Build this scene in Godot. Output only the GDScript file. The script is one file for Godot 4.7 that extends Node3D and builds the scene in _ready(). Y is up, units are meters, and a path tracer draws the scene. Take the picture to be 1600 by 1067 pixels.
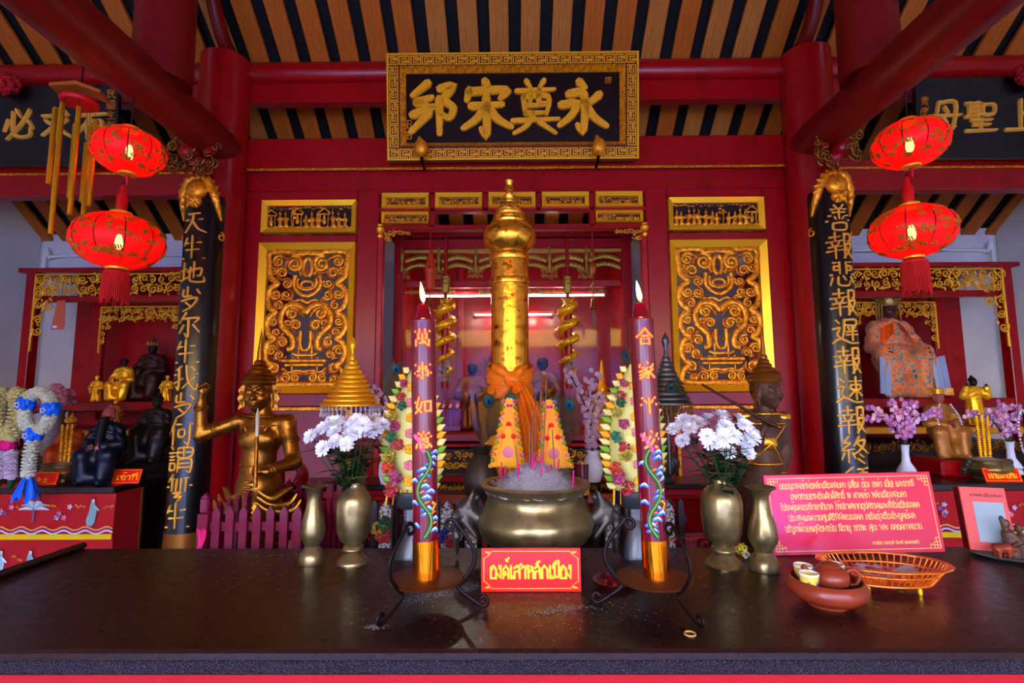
extends Node3D
# A Thai-Chinese city pillar shrine: altar table in front, carved red screen wall behind, side altars in both bays.

var M := {}
var taken := {}


class Shape:
	var v := PackedVector3Array()
	var n := PackedVector3Array()
	var uv := PackedVector2Array()
	var col := PackedColorArray()
	var idx := PackedInt32Array()
	var tint := Color.WHITE
	var tinted := false

	func paint(c: Color) -> Shape:
		tint = c.srgb_to_linear()
		tinted = true
		return self

	func put(p: Vector3, nn: Vector3, t := Vector2.ZERO) -> int:
		v.append(p)
		n.append(nn)
		uv.append(t)
		col.append(tint)
		return v.size() - 1

	func tri(a: int, b: int, c: int) -> void:
		if (v[b] - v[a]).cross(v[c] - v[a]).dot(n[a] + n[b] + n[c]) > 0.0:
			idx.append_array(PackedInt32Array([a, c, b]))
		else:
			idx.append_array(PackedInt32Array([a, b, c]))

	func face(pts: Array, out: Vector3) -> void:
		var nn: Vector3 = (pts[1] - pts[0]).cross(pts[2] - pts[0]).normalized()
		if nn == Vector3.ZERO and pts.size() > 3:
			nn = (pts[2] - pts[0]).cross(pts[3] - pts[0]).normalized()
		if nn.dot(out) < 0.0:
			nn = -nn
		var at := v.size()
		var uvs := [Vector2(0, 0), Vector2(1, 0), Vector2(1, 1), Vector2(0, 1)]
		for i in pts.size():
			put(pts[i], nn, uvs[i % 4])
		for i in range(1, pts.size() - 1):
			tri(at, at + i, at + i + 1)

	func box(c: Vector3, s: Vector3, bevel := 0.0, b := Basis()) -> Shape:
		var h := s / 2
		var g := minf(bevel, minf(h.x, minf(h.y, h.z)) * 0.9)
		for a in 3:
			var e := (a + 1) % 3
			var f := (a + 2) % 3
			for sg in [-1.0, 1.0]:
				var q := []
				for k in [[-1, -1], [1, -1], [1, 1], [-1, 1]]:
					var p := Vector3.ZERO
					p[a] = sg * h[a]
					p[e] = k[0] * (h[e] - g)
					p[f] = k[1] * (h[f] - g)
					q.append(c + b * p)
				var o := Vector3.ZERO
				o[a] = sg
				face(q, b * o)
		if g <= 0.0:
			return self
		for a in 3:
			var e := (a + 1) % 3
			var f := (a + 2) % 3
			for se in [-1.0, 1.0]:
				for sf in [-1.0, 1.0]:
					var q := []
					for k in [[-1, 0], [1, 0], [1, 1], [-1, 1]]:
						var p := Vector3.ZERO
						p[a] = k[0] * (h[a] - g)
						p[e] = se * (h[e] - (0.0 if k[1] == 0 else g))
						p[f] = sf * (h[f] - (g if k[1] == 0 else 0.0))
						q.append(c + b * p)
					var o := Vector3.ZERO
					o[e] = se
					o[f] = sf
					face(q, b * o)
		for sx in [-1.0, 1.0]:
			for sy in [-1.0, 1.0]:
				for sz in [-1.0, 1.0]:
					var d := Vector3(sx, sy, sz)
					face([c + b * (d * (h - Vector3(0, g, g))), c + b * (d * (h - Vector3(g, 0, g))), c + b * (d * (h - Vector3(g, g, 0)))], b * d)
		return self

	# a swept tube; radii is a number or one number a point; flat squashes the section along its second axis
	func tube(pts: Array, radii: Variant, sides := 8, flat := 1.0, hint := Vector3.ZERO, caps := true) -> Shape:
		var count := pts.size()
		var t: Vector3 = (pts[1] - pts[0]).normalized()
		var up := hint if hint != Vector3.ZERO else (Vector3.UP if absf(t.y) < 0.9 else Vector3.RIGHT)
		var first := v.size()
		var run := 0.0
		for i in count:
			var q: Vector3 = pts[mini(i + 1, count - 1)] - pts[maxi(i - 1, 0)]
			if q.length_squared() > 0.0:
				t = q.normalized()
			if hint != Vector3.ZERO:
				up = hint
			var x := up.cross(t)
			if x.length_squared() < 1e-6:
				x = Vector3(t.y, t.z, t.x).cross(t)
			x = x.normalized()
			up = t.cross(x).normalized()
			var r: float = radii[i] if radii is Array or radii is PackedFloat32Array else radii
			if i:
				run += pts[i].distance_to(pts[i - 1])
			for k in sides + 1:
				var a := TAU * k / sides
				var d := x * cos(a) + up * sin(a) * flat
				var nn := (x * cos(a) * flat + up * sin(a)).normalized()
				put(pts[i] + d * r, nn, Vector2(float(k) / sides, run))
		for i in count - 1:
			for k in sides:
				var a := first + i * (sides + 1) + k
				tri(a, a + 1, a + sides + 2)
				tri(a, a + sides + 2, a + sides + 1)
		if caps:
			for e in [0, count - 1]:
				var r2: float = radii[e] if radii is Array or radii is PackedFloat32Array else radii
				if r2 < 1e-5:
					continue
				var ring := []
				for k in sides:
					ring.append(v[first + e * (sides + 1) + k])
				var out: Vector3 = pts[0] - pts[1] if e == 0 else pts[count - 1] - pts[count - 2]
				face(ring, out)
		return self

	# a turned shape: prof holds (radius, height) from one end to the other
	func lathe(prof: Array, segs := 24, at := Transform3D(), from := 0.0, sweep := TAU) -> Shape:
		var rings := []   # [radius, height, normal, joins the next]
		var total := 0.0
		for i in prof.size() - 1:
			total += prof[i].distance_to(prof[i + 1])
		total = maxf(total, 1e-5)
		var dirs := []
		for i in prof.size() - 1:
			var e: Vector2 = prof[i + 1] - prof[i]
			dirs.append(Vector2(e.y, -e.x).normalized())
		# make normals point away from the body: compare with the outline's area
		var area := 0.0
		for i in prof.size() - 1:
			area += (prof[i].x + prof[i + 1].x) * (prof[i + 1].y - prof[i].y)
		var sg := 1.0 if area >= 0.0 else -1.0
		var run := 0.0
		for i in prof.size():
			var p: Vector2 = prof[i]
			if i:
				run += p.distance_to(prof[i - 1])
			var a: Vector2 = dirs[maxi(i - 1, 0)]
			var b: Vector2 = dirs[mini(i, dirs.size() - 1)]
			if i > 0 and i < prof.size() - 1 and a.dot(b) < 0.75:
				rings.append([p.x, p.y, a * sg, false, run / total])
				rings.append([p.x, p.y, b * sg, true, run / total])
			else:
				rings.append([p.x, p.y, ((a + b).normalized() if a.dot(b) > -0.99 else a) * sg, i < prof.size() - 1, run / total])
		var first := v.size()
		for r in rings:
			for k in segs + 1:
				var an := from + sweep * k / segs
				var c := cos(an)
				var s := sin(an)
				var nn: Vector2 = r[2]
				put(at * Vector3(r[0] * c, r[1], r[0] * s), (at.basis * Vector3(nn.x * c, nn.y, nn.x * s)).normalized(), Vector2(float(k) / segs, r[4]))
		for i in rings.size() - 1:
			if not rings[i][3]:
				continue
			for k in segs:
				var a2 := first + i * (segs + 1) + k
				if rings[i][0] > 1e-6:
					tri(a2, a2 + 1, a2 + segs + 2)
				if rings[i + 1][0] > 1e-6:
					tri(a2, a2 + segs + 2, a2 + segs + 1)
		return self

	func ball(c: Vector3, r: Vector3, segs := 12, rows := 8, b := Basis()) -> Shape:
		var first := v.size()
		for j in rows + 1:
			var th := PI * j / rows
			for k in segs + 1:
				var ph := TAU * k / segs
				var d := Vector3(sin(th) * cos(ph), cos(th), sin(th) * sin(ph))
				put(c + b * (d * r), (b * (d / r)).normalized(), Vector2(float(k) / segs, float(j) / rows))
		for j in rows:
			for k in segs:
				var a := first + j * (segs + 1) + k
				if j > 0:
					tri(a, a + 1, a + segs + 2)
				if j < rows - 1:
					tri(a, a + segs + 2, a + segs + 1)
		return self

	# a flat outline with thickness, centred on z = 0
	func slab(outline: Array, depth: float, at := Transform3D()) -> Shape:
		var poly := PackedVector2Array(outline)
		var cut := Geometry2D.triangulate_polygon(poly)
		for sz in [0.5, -0.5]:
			var first := v.size()
			for p in poly:
				put(at * Vector3(p.x, p.y, depth * sz), (at.basis * Vector3(0, 0, sz)).normalized(), p)
			for i in range(0, cut.size(), 3):
				tri(first + cut[i], first + cut[i + 1], first + cut[i + 2])
		var ccw := not Geometry2D.is_polygon_clockwise(poly)
		for i in poly.size():
			var p := poly[i]
			var q := poly[(i + 1) % poly.size()]
			var e := q - p
			var o := Vector3(e.y, -e.x, 0) * (1.0 if ccw else -1.0)
			face([at * Vector3(p.x, p.y, -depth / 2), at * Vector3(q.x, q.y, -depth / 2), at * Vector3(q.x, q.y, depth / 2), at * Vector3(p.x, p.y, depth / 2)], at.basis * o)
		return self

	# a raised brush stroke on the plane z = 0, facing +z; top is the share of the width that is flat
	func stroke(pts: Array, wide: Variant, depth: float, at := Transform3D(), top := 0.6) -> Shape:
		var p := pts.duplicate()
		var w := []
		for i in p.size():
			w.append(wide[i] if wide is Array else wide)
		var d0: Vector2 = (p[0] - p[1]).normalized()
		var d1: Vector2 = (p[-1] - p[-2]).normalized()
		p.push_front(p[0] + d0 * w[0] * 0.4)
		w.push_front(w[0] * 0.55)
		p.push_back(p[-1] + d1 * w[-1] * 0.4)
		w.push_back(w[-1] * 0.55)
		var rows := []
		for i in p.size():
			var a: Vector2 = (p[i] - p[maxi(i - 1, 0)]).normalized()
			var b: Vector2 = (p[mini(i + 1, p.size() - 1)] - p[i]).normalized()
			var t := (a + b).normalized() if (a + b).length() > 0.1 else b
			var side := Vector2(-t.y, t.x)
			var mitre := clampf(1.0 / maxf(0.3, absf(side.dot(Vector2(-a.y, a.x) if i else Vector2(-b.y, b.x)))), 1.0, 1.35)
			var h: float = w[i] * 0.5 * mitre
			rows.append([p[i] - side * h, p[i] - side * h * top, p[i] + side * h * top, p[i] + side * h])
		var z := [0.0, depth, depth, 0.0]
		var outs := [Vector3(0, 0, 0.3), Vector3(0, 0, 1), Vector3(0, 0, 0.3)]
		for i in rows.size() - 1:
			for k in 3:
				var q := []
				for e in [[i, k], [i, k + 1], [i + 1, k + 1], [i + 1, k]]:
					var s: Vector2 = rows[e[0]][e[1]]
					q.append(at * Vector3(s.x, s.y, z[e[1]]))
				face(q, at.basis * outs[k])
		for i in [0, rows.size() - 1]:
			var q := []
			for k in 4:
				var s: Vector2 = rows[i][k]
				q.append(at * Vector3(s.x, s.y, z[k]))
			var o: Vector2 = d0 if i == 0 else d1
			face(q, at.basis * Vector3(o.x, o.y, 0))
		return self

	# a grid of points from a function of (u, v) in 0..1
	func sheet(nu: int, nv: int, f: Callable, out := Vector3.ZERO) -> Shape:
		var first := v.size()
		var pts := []
		for j in nv + 1:
			for i in nu + 1:
				pts.append(f.call(float(i) / nu, float(j) / nv))
		for j in nv + 1:
			for i in nu + 1:
				var a: Vector3 = pts[j * (nu + 1) + mini(i + 1, nu)] - pts[j * (nu + 1) + maxi(i - 1, 0)]
				var b: Vector3 = pts[mini(j + 1, nv) * (nu + 1) + i] - pts[maxi(j - 1, 0) * (nu + 1) + i]
				var nn := a.cross(b).normalized()
				if out != Vector3.ZERO and nn.dot(out) < 0.0:
					nn = -nn
				put(pts[j * (nu + 1) + i], nn, Vector2(float(i) / nu, float(j) / nv))
		for j in nv:
			for i in nu:
				var k := first + j * (nu + 1) + i
				tri(k, k + 1, k + nu + 2)
				tri(k, k + nu + 2, k + nu + 1)
		return self

	func join(o: Shape, at := Transform3D()) -> Shape:
		var first := v.size()
		var nb := at.basis.inverse().transposed()
		for i in o.v.size():
			v.append(at * o.v[i])
			n.append((nb * o.n[i]).normalized())
		uv.append_array(o.uv)
		if tinted and not o.tinted:
			for i in o.v.size():
				col.append(tint)
		else:
			col.append_array(o.col)
		var flip := at.basis.determinant() < 0.0
		for i in range(0, o.idx.size(), 3):
			idx.append(first + o.idx[i])
			idx.append(first + o.idx[i + (2 if flip else 1)])
			idx.append(first + o.idx[i + (1 if flip else 2)])
		tinted = tinted or o.tinted
		return self

	func bend(f: Callable) -> Shape:
		for i in v.size():
			v[i] = f.call(v[i])
		return self

	func mesh() -> ArrayMesh:
		var a := []
		a.resize(Mesh.ARRAY_MAX)
		a[Mesh.ARRAY_VERTEX] = v
		a[Mesh.ARRAY_NORMAL] = n
		a[Mesh.ARRAY_TEX_UV] = uv
		if tinted:
			a[Mesh.ARRAY_COLOR] = col
		a[Mesh.ARRAY_INDEX] = idx
		var m := ArrayMesh.new()
		m.add_surface_from_arrays(Mesh.PRIMITIVE_TRIANGLES, a)
		return m


# a distance field on a grid: limbs and folds melt into one continuous surface
class Field:
	var lo: Vector3
	var cell: float
	var nx: int
	var ny: int
	var nz: int
	var d := PackedFloat32Array()

	func _init(a: Vector3, b: Vector3, c: float) -> void:
		lo = a
		cell = c
		nx = int(ceil((b.x - a.x) / c)) + 1
		ny = int(ceil((b.y - a.y) / c)) + 1
		nz = int(ceil((b.z - a.z) / c)) + 1
		d.resize(nx * ny * nz)
		d.fill(1.0)

	func span(a: Vector3, b: Vector3, grow: float) -> Array:
		var i0 := ((a.min(b) - Vector3.ONE * grow - lo) / cell).floor()
		var i1 := ((a.max(b) + Vector3.ONE * grow - lo) / cell).ceil()
		return [maxi(0, int(i0.x)), mini(nx - 1, int(i1.x)), maxi(0, int(i0.y)), mini(ny - 1, int(i1.y)), maxi(0, int(i0.z)), mini(nz - 1, int(i1.z))]

	# tapered capsule from a to b; squash narrows it along the axis z
	func limb(a: Vector3, b: Vector3, ra: float, rb: float, k := 0.01) -> Field:
		var s := span(a, b, maxf(ra, rb) + k + cell * 3)
		var ab := b - a
		var l2 := maxf(ab.length_squared(), 1e-9)
		for z in range(s[4], s[5] + 1):
			for y in range(s[2], s[3] + 1):
				var row := (z * ny + y) * nx
				for x in range(s[0], s[1] + 1):
					var p := Vector3(lo.x + x * cell, lo.y + y * cell, lo.z + z * cell) - a
					var t := clampf(p.dot(ab) / l2, 0.0, 1.0)
					var e := (p - ab * t).length() - lerpf(ra, rb, t)
					var o := d[row + x]
					var h := maxf(k - absf(o - e), 0.0) / k
					d[row + x] = minf(o, e) - h * h * k * 0.25
		return self

	func egg(c: Vector3, r: Vector3, k := 0.01, b := Basis(), cut := false) -> Field:
		var big := maxf(r.x, maxf(r.y, r.z))
		var s := span(c, c, big + k + cell * 3)
		var inv := b.inverse()
		for z in range(s[4], s[5] + 1):
			for y in range(s[2], s[3] + 1):
				var row := (z * ny + y) * nx
				for x in range(s[0], s[1] + 1):
					var p := inv * (Vector3(lo.x + x * cell, lo.y + y * cell, lo.z + z * cell) - c)
					var k0 := (p / r).length()
					var k1 := (p / (r * r)).length()
					var e := k0 * (k0 - 1.0) / maxf(k1, 1e-6)
					var o := d[row + x]
					if cut:
						e = -e
						var h2 := maxf(k - absf(o - e), 0.0) / k
						d[row + x] = maxf(o, e) + h2 * h2 * k * 0.25
					else:
						var h := maxf(k - absf(o - e), 0.0) / k
						d[row + x] = minf(o, e) - h * h * k * 0.25
		return self

	func chain(pts: Array, radii: Array, k := 0.01) -> Field:
		for i in pts.size() - 1:
			limb(pts[i], pts[i + 1], radii[i], radii[i + 1], k)
		return self

	func ripple(f: Callable) -> Field:
		for z in nz:
			for y in ny:
				var row := (z * ny + y) * nx
				for x in nx:
					if absf(d[row + x]) < cell * 4:
						d[row + x] += f.call(Vector3(lo.x + x * cell, lo.y + y * cell, lo.z + z * cell))
		return self

	func into(sh: Shape, at := Transform3D()) -> Shape:
		var sx := 1
		var sy := nx
		var sz := nx * ny
		var where := {}
		var far := cell * 2.0
		for z in nz - 1:
			for y in ny - 1:
				for x in nx - 1:
					var i := z * sz + y * sy + x
					var d0 := d[i]
					if d0 > far or d0 < -far:
						continue
					var c := [d0, d[i + sx], d[i + sy], d[i + sx + sy], d[i + sz], d[i + sx + sz], d[i + sy + sz], d[i + sx + sy + sz]]
					var inside := 0
					for q in 8:
						if c[q] < 0.0:
							inside += 1
					if inside == 0 or inside == 8:
						continue
					var sum := Vector3.ZERO
					var cnt := 0
					for q in 8:
						for ax in 3:
							if q & (1 << ax):
								continue
							var w := q | (1 << ax)
							if (c[q] < 0.0) != (c[w] < 0.0):
								var t: float = c[q] / (c[q] - c[w])
								var p := Vector3(q & 1, (q >> 1) & 1, (q >> 2) & 1)
								p[ax] = t
								sum += p
								cnt += 1
					var g := Vector3(c[1] + c[3] + c[5] + c[7] - c[0] - c[2] - c[4] - c[6], c[2] + c[3] + c[6] + c[7] - c[0] - c[1] - c[4] - c[5], c[4] + c[5] + c[6] + c[7] - c[0] - c[1] - c[2] - c[3])
					var pos := lo + (Vector3(x, y, z) + sum / cnt) * cell
					where[i] = sh.put(at * pos, (at.basis * g).normalized(), Vector2(pos.x, pos.y))
		for i in where:
			var steps := [sx, sy, sz]
			for ax in 3:
				var e: int = steps[ax]
				var b: int = steps[(ax + 1) % 3]
				var c2: int = steps[(ax + 2) % 3]
				if i + e >= d.size() or (d[i] < 0.0) == (d[i + e] < 0.0):
					continue
				var q0: int = where.get(i - b - c2, -1)
				var q1: int = where.get(i - c2, -1)
				var q2: int = where.get(i, -1)
				var q3: int = where.get(i - b, -1)
				if q0 < 0 or q1 < 0 or q3 < 0:
					continue
				sh.tri(q0, q1, q2)
				sh.tri(q0, q2, q3)
		return sh


func shape() -> Shape:
	return Shape.new()


func numbered(called: String) -> String:
	taken[called] = taken.get(called, -1) + 1
	return called if taken[called] == 0 else "%s_%03d" % [called, taken[called]]


func thing(called: String, label: String, category: String, at := Vector3.ZERO, group := "", turn := 0.0) -> Node3D:
	var o := Node3D.new()
	o.name = numbered(called)
	add_child(o)
	o.position = at
	o.rotation.y = turn
	o.set_meta("label", label)
	o.set_meta("category", category)
	if group:
		o.set_meta("group", group)
	return o


func part(parent: Node3D, called: String, sh: Variant, m: Material, label := "") -> MeshInstance3D:
	var o := MeshInstance3D.new()
	o.mesh = sh if sh is Mesh else sh.mesh()
	o.material_override = m
	o.name = called
	parent.add_child(o, true)
	if label:
		o.set_meta("label", label)
	return o


func structure(called: String, sh: Variant = null, m: Material = null) -> Node3D:
	var o: Node3D = MeshInstance3D.new() if sh else Node3D.new()
	o.name = numbered(called)
	if sh:
		o.mesh = sh if sh is Mesh else sh.mesh()
		o.material_override = m
	add_child(o)
	o.set_meta("kind", "structure")
	return o


func copy(o: Node3D, at: Vector3, label: String, turn := 0.0, called := "") -> Node3D:
	var c: Node3D = o.duplicate()
	c.name = numbered(called if called else str(o.name).trim_suffix("_000"))
	add_child(c)
	c.position = at
	c.rotation.y = turn
	c.set_meta("label", label)
	return c


func place(t: Vector3, turn := 0.0, s := 1.0) -> Transform3D:
	return Transform3D(Basis(Vector3.UP, turn).scaled(Vector3.ONE * s), t)


func v2(flat: Array) -> Array:
	var r := []
	for i in range(0, flat.size(), 2):
		r.append(Vector2(flat[i], flat[i + 1]))
	return r


func v3(flat: Array) -> Array:
	var r := []
	for i in range(0, flat.size(), 3):
		r.append(Vector3(flat[i], flat[i + 1], flat[i + 2]))
	return r


# a smooth curve through points
func curve(pts: Array, each := 5) -> Array:
	var r := []
	for i in pts.size() - 1:
		var a = pts[maxi(i - 1, 0)]
		var b = pts[i]
		var c = pts[i + 1]
		var e = pts[mini(i + 2, pts.size() - 1)]
		for k in each:
			var t := float(k) / each
			r.append(0.5 * (2.0 * b + (c - a) * t + (2.0 * a - 5.0 * b + 4.0 * c - e) * t * t + (3.0 * b - a - 3.0 * c + e) * t * t * t))
	r.append(pts[-1])
	return r


func spiral(c: Vector2, r0: float, r1: float, a0: float, turns: float, count := 16) -> Array:
	var r := []
	for i in count + 1:
		var t := float(i) / count
		var a := a0 + TAU * turns * t
		r.append(c + Vector2(cos(a), sin(a)) * lerpf(r0, r1, pow(t, 0.8)))
	return r


func raise(pts: Array, z := 0.0) -> Array:
	var r := []
	for p in pts:
		r.append(Vector3(p.x, p.y, z))
	return r


# a flattened carved bar along a line, thin at its end
func vine(sh: Shape, pts: Array, w: float, z := 0.0, end := 0.5, flat := 0.8) -> void:
	var radii := []
	for i in pts.size():
		var t := float(i) / (pts.size() - 1)
		radii.append(w * (lerpf(1.0, end, t)))
	sh.tube(raise(pts, z), radii, 6, flat, Vector3(0, 0, 1))
	if end < 0.9:
		sh.ball(Vector3(pts[-1].x, pts[-1].y, z), Vector3.ONE * w * 1.15, 6, 4)


# a band of carved leaf scrolls inside w x h, its corner at the origin, growing right and down
func foliage(w: float, h: float, rng: RandomNumberGenerator, keep = null, size := 1.0) -> Shape:
	var sh := shape()
	var step := h * 0.52 * size
	var x := step * 0.5
	var up := false
	while x < w:
		var rows := maxi(1, int(round(h / step * 0.75)))
		for j in rows:
			var c := Vector2(x + rng.randf_range(-0.1, 0.1) * step, -h * (j + 0.5) / rows + rng.randf_range(-0.12, 0.12) * step)
			if keep != null and not keep.call(c):
				continue
			var r := step * rng.randf_range(0.42, 0.58)
			var sg := 1.0 if up else -1.0
			var pts := spiral(c, r, r * 0.22, rng.randf_range(0, TAU), 1.35 * sg, 15)
			vine(sh, pts, r * 0.24, rng.randf_range(-0.1, 0.25) * r, 0.5)
			for k in 3:
				var a := rng.randf_range(0, TAU)
				var q := c + Vector2(cos(a), sin(a)) * r
				var tip := q + Vector2(cos(a + 0.9 * sg), sin(a + 0.9 * sg)) * r * 0.75
				if keep != null and not keep.call(tip):
					continue
				sh.tube(raise(curve([q, (q + tip) / 2 + Vector2(-sin(a), cos(a)) * r * 0.15, tip], 3), r * 0.1), [r * 0.1, r * 0.2, r * 0.24, r * 0.22, r * 0.18, r * 0.1, 0.0], 5, 0.6, Vector3(0, 0, 1))
			up = not up
		x += step * 0.95
	return sh


func noise(freq: float, octaves := 4, kind := FastNoiseLite.TYPE_SIMPLEX_SMOOTH, seed_ := 1) -> FastNoiseLite:
	var f := FastNoiseLite.new()
	f.noise_type = kind
	f.frequency = freq
	f.fractal_octaves = octaves
	f.seed = seed_
	return f


var textures := {}


func texture(freq: float, stops: Array, colours: Array, seed_ := 1, kind := FastNoiseLite.TYPE_SIMPLEX_SMOOTH, stretch := Vector3.ONE) -> NoiseTexture2D:
	var key := str([freq, stops, colours, seed_, kind])
	if textures.has(key):
		return textures[key]
	var t := NoiseTexture2D.new()
	t.width = 512
	t.height = 512
	t.seamless = true
	t.noise = noise(freq, 4, kind, seed_)
	var g := Gradient.new()
	g.offsets = PackedFloat32Array(stops)
	g.colors = PackedColorArray(colours)
	t.color_ramp = g
	textures[key] = t
	return t


# o: tex (noise texture), scale, bump, bump_freq, coat, glow, backlight, alpha, sheen
func make(called: String, c: Color, rough: float, metal := 0.0, o := {}) -> StandardMaterial3D:
	var m := StandardMaterial3D.new()
	m.resource_name = called
	m.albedo_color = c
	m.roughness = rough
	m.metallic = metal
	m.metallic_specular = o.get("spec", 0.36)
	if o.has("tex"):
		m.albedo_texture = o.tex
	if o.has("rough_tex"):
		m.roughness_texture = o.rough_tex
		m.roughness = 1.0
	if o.has("scale"):
		m.uv1_triplanar = true
		m.uv1_scale = o.scale if o.scale is Vector3 else Vector3.ONE * o.scale
	if o.has("bump"):
		m.heightmap_enabled = true
		m.heightmap_scale = o.bump
		m.heightmap_texture = texture(o.get("bump_freq", 0.03), [0.0, 1.0], [Color.BLACK, Color.WHITE], o.get("bump_seed", 5), o.get("bump_kind", FastNoiseLite.TYPE_SIMPLEX_SMOOTH))
	if o.has("coat"):
		m.clearcoat_enabled = true
		m.clearcoat = o.coat
		m.clearcoat_roughness = o.get("coat_rough", 0.15)
	if o.has("glow"):
		m.emission_enabled = true
		m.emission = o.get("glow_color", c)
		m.emission_energy_multiplier = o.glow
	if o.has("backlight"):
		m.backlight_enabled = true
		m.backlight = o.backlight
	if o.has("alpha"):
		m.transparency = BaseMaterial3D.TRANSPARENCY_ALPHA
		m.albedo_color.a = o.alpha
	if o.has("sheen"):
		m.rim_enabled = true
		m.rim = o.sheen
	m.vertex_color_use_as_albedo = o.get("vertex", false)
	M[called] = m
	return m


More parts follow.
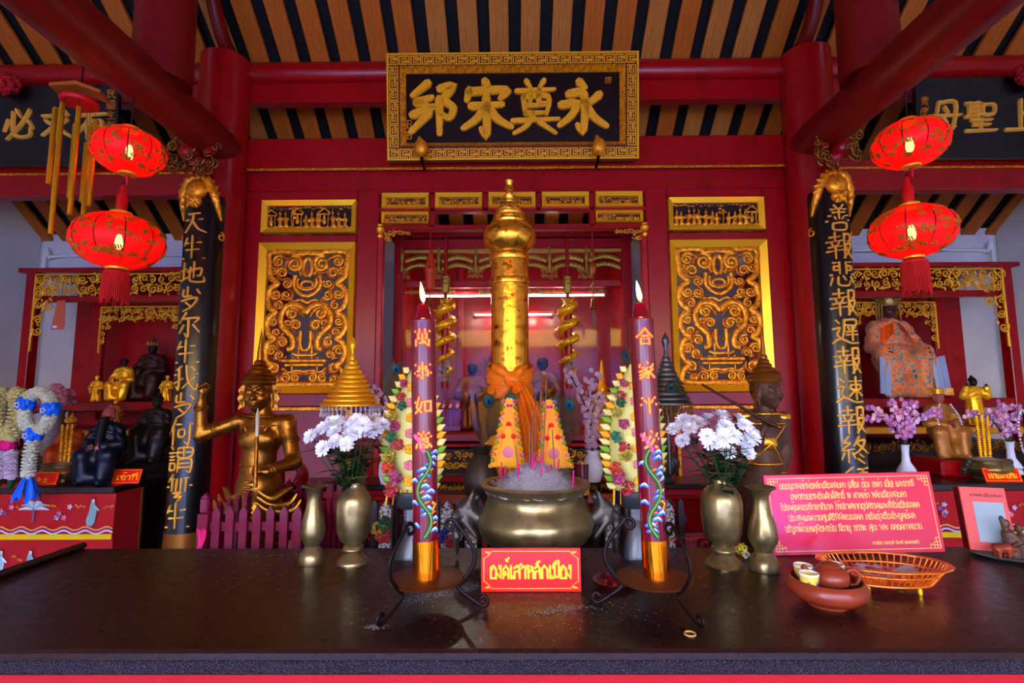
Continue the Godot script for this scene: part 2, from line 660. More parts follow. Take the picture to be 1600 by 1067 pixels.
# written characters: strokes on a 100 x 100 square, y down, points split by spaces, strokes by semicolons
const HAN := {
	"永": "46,4 56,14;26,26 54,27 53,92 42,84;12,46 40,44 30,66 8,84;82,28 58,48;55,42 72,68 96,86",
	"奠": "34,2 42,15;66,1 57,15;16,20 86,17;28,32 31,63;28,32 74,30 71,63;43,19 40,44;57,19 58,42 70,42;34,47 69,46;32,61 70,60;8,75 94,72;47,62 34,84 10,98;57,77 88,98",
	"宋": "48,2 54,12;18,18 13,36;18,20 86,17 76,33;22,47 80,44;50,32 50,98 40,90;47,48 32,70 6,88;54,50 72,72 97,86",
	"邦": "38,4 10,26;18,38 46,30;18,40 48,50;10,62 48,46;40,60 6,94;62,14 84,10 70,34 86,50 78,68 62,60;60,34 60,98",
	"天": "28,18 70,13;16,42 80,36;46,18 42,50 14,90;46,48 66,76 94,88",
	"生": "26,14 12,42;20,34 80,28;24,60 74,56;48,6 48,92;6,93 94,90",
	"地": "4,40 34,36;20,12 20,74;2,80 38,68;40,46 84,30 82,58 72,60;60,8 60,68;48,30 48,80 94,82 94,64",
	"當": "24,16 24,40 58,38;42,6 42,40;76,14 86,28;18,58 76,46 60,80 28,98;38,66 54,78",
	"爾": "42,4 12,42;30,28 86,22 74,40;52,30 52,94 40,84;34,52 16,80;70,50 90,76",
	"我": "36,6 14,20;4,38 94,32;28,18 28,92 16,82;4,70 44,52;56,4 64,60 88,94 94,74;84,46 46,88;74,8 86,22",
	"何": "28,4 4,48;18,34 18,96;34,22 94,18;80,20 78,92 64,84;42,42 42,66 62,64 62,40 42,42",
	"謂": "16,4 26,14;2,28 38,24;10,40 32,38;10,52 32,50;10,64 10,88 32,86 32,64 10,64;46,8 90,6 88,38 46,40 46,8;66,8 66,40;46,24 88,22;48,50 46,94;48,50 88,47 88,94 76,90;48,64 86,62;48,78 86,76",
	"無": "30,4 10,30;20,20 86,14;2,50 96,42;28,20 28,62;46,20 44,62;62,18 60,62;78,16 76,62;36,70 62,68 40,84 66,82 52,98",
	"善": "34,2 42,14;66,1 58,14;22,18 78,16;28,30 72,28;50,16 50,54;14,42 86,40;34,48 38,56;66,47 60,56;6,62 94,57;28,72 30,96 72,95 74,70 28,72",
	"報": "12,18 46,16;30,2 30,34;2,36 56,30;18,40 22,50;42,39 36,50;8,56 50,52;2,72 56,66;30,52 30,99;62,6 62,97;62,8 90,6 88,34 78,32;64,46 92,42 80,70 58,96;66,54 78,76 98,94",
	"惡": "18,8 84,5;38,8 38,50;62,8 62,50;20,22 20,36 38,36;20,22 38,22;62,22 82,21 82,35 62,36;8,54 94,50;14,66 6,92;32,64 34,92 68,94 74,78;50,60 58,74;80,62 94,82",
	"遲": "14,10 24,22;4,42 24,38 16,62 24,74;2,94 24,78 60,94 98,92;40,10 86,8 86,28 40,28;40,10 38,50 30,76;52,36 56,44;80,34 74,44;48,52 90,49;46,64 96,61;68,34 68,84",
	"速": "14,10 24,22;4,42 24,38 16,62 24,74;2,94 24,78 60,94 98,92;40,20 94,17;48,32 48,48 84,47 84,31 48,32;66,4 66,84;64,50 40,74;68,50 94,70",
	"終": "28,2 12,24 30,26 6,52 42,46;24,50 24,94;12,62 4,84;36,60 44,78;62,2 42,36;58,18 88,15 70,44 40,64;56,26 72,42 98,60;62,64 76,74;54,80 78,96",
	"須": "34,4 10,26;36,28 8,52;40,52 20,78 2,94;50,10 97,7;70,10 64,22;54,24 54,70 90,70 90,24 54,24;54,40 90,39;54,55 90,54;64,74 44,96;78,74 98,94",
	"萬": "6,14 94,12;34,2 34,24;66,2 66,24;26,30 26,56 74,56 74,30 26,30;26,43 74,43;50,30 50,84;12,66 12,97;12,66 88,65 88,97 78,92;34,84 64,80;62,72 70,86",
	"事": "6,14 94,12;30,24 30,38 70,38 70,24 30,24;50,2 50,96 38,88;20,50 78,48 78,74 20,76;2,62 98,60",
	"如": "28,4 12,62 42,92;2,34 54,30;44,32 34,64 4,94;60,28 60,84 94,82 94,28 60,28",
	"意": "50,1 50,12;20,14 80,13;36,20 40,28;64,19 60,28;6,32 94,31;28,40 28,64 72,64 72,40 28,40;28,52 72,52;14,74 6,94;32,72 34,93 68,94 74,80;50,70 58,82;80,72 94,90",
	"合": "50,2 28,32 2,52;50,2 72,32 98,52;32,48 68,47;26,62 26,95 74,95 74,62 26,62",
	"家": "50,1 55,10;14,16 9,31;14,18 88,16 82,29;24,36 76,33;50,36 26,54 8,59;42,46 58,66 54,97 42,90;50,58 10,80;54,70 10,98;84,44 60,60;60,58 94,92",
	"平": "12,14 88,12;28,26 36,40;72,24 62,40;4,52 96,50;50,14 50,99",
	"安": "50,1 55,12;14,18 9,35;14,20 88,18 80,33;44,34 28,70 82,97;66,52 48,78 14,99;4,54 96,50",
	"必": "18,40 6,72;34,16 36,84 84,88 88,66;46,8 58,28;86,8 60,50 16,98;82,42 96,64",
	"求": "10,26 90,22;68,4 82,16;50,4 50,94 38,86;18,42 36,54;44,58 8,86;84,38 58,56;54,54 70,74 97,92",
	"有": "6,24 94,20;46,2 34,44 4,78;34,46 34,99;34,46 78,44 78,97 66,92;34,60 76,59;34,76 76,75",
	"母": "30,8 16,86;30,10 82,8 74,88 62,82;48,24 58,38;44,56 54,72;2,50 98,46;16,86 78,84",
	"聖": "4,12 48,10;14,12 14,50;40,10 40,58;14,24 40,23;14,37 40,36;2,54 50,46;58,16 58,44 90,43 90,15 58,16;20,64 82,62;26,78 76,77;50,62 50,94;4,97 96,94",
	"上": "50,4 50,92;50,44 84,41;4,94 96,91",
	"黃": "14,14 86,12;34,2 34,26;66,2 66,26;6,30 94,28;24,40 24,76 76,76 76,40 24,40;24,58 76,57;50,28 50,76;34,82 14,98;64,82 86,98",
	"慶": "50,1 54,9;14,14 94,12;14,14 4,96;30,26 84,24;46,16 44,40;66,16 68,40;28,42 86,40;30,54 26,64;44,52 46,66 72,66;58,48 62,56;48,70 24,96;44,78 76,76 34,99;48,82 92,98",
	"民": "18,8 80,6 80,30 18,32;18,8 18,90 44,78;18,50 88,46;54,32 66,72 92,96 94,78",
	"國": "8,6 8,98;8,6 92,5 92,98;8,95 92,94;22,24 80,22;26,40 26,58 46,58 46,40 26,40;22,76 50,68;58,12 66,58 82,84 84,70;76,40 56,82;68,10 76,18",
	"年": "30,2 8,34;22,20 84,17;26,42 80,40;26,42 26,66;4,68 96,65;54,18 54,99",
}

# Thai letters: [width, strokes] with the letter between y = 0 (top) and y = 10 (foot); marks have no width and sit on the letter before
const THAI := {
	"ก": [7, "1,10 1,4 0,3 3,0 6,3 6,10"], "ข": [7, "2,2 1,1 0,2 2,4 1,6 1,10 6,10 6,0"], "ค": [7, "1,10 1,3 3.5,0 6,3 6,10;1,8 3.5,7 3,5 1.2,6"],
	"ง": [5, "2,2 3.5,2 3.5,0 2,0 2,2;3.5,1 3.5,10 0,6"], "จ": [7, "1,5 3,5 3,3.5 1,3.5 1,5;3,4.5 3,10 6,10 6,3 3,0 0,2"], "ช": [8, "2,2 1,1 0,2 2,4 1,6 1,10 6,10 6,2 7.5,0"],
	"ญ": [9, "1,10 1,3 2.5,0 4.5,3 4.5,10 7.5,10 7.5,0;1,7 2.5,7"], "ณ": [9, "0.5,2 0.5,0 2,0 2,10;2,3 3.5,0 5,3 5,9 7.5,9 7.5,0"], "ด": [7, "1,10 1,3 3.5,0 6,3 6,10;1,8 3,8 3,6"],
	"ต": [7, "1,10 1,3 2.5,0 3.5,2 5,0 6,3 6,10;1,8 3,8 3,6"], "ถ": [7, "1,9 1,4 0,3 3,0 6,3 6,10;1,9 2.5,9 2.5,7.5 1,7.5"], "ท": [7, "0.5,2 0.5,0 2,0 2,10;2,3 5,0 6.5,2 6.5,10"],
	"ธ": [7, "6,1 2,0 1,3 6,4 6,10 1,10 1,6"], "น": [8, "0.5,2 0.5,0 2,0 2,10 6,8.5 6,0;6,8.5 7.5,10 7.5,8.5"], "บ": [7, "0.5,2 0.5,0 2,0 2,10 6,10 6,0"],
	"ป": [7, "0.5,2 0.5,0 2,0 2,10 6,10 6,-4"], "ผ": [7, "2.5,2 1,2 1,10 3.5,6 6,10 6,0"], "พ": [7.5, "0,2 0,0 1.5,0 1.5,10 4,4 6.5,10 6.5,0"],
	"ภ": [7, "1,10 2.5,10 2.5,8.5 1,8.5;1.8,9 1.8,4 0.5,3 3.5,0 6.5,3 6.5,10"], "ม": [7, "0.5,2 0.5,0 2,0 2,9 0.5,9.8;2,9 6,9 6,0"], "ย": [7, "2.5,0 1,0 1,3 3,4.5 1,6 1,10 6,10 6,0"],
	"ร": [5.5, "1.5,9 3,9 3,10 1.5,10;3,9 3,4 0,3 1.5,0 5,1"], "ล": [7, "1,10 1,5 5,4 6,10;0.5,2 3.5,0 6,3 6,10"], "ว": [5.5, "2.5,9 4,9 4,10;4,10 4,3 2.5,0 0.5,2"],
	"ศ": [7.5, "1,10 1,3 3.5,0 6,3 6,10;1,8 3.5,7 3,5;5,1 7.5,-1.5"], "ษ": [7.5, "0.5,2 0.5,0 2,0 2,10 6,10 6,0;4,5 7.5,4"], "ส": [7.5, "1,10 1,5 5,4 6,10;0.5,2 3.5,0 6,3 6,10;5,1 7.5,-1.5"],
	"ห": [7.5, "0.5,2 0.5,0 2,0 2,10;2,6 5,3 6.5,4 6.5,10;5,3 6,1.5 4.5,0.5"], "อ": [7, "2.5,3 1,3 1,10 6,10 6,3 3.5,0 0.8,1.5"], "ฮ": [7.5, "2.5,3 1,3 1,10 6,10 6,3 3.5,0 0.8,1.5;5,1 7.5,-1.5"],
	"ฒ": [9, "0.5,2 0.5,0 2,0 2,10;2,4 3.5,0 5,3 5,9 7.5,9 7.5,0"], "า": [5, "0.5,2 2,0 4,1.5 4,10"], "เ": [4, "1.5,0 1.5,10 3,10 3,8.5 1.5,8.5"], "แ": [7, "1,0 1,10 2.4,10 2.4,8.5;4.5,0 4.5,10 6,10 6,8.5"],
	"โ": [4, "3,10 1.5,10 1.5,-2 0,-4 3,-4"], "ไ": [4, "3,10 1.5,10 1.5,-3 0,-4.5 0,-2.5"], "ใ": [4, "3,10 1.5,10 1.5,-3 3,-4 0,-4.5"], "ะ": [4, "0,3 2,3.5 3,2;0,8 2,8.5 3,7"],
	"ั": [0, "-5,-1.5 -3.5,-1.5 -3.5,-3 -1.5,-3.5"], "ิ": [0, "-6,-1.5 -1,-1.5 -3.5,-3.5 -6,-1.5"], "ี": [0, "-6,-1.5 -1,-1.5 -3.5,-3.5 -6,-1.5;-1,-1.5 -1,-4"], "ื": [0, "-6,-1.5 -1,-1.5 -3.5,-3.5 -6,-1.5;-1,-1.5 -1,-4;-2.4,-2 -2.4,-4"],
	"่": [0, "-1.5,-4.6 -1.5,-6.6"], "้": [0, "-4,-6 -2.5,-4.8 -1,-6.5"], "์": [0, "-3,-4 -2,-4 -2,-5 -3,-5 -3,-4;-2,-5 -0.5,-6.5"], "็": [0, "-5.5,-1.5 -5.5,-3 -3,-3 -4,-1.5"],
	"ุ": [0, "-2.5,11.8 -1,11.8 -1,14.5"], "ู": [0, "-4,11.8 -3,14.5 -1,14.5 -1,11.8"], " ": [5, ""], "(": [4, "3,-2 1.2,2 1.2,8 3,12"], ")": [4, "0.5,-2 2.2,2 2.2,8 0.5,12"],
}


func strokes_of(s: String) -> Array:
	var r := []
	for part_ in s.split(";", false):
		var line := []
		for p in part_.split(" ", false):
			var xy := p.split(",")
			line.append(Vector2(float(xy[0]), -float(xy[1])))
		if line.size() > 1:
			r.append(line)
	return r


# one Chinese character, its middle at the origin
func han(sh: Shape, c: String, size: float, wide: float, depth: float, at: Transform3D, brush := 0.0, top := 0.6) -> void:
	for s in strokes_of(HAN[c]):
		var pts := []
		for p in s:
			pts.append((p + Vector2(-50, 50)) * size / 100.0)
		if brush > 0.0 and pts.size() > 2:
			pts = curve(pts, 4)
		var w := []
		for i in pts.size():
			var t := float(i) / (pts.size() - 1)
			w.append(wide * (1.0 + brush * (0.25 - 0.7 * t * t)))
		sh.stroke(pts, w, depth, at, top)


func thai_width(s: String) -> float:
	var w := 0.0
	for c in s:
		w += THAI[c][0] if THAI.has(c) else 5.0
	return w


# a line of Thai, centred on the origin, letters of height size
func thai(sh: Shape, s: String, size: float, bold: float, depth: float, at: Transform3D, across := 0.0) -> void:
	var k := size / 10.0
	var kx := k if across <= 0.0 else across / thai_width(s)
	var x := -thai_width(s) * kx / 2.0
	var lifted := 0.0
	for c in s:
		if not THAI.has(c):
			continue
		for line in strokes_of(THAI[c][1]):
			var pts := []
			for p in line:
				pts.append(Vector2(x + p.x * kx, p.y * k + size / 2))
			sh.stroke(pts, bold, depth, at, 0.85)
		x += THAI[c][0] * kx


func _ready() -> void:
	# --- camera, daylight and exposure ---
	var cam := Camera3D.new()
	cam.name = "camera"
	cam.fov = 67.39
	cam.near = 0.05
	cam.far = 200.0
	cam.position = Vector3(0, 1.45, 0)
	cam.rotation = Vector3(deg_to_rad(6.0), 0.0075, -0.0045)
	add_child(cam)
	var env := Environment.new()
	env.background_mode = Environment.BG_SKY
	var sky := Sky.new()
	var air := ProceduralSkyMaterial.new()
	air.sky_top_color = Color(0.44, 0.60, 0.88)
	air.sky_horizon_color = Color(0.87, 0.89, 0.93)
	air.ground_bottom_color = Color(0.30, 0.30, 0.32)
	air.ground_horizon_color = Color(0.66, 0.68, 0.72)
	air.sky_energy_multiplier = 4.4
	sky.sky_material = air
	env.sky = sky
	env.tonemap_mode = Environment.TONE_MAPPER_LINEAR
	env.tonemap_exposure = 2.8
	env.sdfgi_enabled = true
	env.ssao_enabled = true
	env.ssil_enabled = true
	var world := WorldEnvironment.new()
	world.name = "world"
	world.environment = env
	add_child(world)
	var sun := DirectionalLight3D.new()
	sun.name = "sun"
	sun.light_color = Color(1.0, 0.95, 0.86)
	sun.light_energy = 5.0
	sun.light_angular_distance = 0.5
	sun.shadow_enabled = true
	sun.rotation = Vector3(deg_to_rad(-62), deg_to_rad(22), 0)
	add_child(sun)
	materials()
	# --- the place ---
	hall()
	courtyard()
	roof()
	beams()
	screen_wall()
	# --- the large things ---
	altar_table()
	name_boards()
	columns()
	lanterns()
	shrine()
	pillar()
	side_altars()
	statues()
	# --- what stands on the altar and behind it ---
	censer()
	candles()
	vases()
	signs()
	tea_things()
	ornaments()


func materials() -> void:
	var W := Color.WHITE
	make("lacquer", Color(0.60, 0.012, 0.035), 0.32, 0.0, {tex = texture(0.012, [0.0, 0.5, 1.0], [Color(0.86, 0.8, 0.8), W, Color(0.93, 0.9, 0.9)], 3), scale = Vector3(0.9, 0.35, 0.9), bump = 0.12, bump_freq = 0.02, coat = 0.22, coat_rough = 0.2})
	make("lacquer_old", Color(0.66, 0.02, 0.03), 0.42, 0.0, {tex = texture(0.02, [0.0, 0.5, 1.0], [Color(0.75, 0.7, 0.7), W, Color(0.9, 0.85, 0.85)], 4), scale = Vector3(0.6, 0.6, 0.6), bump = 0.1, bump_freq = 0.03, coat = 0.25, coat_rough = 0.25})
	make("magenta_paint", Color(0.45, 0.015, 0.16), 0.4, 0.0, {bump = 0.05, scale = 2.0, coat = 0.3, coat_rough = 0.3})
	make("red_cloth", Color(0.64, 0.008, 0.05), 0.6, 0.0, {sheen = 0.3})
	var wear := texture(0.03, [0.0, 0.26, 0.36, 0.6, 1.0], [Color(0.34, 0.17, 0.05), Color(0.66, 0.40, 0.11), Color(0.93, 0.68, 0.22), Color(1.0, 0.76, 0.26), Color(1.0, 0.84, 0.4)], 8)
	var carved := texture(0.02, [0.0, 0.4, 0.6, 1.0], [Color(0.50, 0.28, 0.07), Color(0.84, 0.56, 0.11), Color(0.95, 0.68, 0.15), Color(1.0, 0.78, 0.28)], 9)
	make("gilt", Color(1.0, 0.92, 0.72), 0.34, 0.5, {tex = carved, scale = 3.0, bump = 0.05, bump_freq = 0.05})
	make("gilt_flat", Color(0.96, 0.68, 0.10), 0.36, 0.35, {tex = texture(0.04, [0.0, 0.5, 1.0], [Color(0.72, 0.62, 0.5), W, W], 10), scale = 4.0})
	make("lacquer_frame", Color(0.36, 0.10, 0.05), 0.45, 0.1)
	make("chime_brass", Color(0.92, 0.70, 0.12), 0.2, 0.85)
	make("gilt_pale", Color(0.96, 0.72, 0.26), 0.34, 0.45)
	make("beam_paint_dimmed", Color(0.46, 0.012, 0.018), 0.45, 0.0, {tex = texture(0.02, [0.0, 0.5, 1.0], [Color(0.75, 0.7, 0.7), W, Color(0.9, 0.85, 0.85)], 4), scale = 0.6, coat = 0.15, coat_rough = 0.3})  # old dark red paint; the weak light under the roof is put into its colour
	make("gilt_olive", Color(0.62, 0.52, 0.16), 0.4, 0.5)
	make("blue_glaze", Color(0.10, 0.26, 0.42), 0.2)
	make("pale_jade", Color(0.55, 0.62, 0.50), 0.4)
	make("orange_wood", Color(0.72, 0.20, 0.04), 0.45)
	make("sign_magenta", Color(0.78, 0.02, 0.20), 0.28, 0.3, {coat = 0.6, coat_rough = 0.12})
	make("paper_rose", Color(0.85, 0.45, 0.5), 0.8)
	make("tan_rubber", Color(0.75, 0.55, 0.30), 0.5)
	make("red_glass", Color(0.42, 0.01, 0.02), 0.08, 0.0, {coat = 0.8})
	make("enamel", Color(0.50, 0.50, 0.48), 0.35, 0.2, {tex = texture(0.03, [0.0, 0.4, 0.5, 1.0], [Color(0.3, 0.25, 0.2), Color(0.7, 0.68, 0.65), W, W], 40), scale = 5.0})
	make("salmon", Color(0.78, 0.30, 0.26), 0.6)
	make("deep_red", Color(0.48, 0.03, 0.04), 0.5)
	make("pale_print", Color(0.52, 0.56, 0.56), 0.5)
	make("blue_porcelain", Color(0.06, 0.16, 0.62), 0.12, 0.0, {coat = 0.6})
	make("stripe_yellow", Color(0.82, 0.68, 0.02), 0.5)
	make("robe_brown", Color(0.22, 0.10, 0.07), 0.45, 0.2)
	make("robe_navy", Color(0.03, 0.05, 0.12), 0.35)
	make("robe_orange", Color(0.72, 0.26, 0.05), 0.45, 0.1)
	make("robe_gold", Color(0.72, 0.48, 0.20), 0.4, 0.3, {tex = texture(0.05, [0.0, 0.4, 0.5, 1.0], [Color(0.25, 0.3, 0.25), Color(0.7, 0.5, 0.4), W, W], 44), scale = 6.0})
	make("robe_embroidered", W, 0.5, 0.0, {tex = texture(0.035, [0.0, 0.3, 0.42, 0.5, 0.58, 0.68, 0.8, 1.0], [Color(0.05, 0.35, 0.40), Color(0.12, 0.45, 0.45), Color(0.80, 0.75, 0.55), Color(0.95, 0.42, 0.05), Color(0.95, 0.30, 0.03), Color(0.98, 0.62, 0.12), Color(0.75, 0.25, 0.30), Color(0.9, 0.5, 0.1)], 45), scale = 1.3, sheen = 0.3})
	make("robe_flame", Color(0.96, 0.32, 0.02), 0.5, 0.0, {tex = texture(0.04, [0.0, 0.35, 0.45, 1.0], [Color(0.5, 0.9, 0.6), Color(0.9, 0.9, 0.7), W, W], 46), scale = 2.0, sheen = 0.3})
	make("sleeve_white", Color(0.62, 0.66, 0.74), 0.6)
	make("face_pink", Color(0.60, 0.28, 0.26), 0.4)
	make("face_brown", Color(0.32, 0.12, 0.09), 0.4)
	make("beard_black", Color(0.02, 0.018, 0.018), 0.6)
	make("crown_silver", Color(0.66, 0.52, 0.26), 0.35, 0.6)
	make("jar_floral", W, 0.3, 0.0, {tex = texture(0.04, [0.0, 0.35, 0.45, 0.6, 0.7, 1.0], [Color(0.1, 0.3, 0.3), Color(0.3, 0.4, 0.35), Color(0.55, 0.5, 0.42), Color(0.6, 0.55, 0.48), Color(0.6, 0.25, 0.3), Color(0.5, 0.2, 0.25)], 47), scale = 4.0})
	make("ribbon_blue", Color(0.03, 0.40, 0.95), 0.35, 0.0, {sheen = 0.3, backlight = Color(0.02, 0.08, 0.3)})
	make("tag_orange", Color(0.78, 0.36, 0.24), 0.7)
	make("pearl", Color(0.86, 0.84, 0.86), 0.2, 0.0, {coat = 0.5})
	make("flute_pale", Color(0.80, 0.76, 0.66), 0.3, 0.3)
	make("flute_wood", Color(0.26, 0.09, 0.05), 0.4)
	make("ribbon_pink", Color(0.90, 0.12, 0.42), 0.25, 0.0, {sheen = 0.4})
	make("paper_cream", Color(0.88, 0.85, 0.48), 0.55, 0.0, {backlight = Color(0.3, 0.28, 0.1)})
	make("paper_orange", Color(0.96, 0.58, 0.10), 0.6)
	make("leaf_lime", Color(0.42, 0.62, 0.10), 0.5)
	make("tinted_sheen", W, 0.3, 0.3, {vertex = true})
	make("barb", Color(0.34, 0.29, 0.20), 0.5, 0.1)
	make("peeling_white", W, 0.6, 0.0, {tex = texture(0.03, [0.0, 0.4, 0.46, 1.0], [Color(0.3, 0.16, 0.08), Color(0.42, 0.26, 0.14), Color(0.72, 0.72, 0.68), Color(0.8, 0.8, 0.78)], 48), scale = 5.0})
	make("gilt_orange", Color(0.70, 0.36, 0.10), 0.4, 0.6, {bump = 0.05, scale = 4.0})
	make("gilt_bright", Color(1.0, 0.74, 0.12), 0.3, 0.5)
	make("gilt_paint", Color(0.93, 0.66, 0.13), 0.38, 0.45)
	make("gilt_dark", Color(0.55, 0.33, 0.10), 0.4, 0.7)
	make("leaf_gold", Color(1.0, 0.95, 0.82), 0.24, 0.85, {tex = wear, scale = 1.1, bump = 0.08, bump_freq = 0.06})
	make("statue_gold", Color(0.66, 0.44, 0.15), 0.3, 0.9, {tex = texture(0.02, [0.0, 0.4, 1.0], [Color(0.5, 0.42, 0.36), Color(0.92, 0.88, 0.8), W], 12), scale = 3.0, bump = 0.06, bump_freq = 0.06})
	make("statue_wood", Color(0.34, 0.22, 0.16), 0.45, 0.15, {tex = texture(0.02, [0.0, 0.45, 1.0], [Color(0.6, 0.55, 0.5), W, Color(0.9, 0.85, 0.8)], 14), scale = 3.0, bump = 0.1, bump_freq = 0.06})
	make("dark_wood_figure", Color(0.11, 0.075, 0.06), 0.4, 0.1, {bump = 0.08, scale = 4.0})
	make("brass", Color(0.60, 0.52, 0.34), 0.3, 0.8, {tex = texture(0.012, [0.0, 0.45, 0.6, 1.0], [Color(0.62, 0.58, 0.55), Color(0.88, 0.86, 0.82), W, Color(0.94, 0.98, 0.98)], 16), scale = 2.0, bump = 0.03, bump_freq = 0.05})
	make("bronze_dull", Color(0.34, 0.31, 0.27), 0.45, 0.8, {bump = 0.1, scale = 5.0})
	make("pewter", Color(0.36, 0.36, 0.36), 0.42, 0.85, {bump = 0.06, scale = 6.0})
	make("iron", Color(0.10, 0.055, 0.045), 0.42, 0.6, {bump = 0.05, scale = 6.0})
	make("rust_plate", Color(0.40, 0.20, 0.09), 0.45, 0.6, {bump = 0.05, scale = 4.0})
	make("black_lacquer", Color(0.02, 0.022, 0.03), 0.3, 0.0, {coat = 0.5, coat_rough = 0.2, bump = 0.04, scale = Vector3(3, 0.6, 3)})
	make("board_black", Color(0.03, 0.028, 0.024), 0.28, 0.0, {tex = texture(0.02, [0.0, 1.0], [Color(0.6, 0.6, 0.6), W], 21), scale = Vector3(3, 0.5, 1), coat = 0.4, coat_rough = 0.12})
	make("white_wall", Color(0.84, 0.81, 0.76), 0.85, 0.0, {tex = texture(0.008, [0.0, 1.0], [Color(0.93, 0.93, 0.93), W], 22), scale = 0.5})
	make("floor_tile", Color(0.28, 0.12, 0.09), 0.35, 0.0, {tex = texture(0.02, [0.0, 1.0], [Color(0.8, 0.8, 0.8), W], 23), scale = 0.8})
	make("plank", Color(0.72, 0.38, 0.09), 0.5, 0.0, {tex = texture(0.02, [0.0, 0.4, 0.6, 1.0], [Color(0.72, 0.66, 0.6), W, Color(0.85, 0.8, 0.75), Color(0.95, 0.9, 0.82)], 24), scale = Vector3(5.0, 0.5, 0.5)})
	make("plank_pale", Color(0.74, 0.46, 0.18), 0.5, 0.0, {tex = texture(0.02, [0.0, 0.4, 0.6, 1.0], [Color(0.66, 0.6, 0.55), W, Color(0.8, 0.75, 0.7), Color(0.95, 0.9, 0.85)], 25), scale = Vector3(6.0, 0.4, 0.4)})
	make("roof_tile", Color(0.055, 0.04, 0.035), 0.8, 0.0, {bump = 0.3, scale = 2.0})
	var table_tex := texture(0.05, [0.0, 0.35, 0.6, 1.0], [Color(0.5, 0.42, 0.4), Color(0.85, 0.8, 0.78), W, Color(1.0, 0.95, 0.9)], 26)
	make("table_top", Color(0.15, 0.055, 0.032), 0.34, 0.0, {tex = table_tex, scale = 2.4, rough_tex = texture(0.02, [0.0, 1.0], [Color(0.24, 0.24, 0.24), Color(0.42, 0.42, 0.42)], 27), bump = 0.05, bump_freq = 0.12, coat = 0.25, coat_rough = 0.25})
	make("table_edge", Color(0.22, 0.17, 0.20), 0.4, 0.0, {tex = texture(0.16, [0.0, 0.55, 0.75, 1.0], [Color(0.35, 0.3, 0.35), Color(0.55, 0.5, 0.58), Color(0.95, 0.92, 1.0), W], 28), scale = 3.0, bump = 0.35, bump_freq = 0.16})
	make("dark_wood", Color(0.13, 0.06, 0.05), 0.35, 0.0, {bump = 0.05, scale = 3.0, coat = 0.3, coat_rough = 0.25})
	make("lantern_skin", Color(0.88, 0.045, 0.03), 0.5, 0.0, {alpha = 0.9, backlight = Color(0.62, 0.025, 0.01)})
	make("lantern_red", Color(0.78, 0.03, 0.03), 0.55, 0.0, {backlight = Color(0.5, 0.03, 0.02)})
	make("lantern_print", Color(0.72, 0.42, 0.08), 0.45, 0.3)
	make("wire_dark", Color(0.12, 0.02, 0.02), 0.6)
	make("bulb_glow", Color(1.0, 0.86, 0.6), 0.5, 0.0, {glow = 9.0, glow_color = Color(1.0, 0.80, 0.46)})
	make("tube_glow", Color(1.0, 1.0, 1.0), 0.5, 0.0, {glow = 1.3, glow_color = Color(1.0, 0.98, 0.9)})
	make("flame", Color(1.0, 0.85, 0.5), 0.5, 0.0, {glow = 6.0, glow_color = Color(1.0, 0.80, 0.42)})
	make("wick", Color(0.03, 0.02, 0.02), 0.9)
	make("candle_wax", Color(0.44, 0.02, 0.10), 0.2, 0.0, {coat = 0.7, coat_rough = 0.08})
	make("gold_foil", Color(1.0, 0.56, 0.10), 0.16, 1.0, {bump = 0.12, bump_freq = 0.02, scale = Vector3(14, 0.6, 14)})
	make("print_yellow", Color(0.98, 0.66, 0.16), 0.4)
	make("print_red", Color(0.90, 0.12, 0.06), 0.4)
	make("gold_letter", Color(0.86, 0.58, 0.16), 0.35, 0.5)
	make("pale_letter", Color(0.88, 0.72, 0.34), 0.4, 0.2)
	make("sign_red", Color(0.80, 0.03, 0.07), 0.22, 0.0, {coat = 0.5, coat_rough = 0.1})
	make("sign_orange", Color(0.90, 0.09, 0.05), 0.3)
	make("sign_yellow", Color(0.98, 0.78, 0.06), 0.4)
	make("glass", Color(0.9, 0.95, 1.0), 0.03, 0.0, {alpha = 0.0, spec = 0.2})
	make("ash", Color(0.84, 0.82, 0.82), 0.95, 0.0, {tex = texture(0.09, [0.0, 0.5, 1.0], [Color(0.5, 0.5, 0.5), Color(0.85, 0.85, 0.85), W], 30), scale = 6.0, bump = 0.6, bump_freq = 0.12})
	make("ash_dust", Color(0.50, 0.47, 0.46), 0.95)
	make("incense_pink", Color(0.86, 0.05, 0.46), 0.7)
	make("incense_tan", Color(0.50, 0.36, 0.26), 0.8)
	make("sash", Color(1.0, 0.52, 0.03), 0.36, 0.0, {sheen = 0.4, backlight = Color(0.3, 0.1, 0.0)})
	make("gold_cloth", Color(0.96, 0.62, 0.04), 0.32, 0.2, {sheen = 0.4})
	make("paper_yellow", Color(0.95, 0.66, 0.08), 0.6, 0.0, {backlight = Color(0.35, 0.2, 0.02)})
	make("tinted", W, 0.5, 0.0, {vertex = true})
	make("tinted_soft", W, 0.75, 0.0, {vertex = true, sheen = 0.2})
	make("tinted_leaf", W, 0.55, 0.0, {vertex = true, backlight = Color(0.12, 0.16, 0.08)})
	make("tinted_gloss", W, 0.2, 0.0, {vertex = true, coat = 0.5, coat_rough = 0.1})
	make("tinted_metal", W, 0.32, 0.7, {vertex = true})
	make("petal_white", Color(0.92, 0.92, 0.95), 0.6, 0.0, {backlight = Color(0.3, 0.3, 0.3)})
	make("flower_heart", Color(0.80, 0.78, 0.25), 0.7)
	make("stem_green", Color(0.10, 0.24, 0.07), 0.55, 0.0, {backlight = Color(0.05, 0.1, 0.02)})
	make("clay", Color(0.52, 0.18, 0.085), 0.34, 0.0, {bump = 0.02, scale = 6.0, coat = 0.15, coat_rough = 0.3})
	make("cup_yellow", Color(0.90, 0.74, 0.30), 0.15, 0.0, {coat = 0.6})
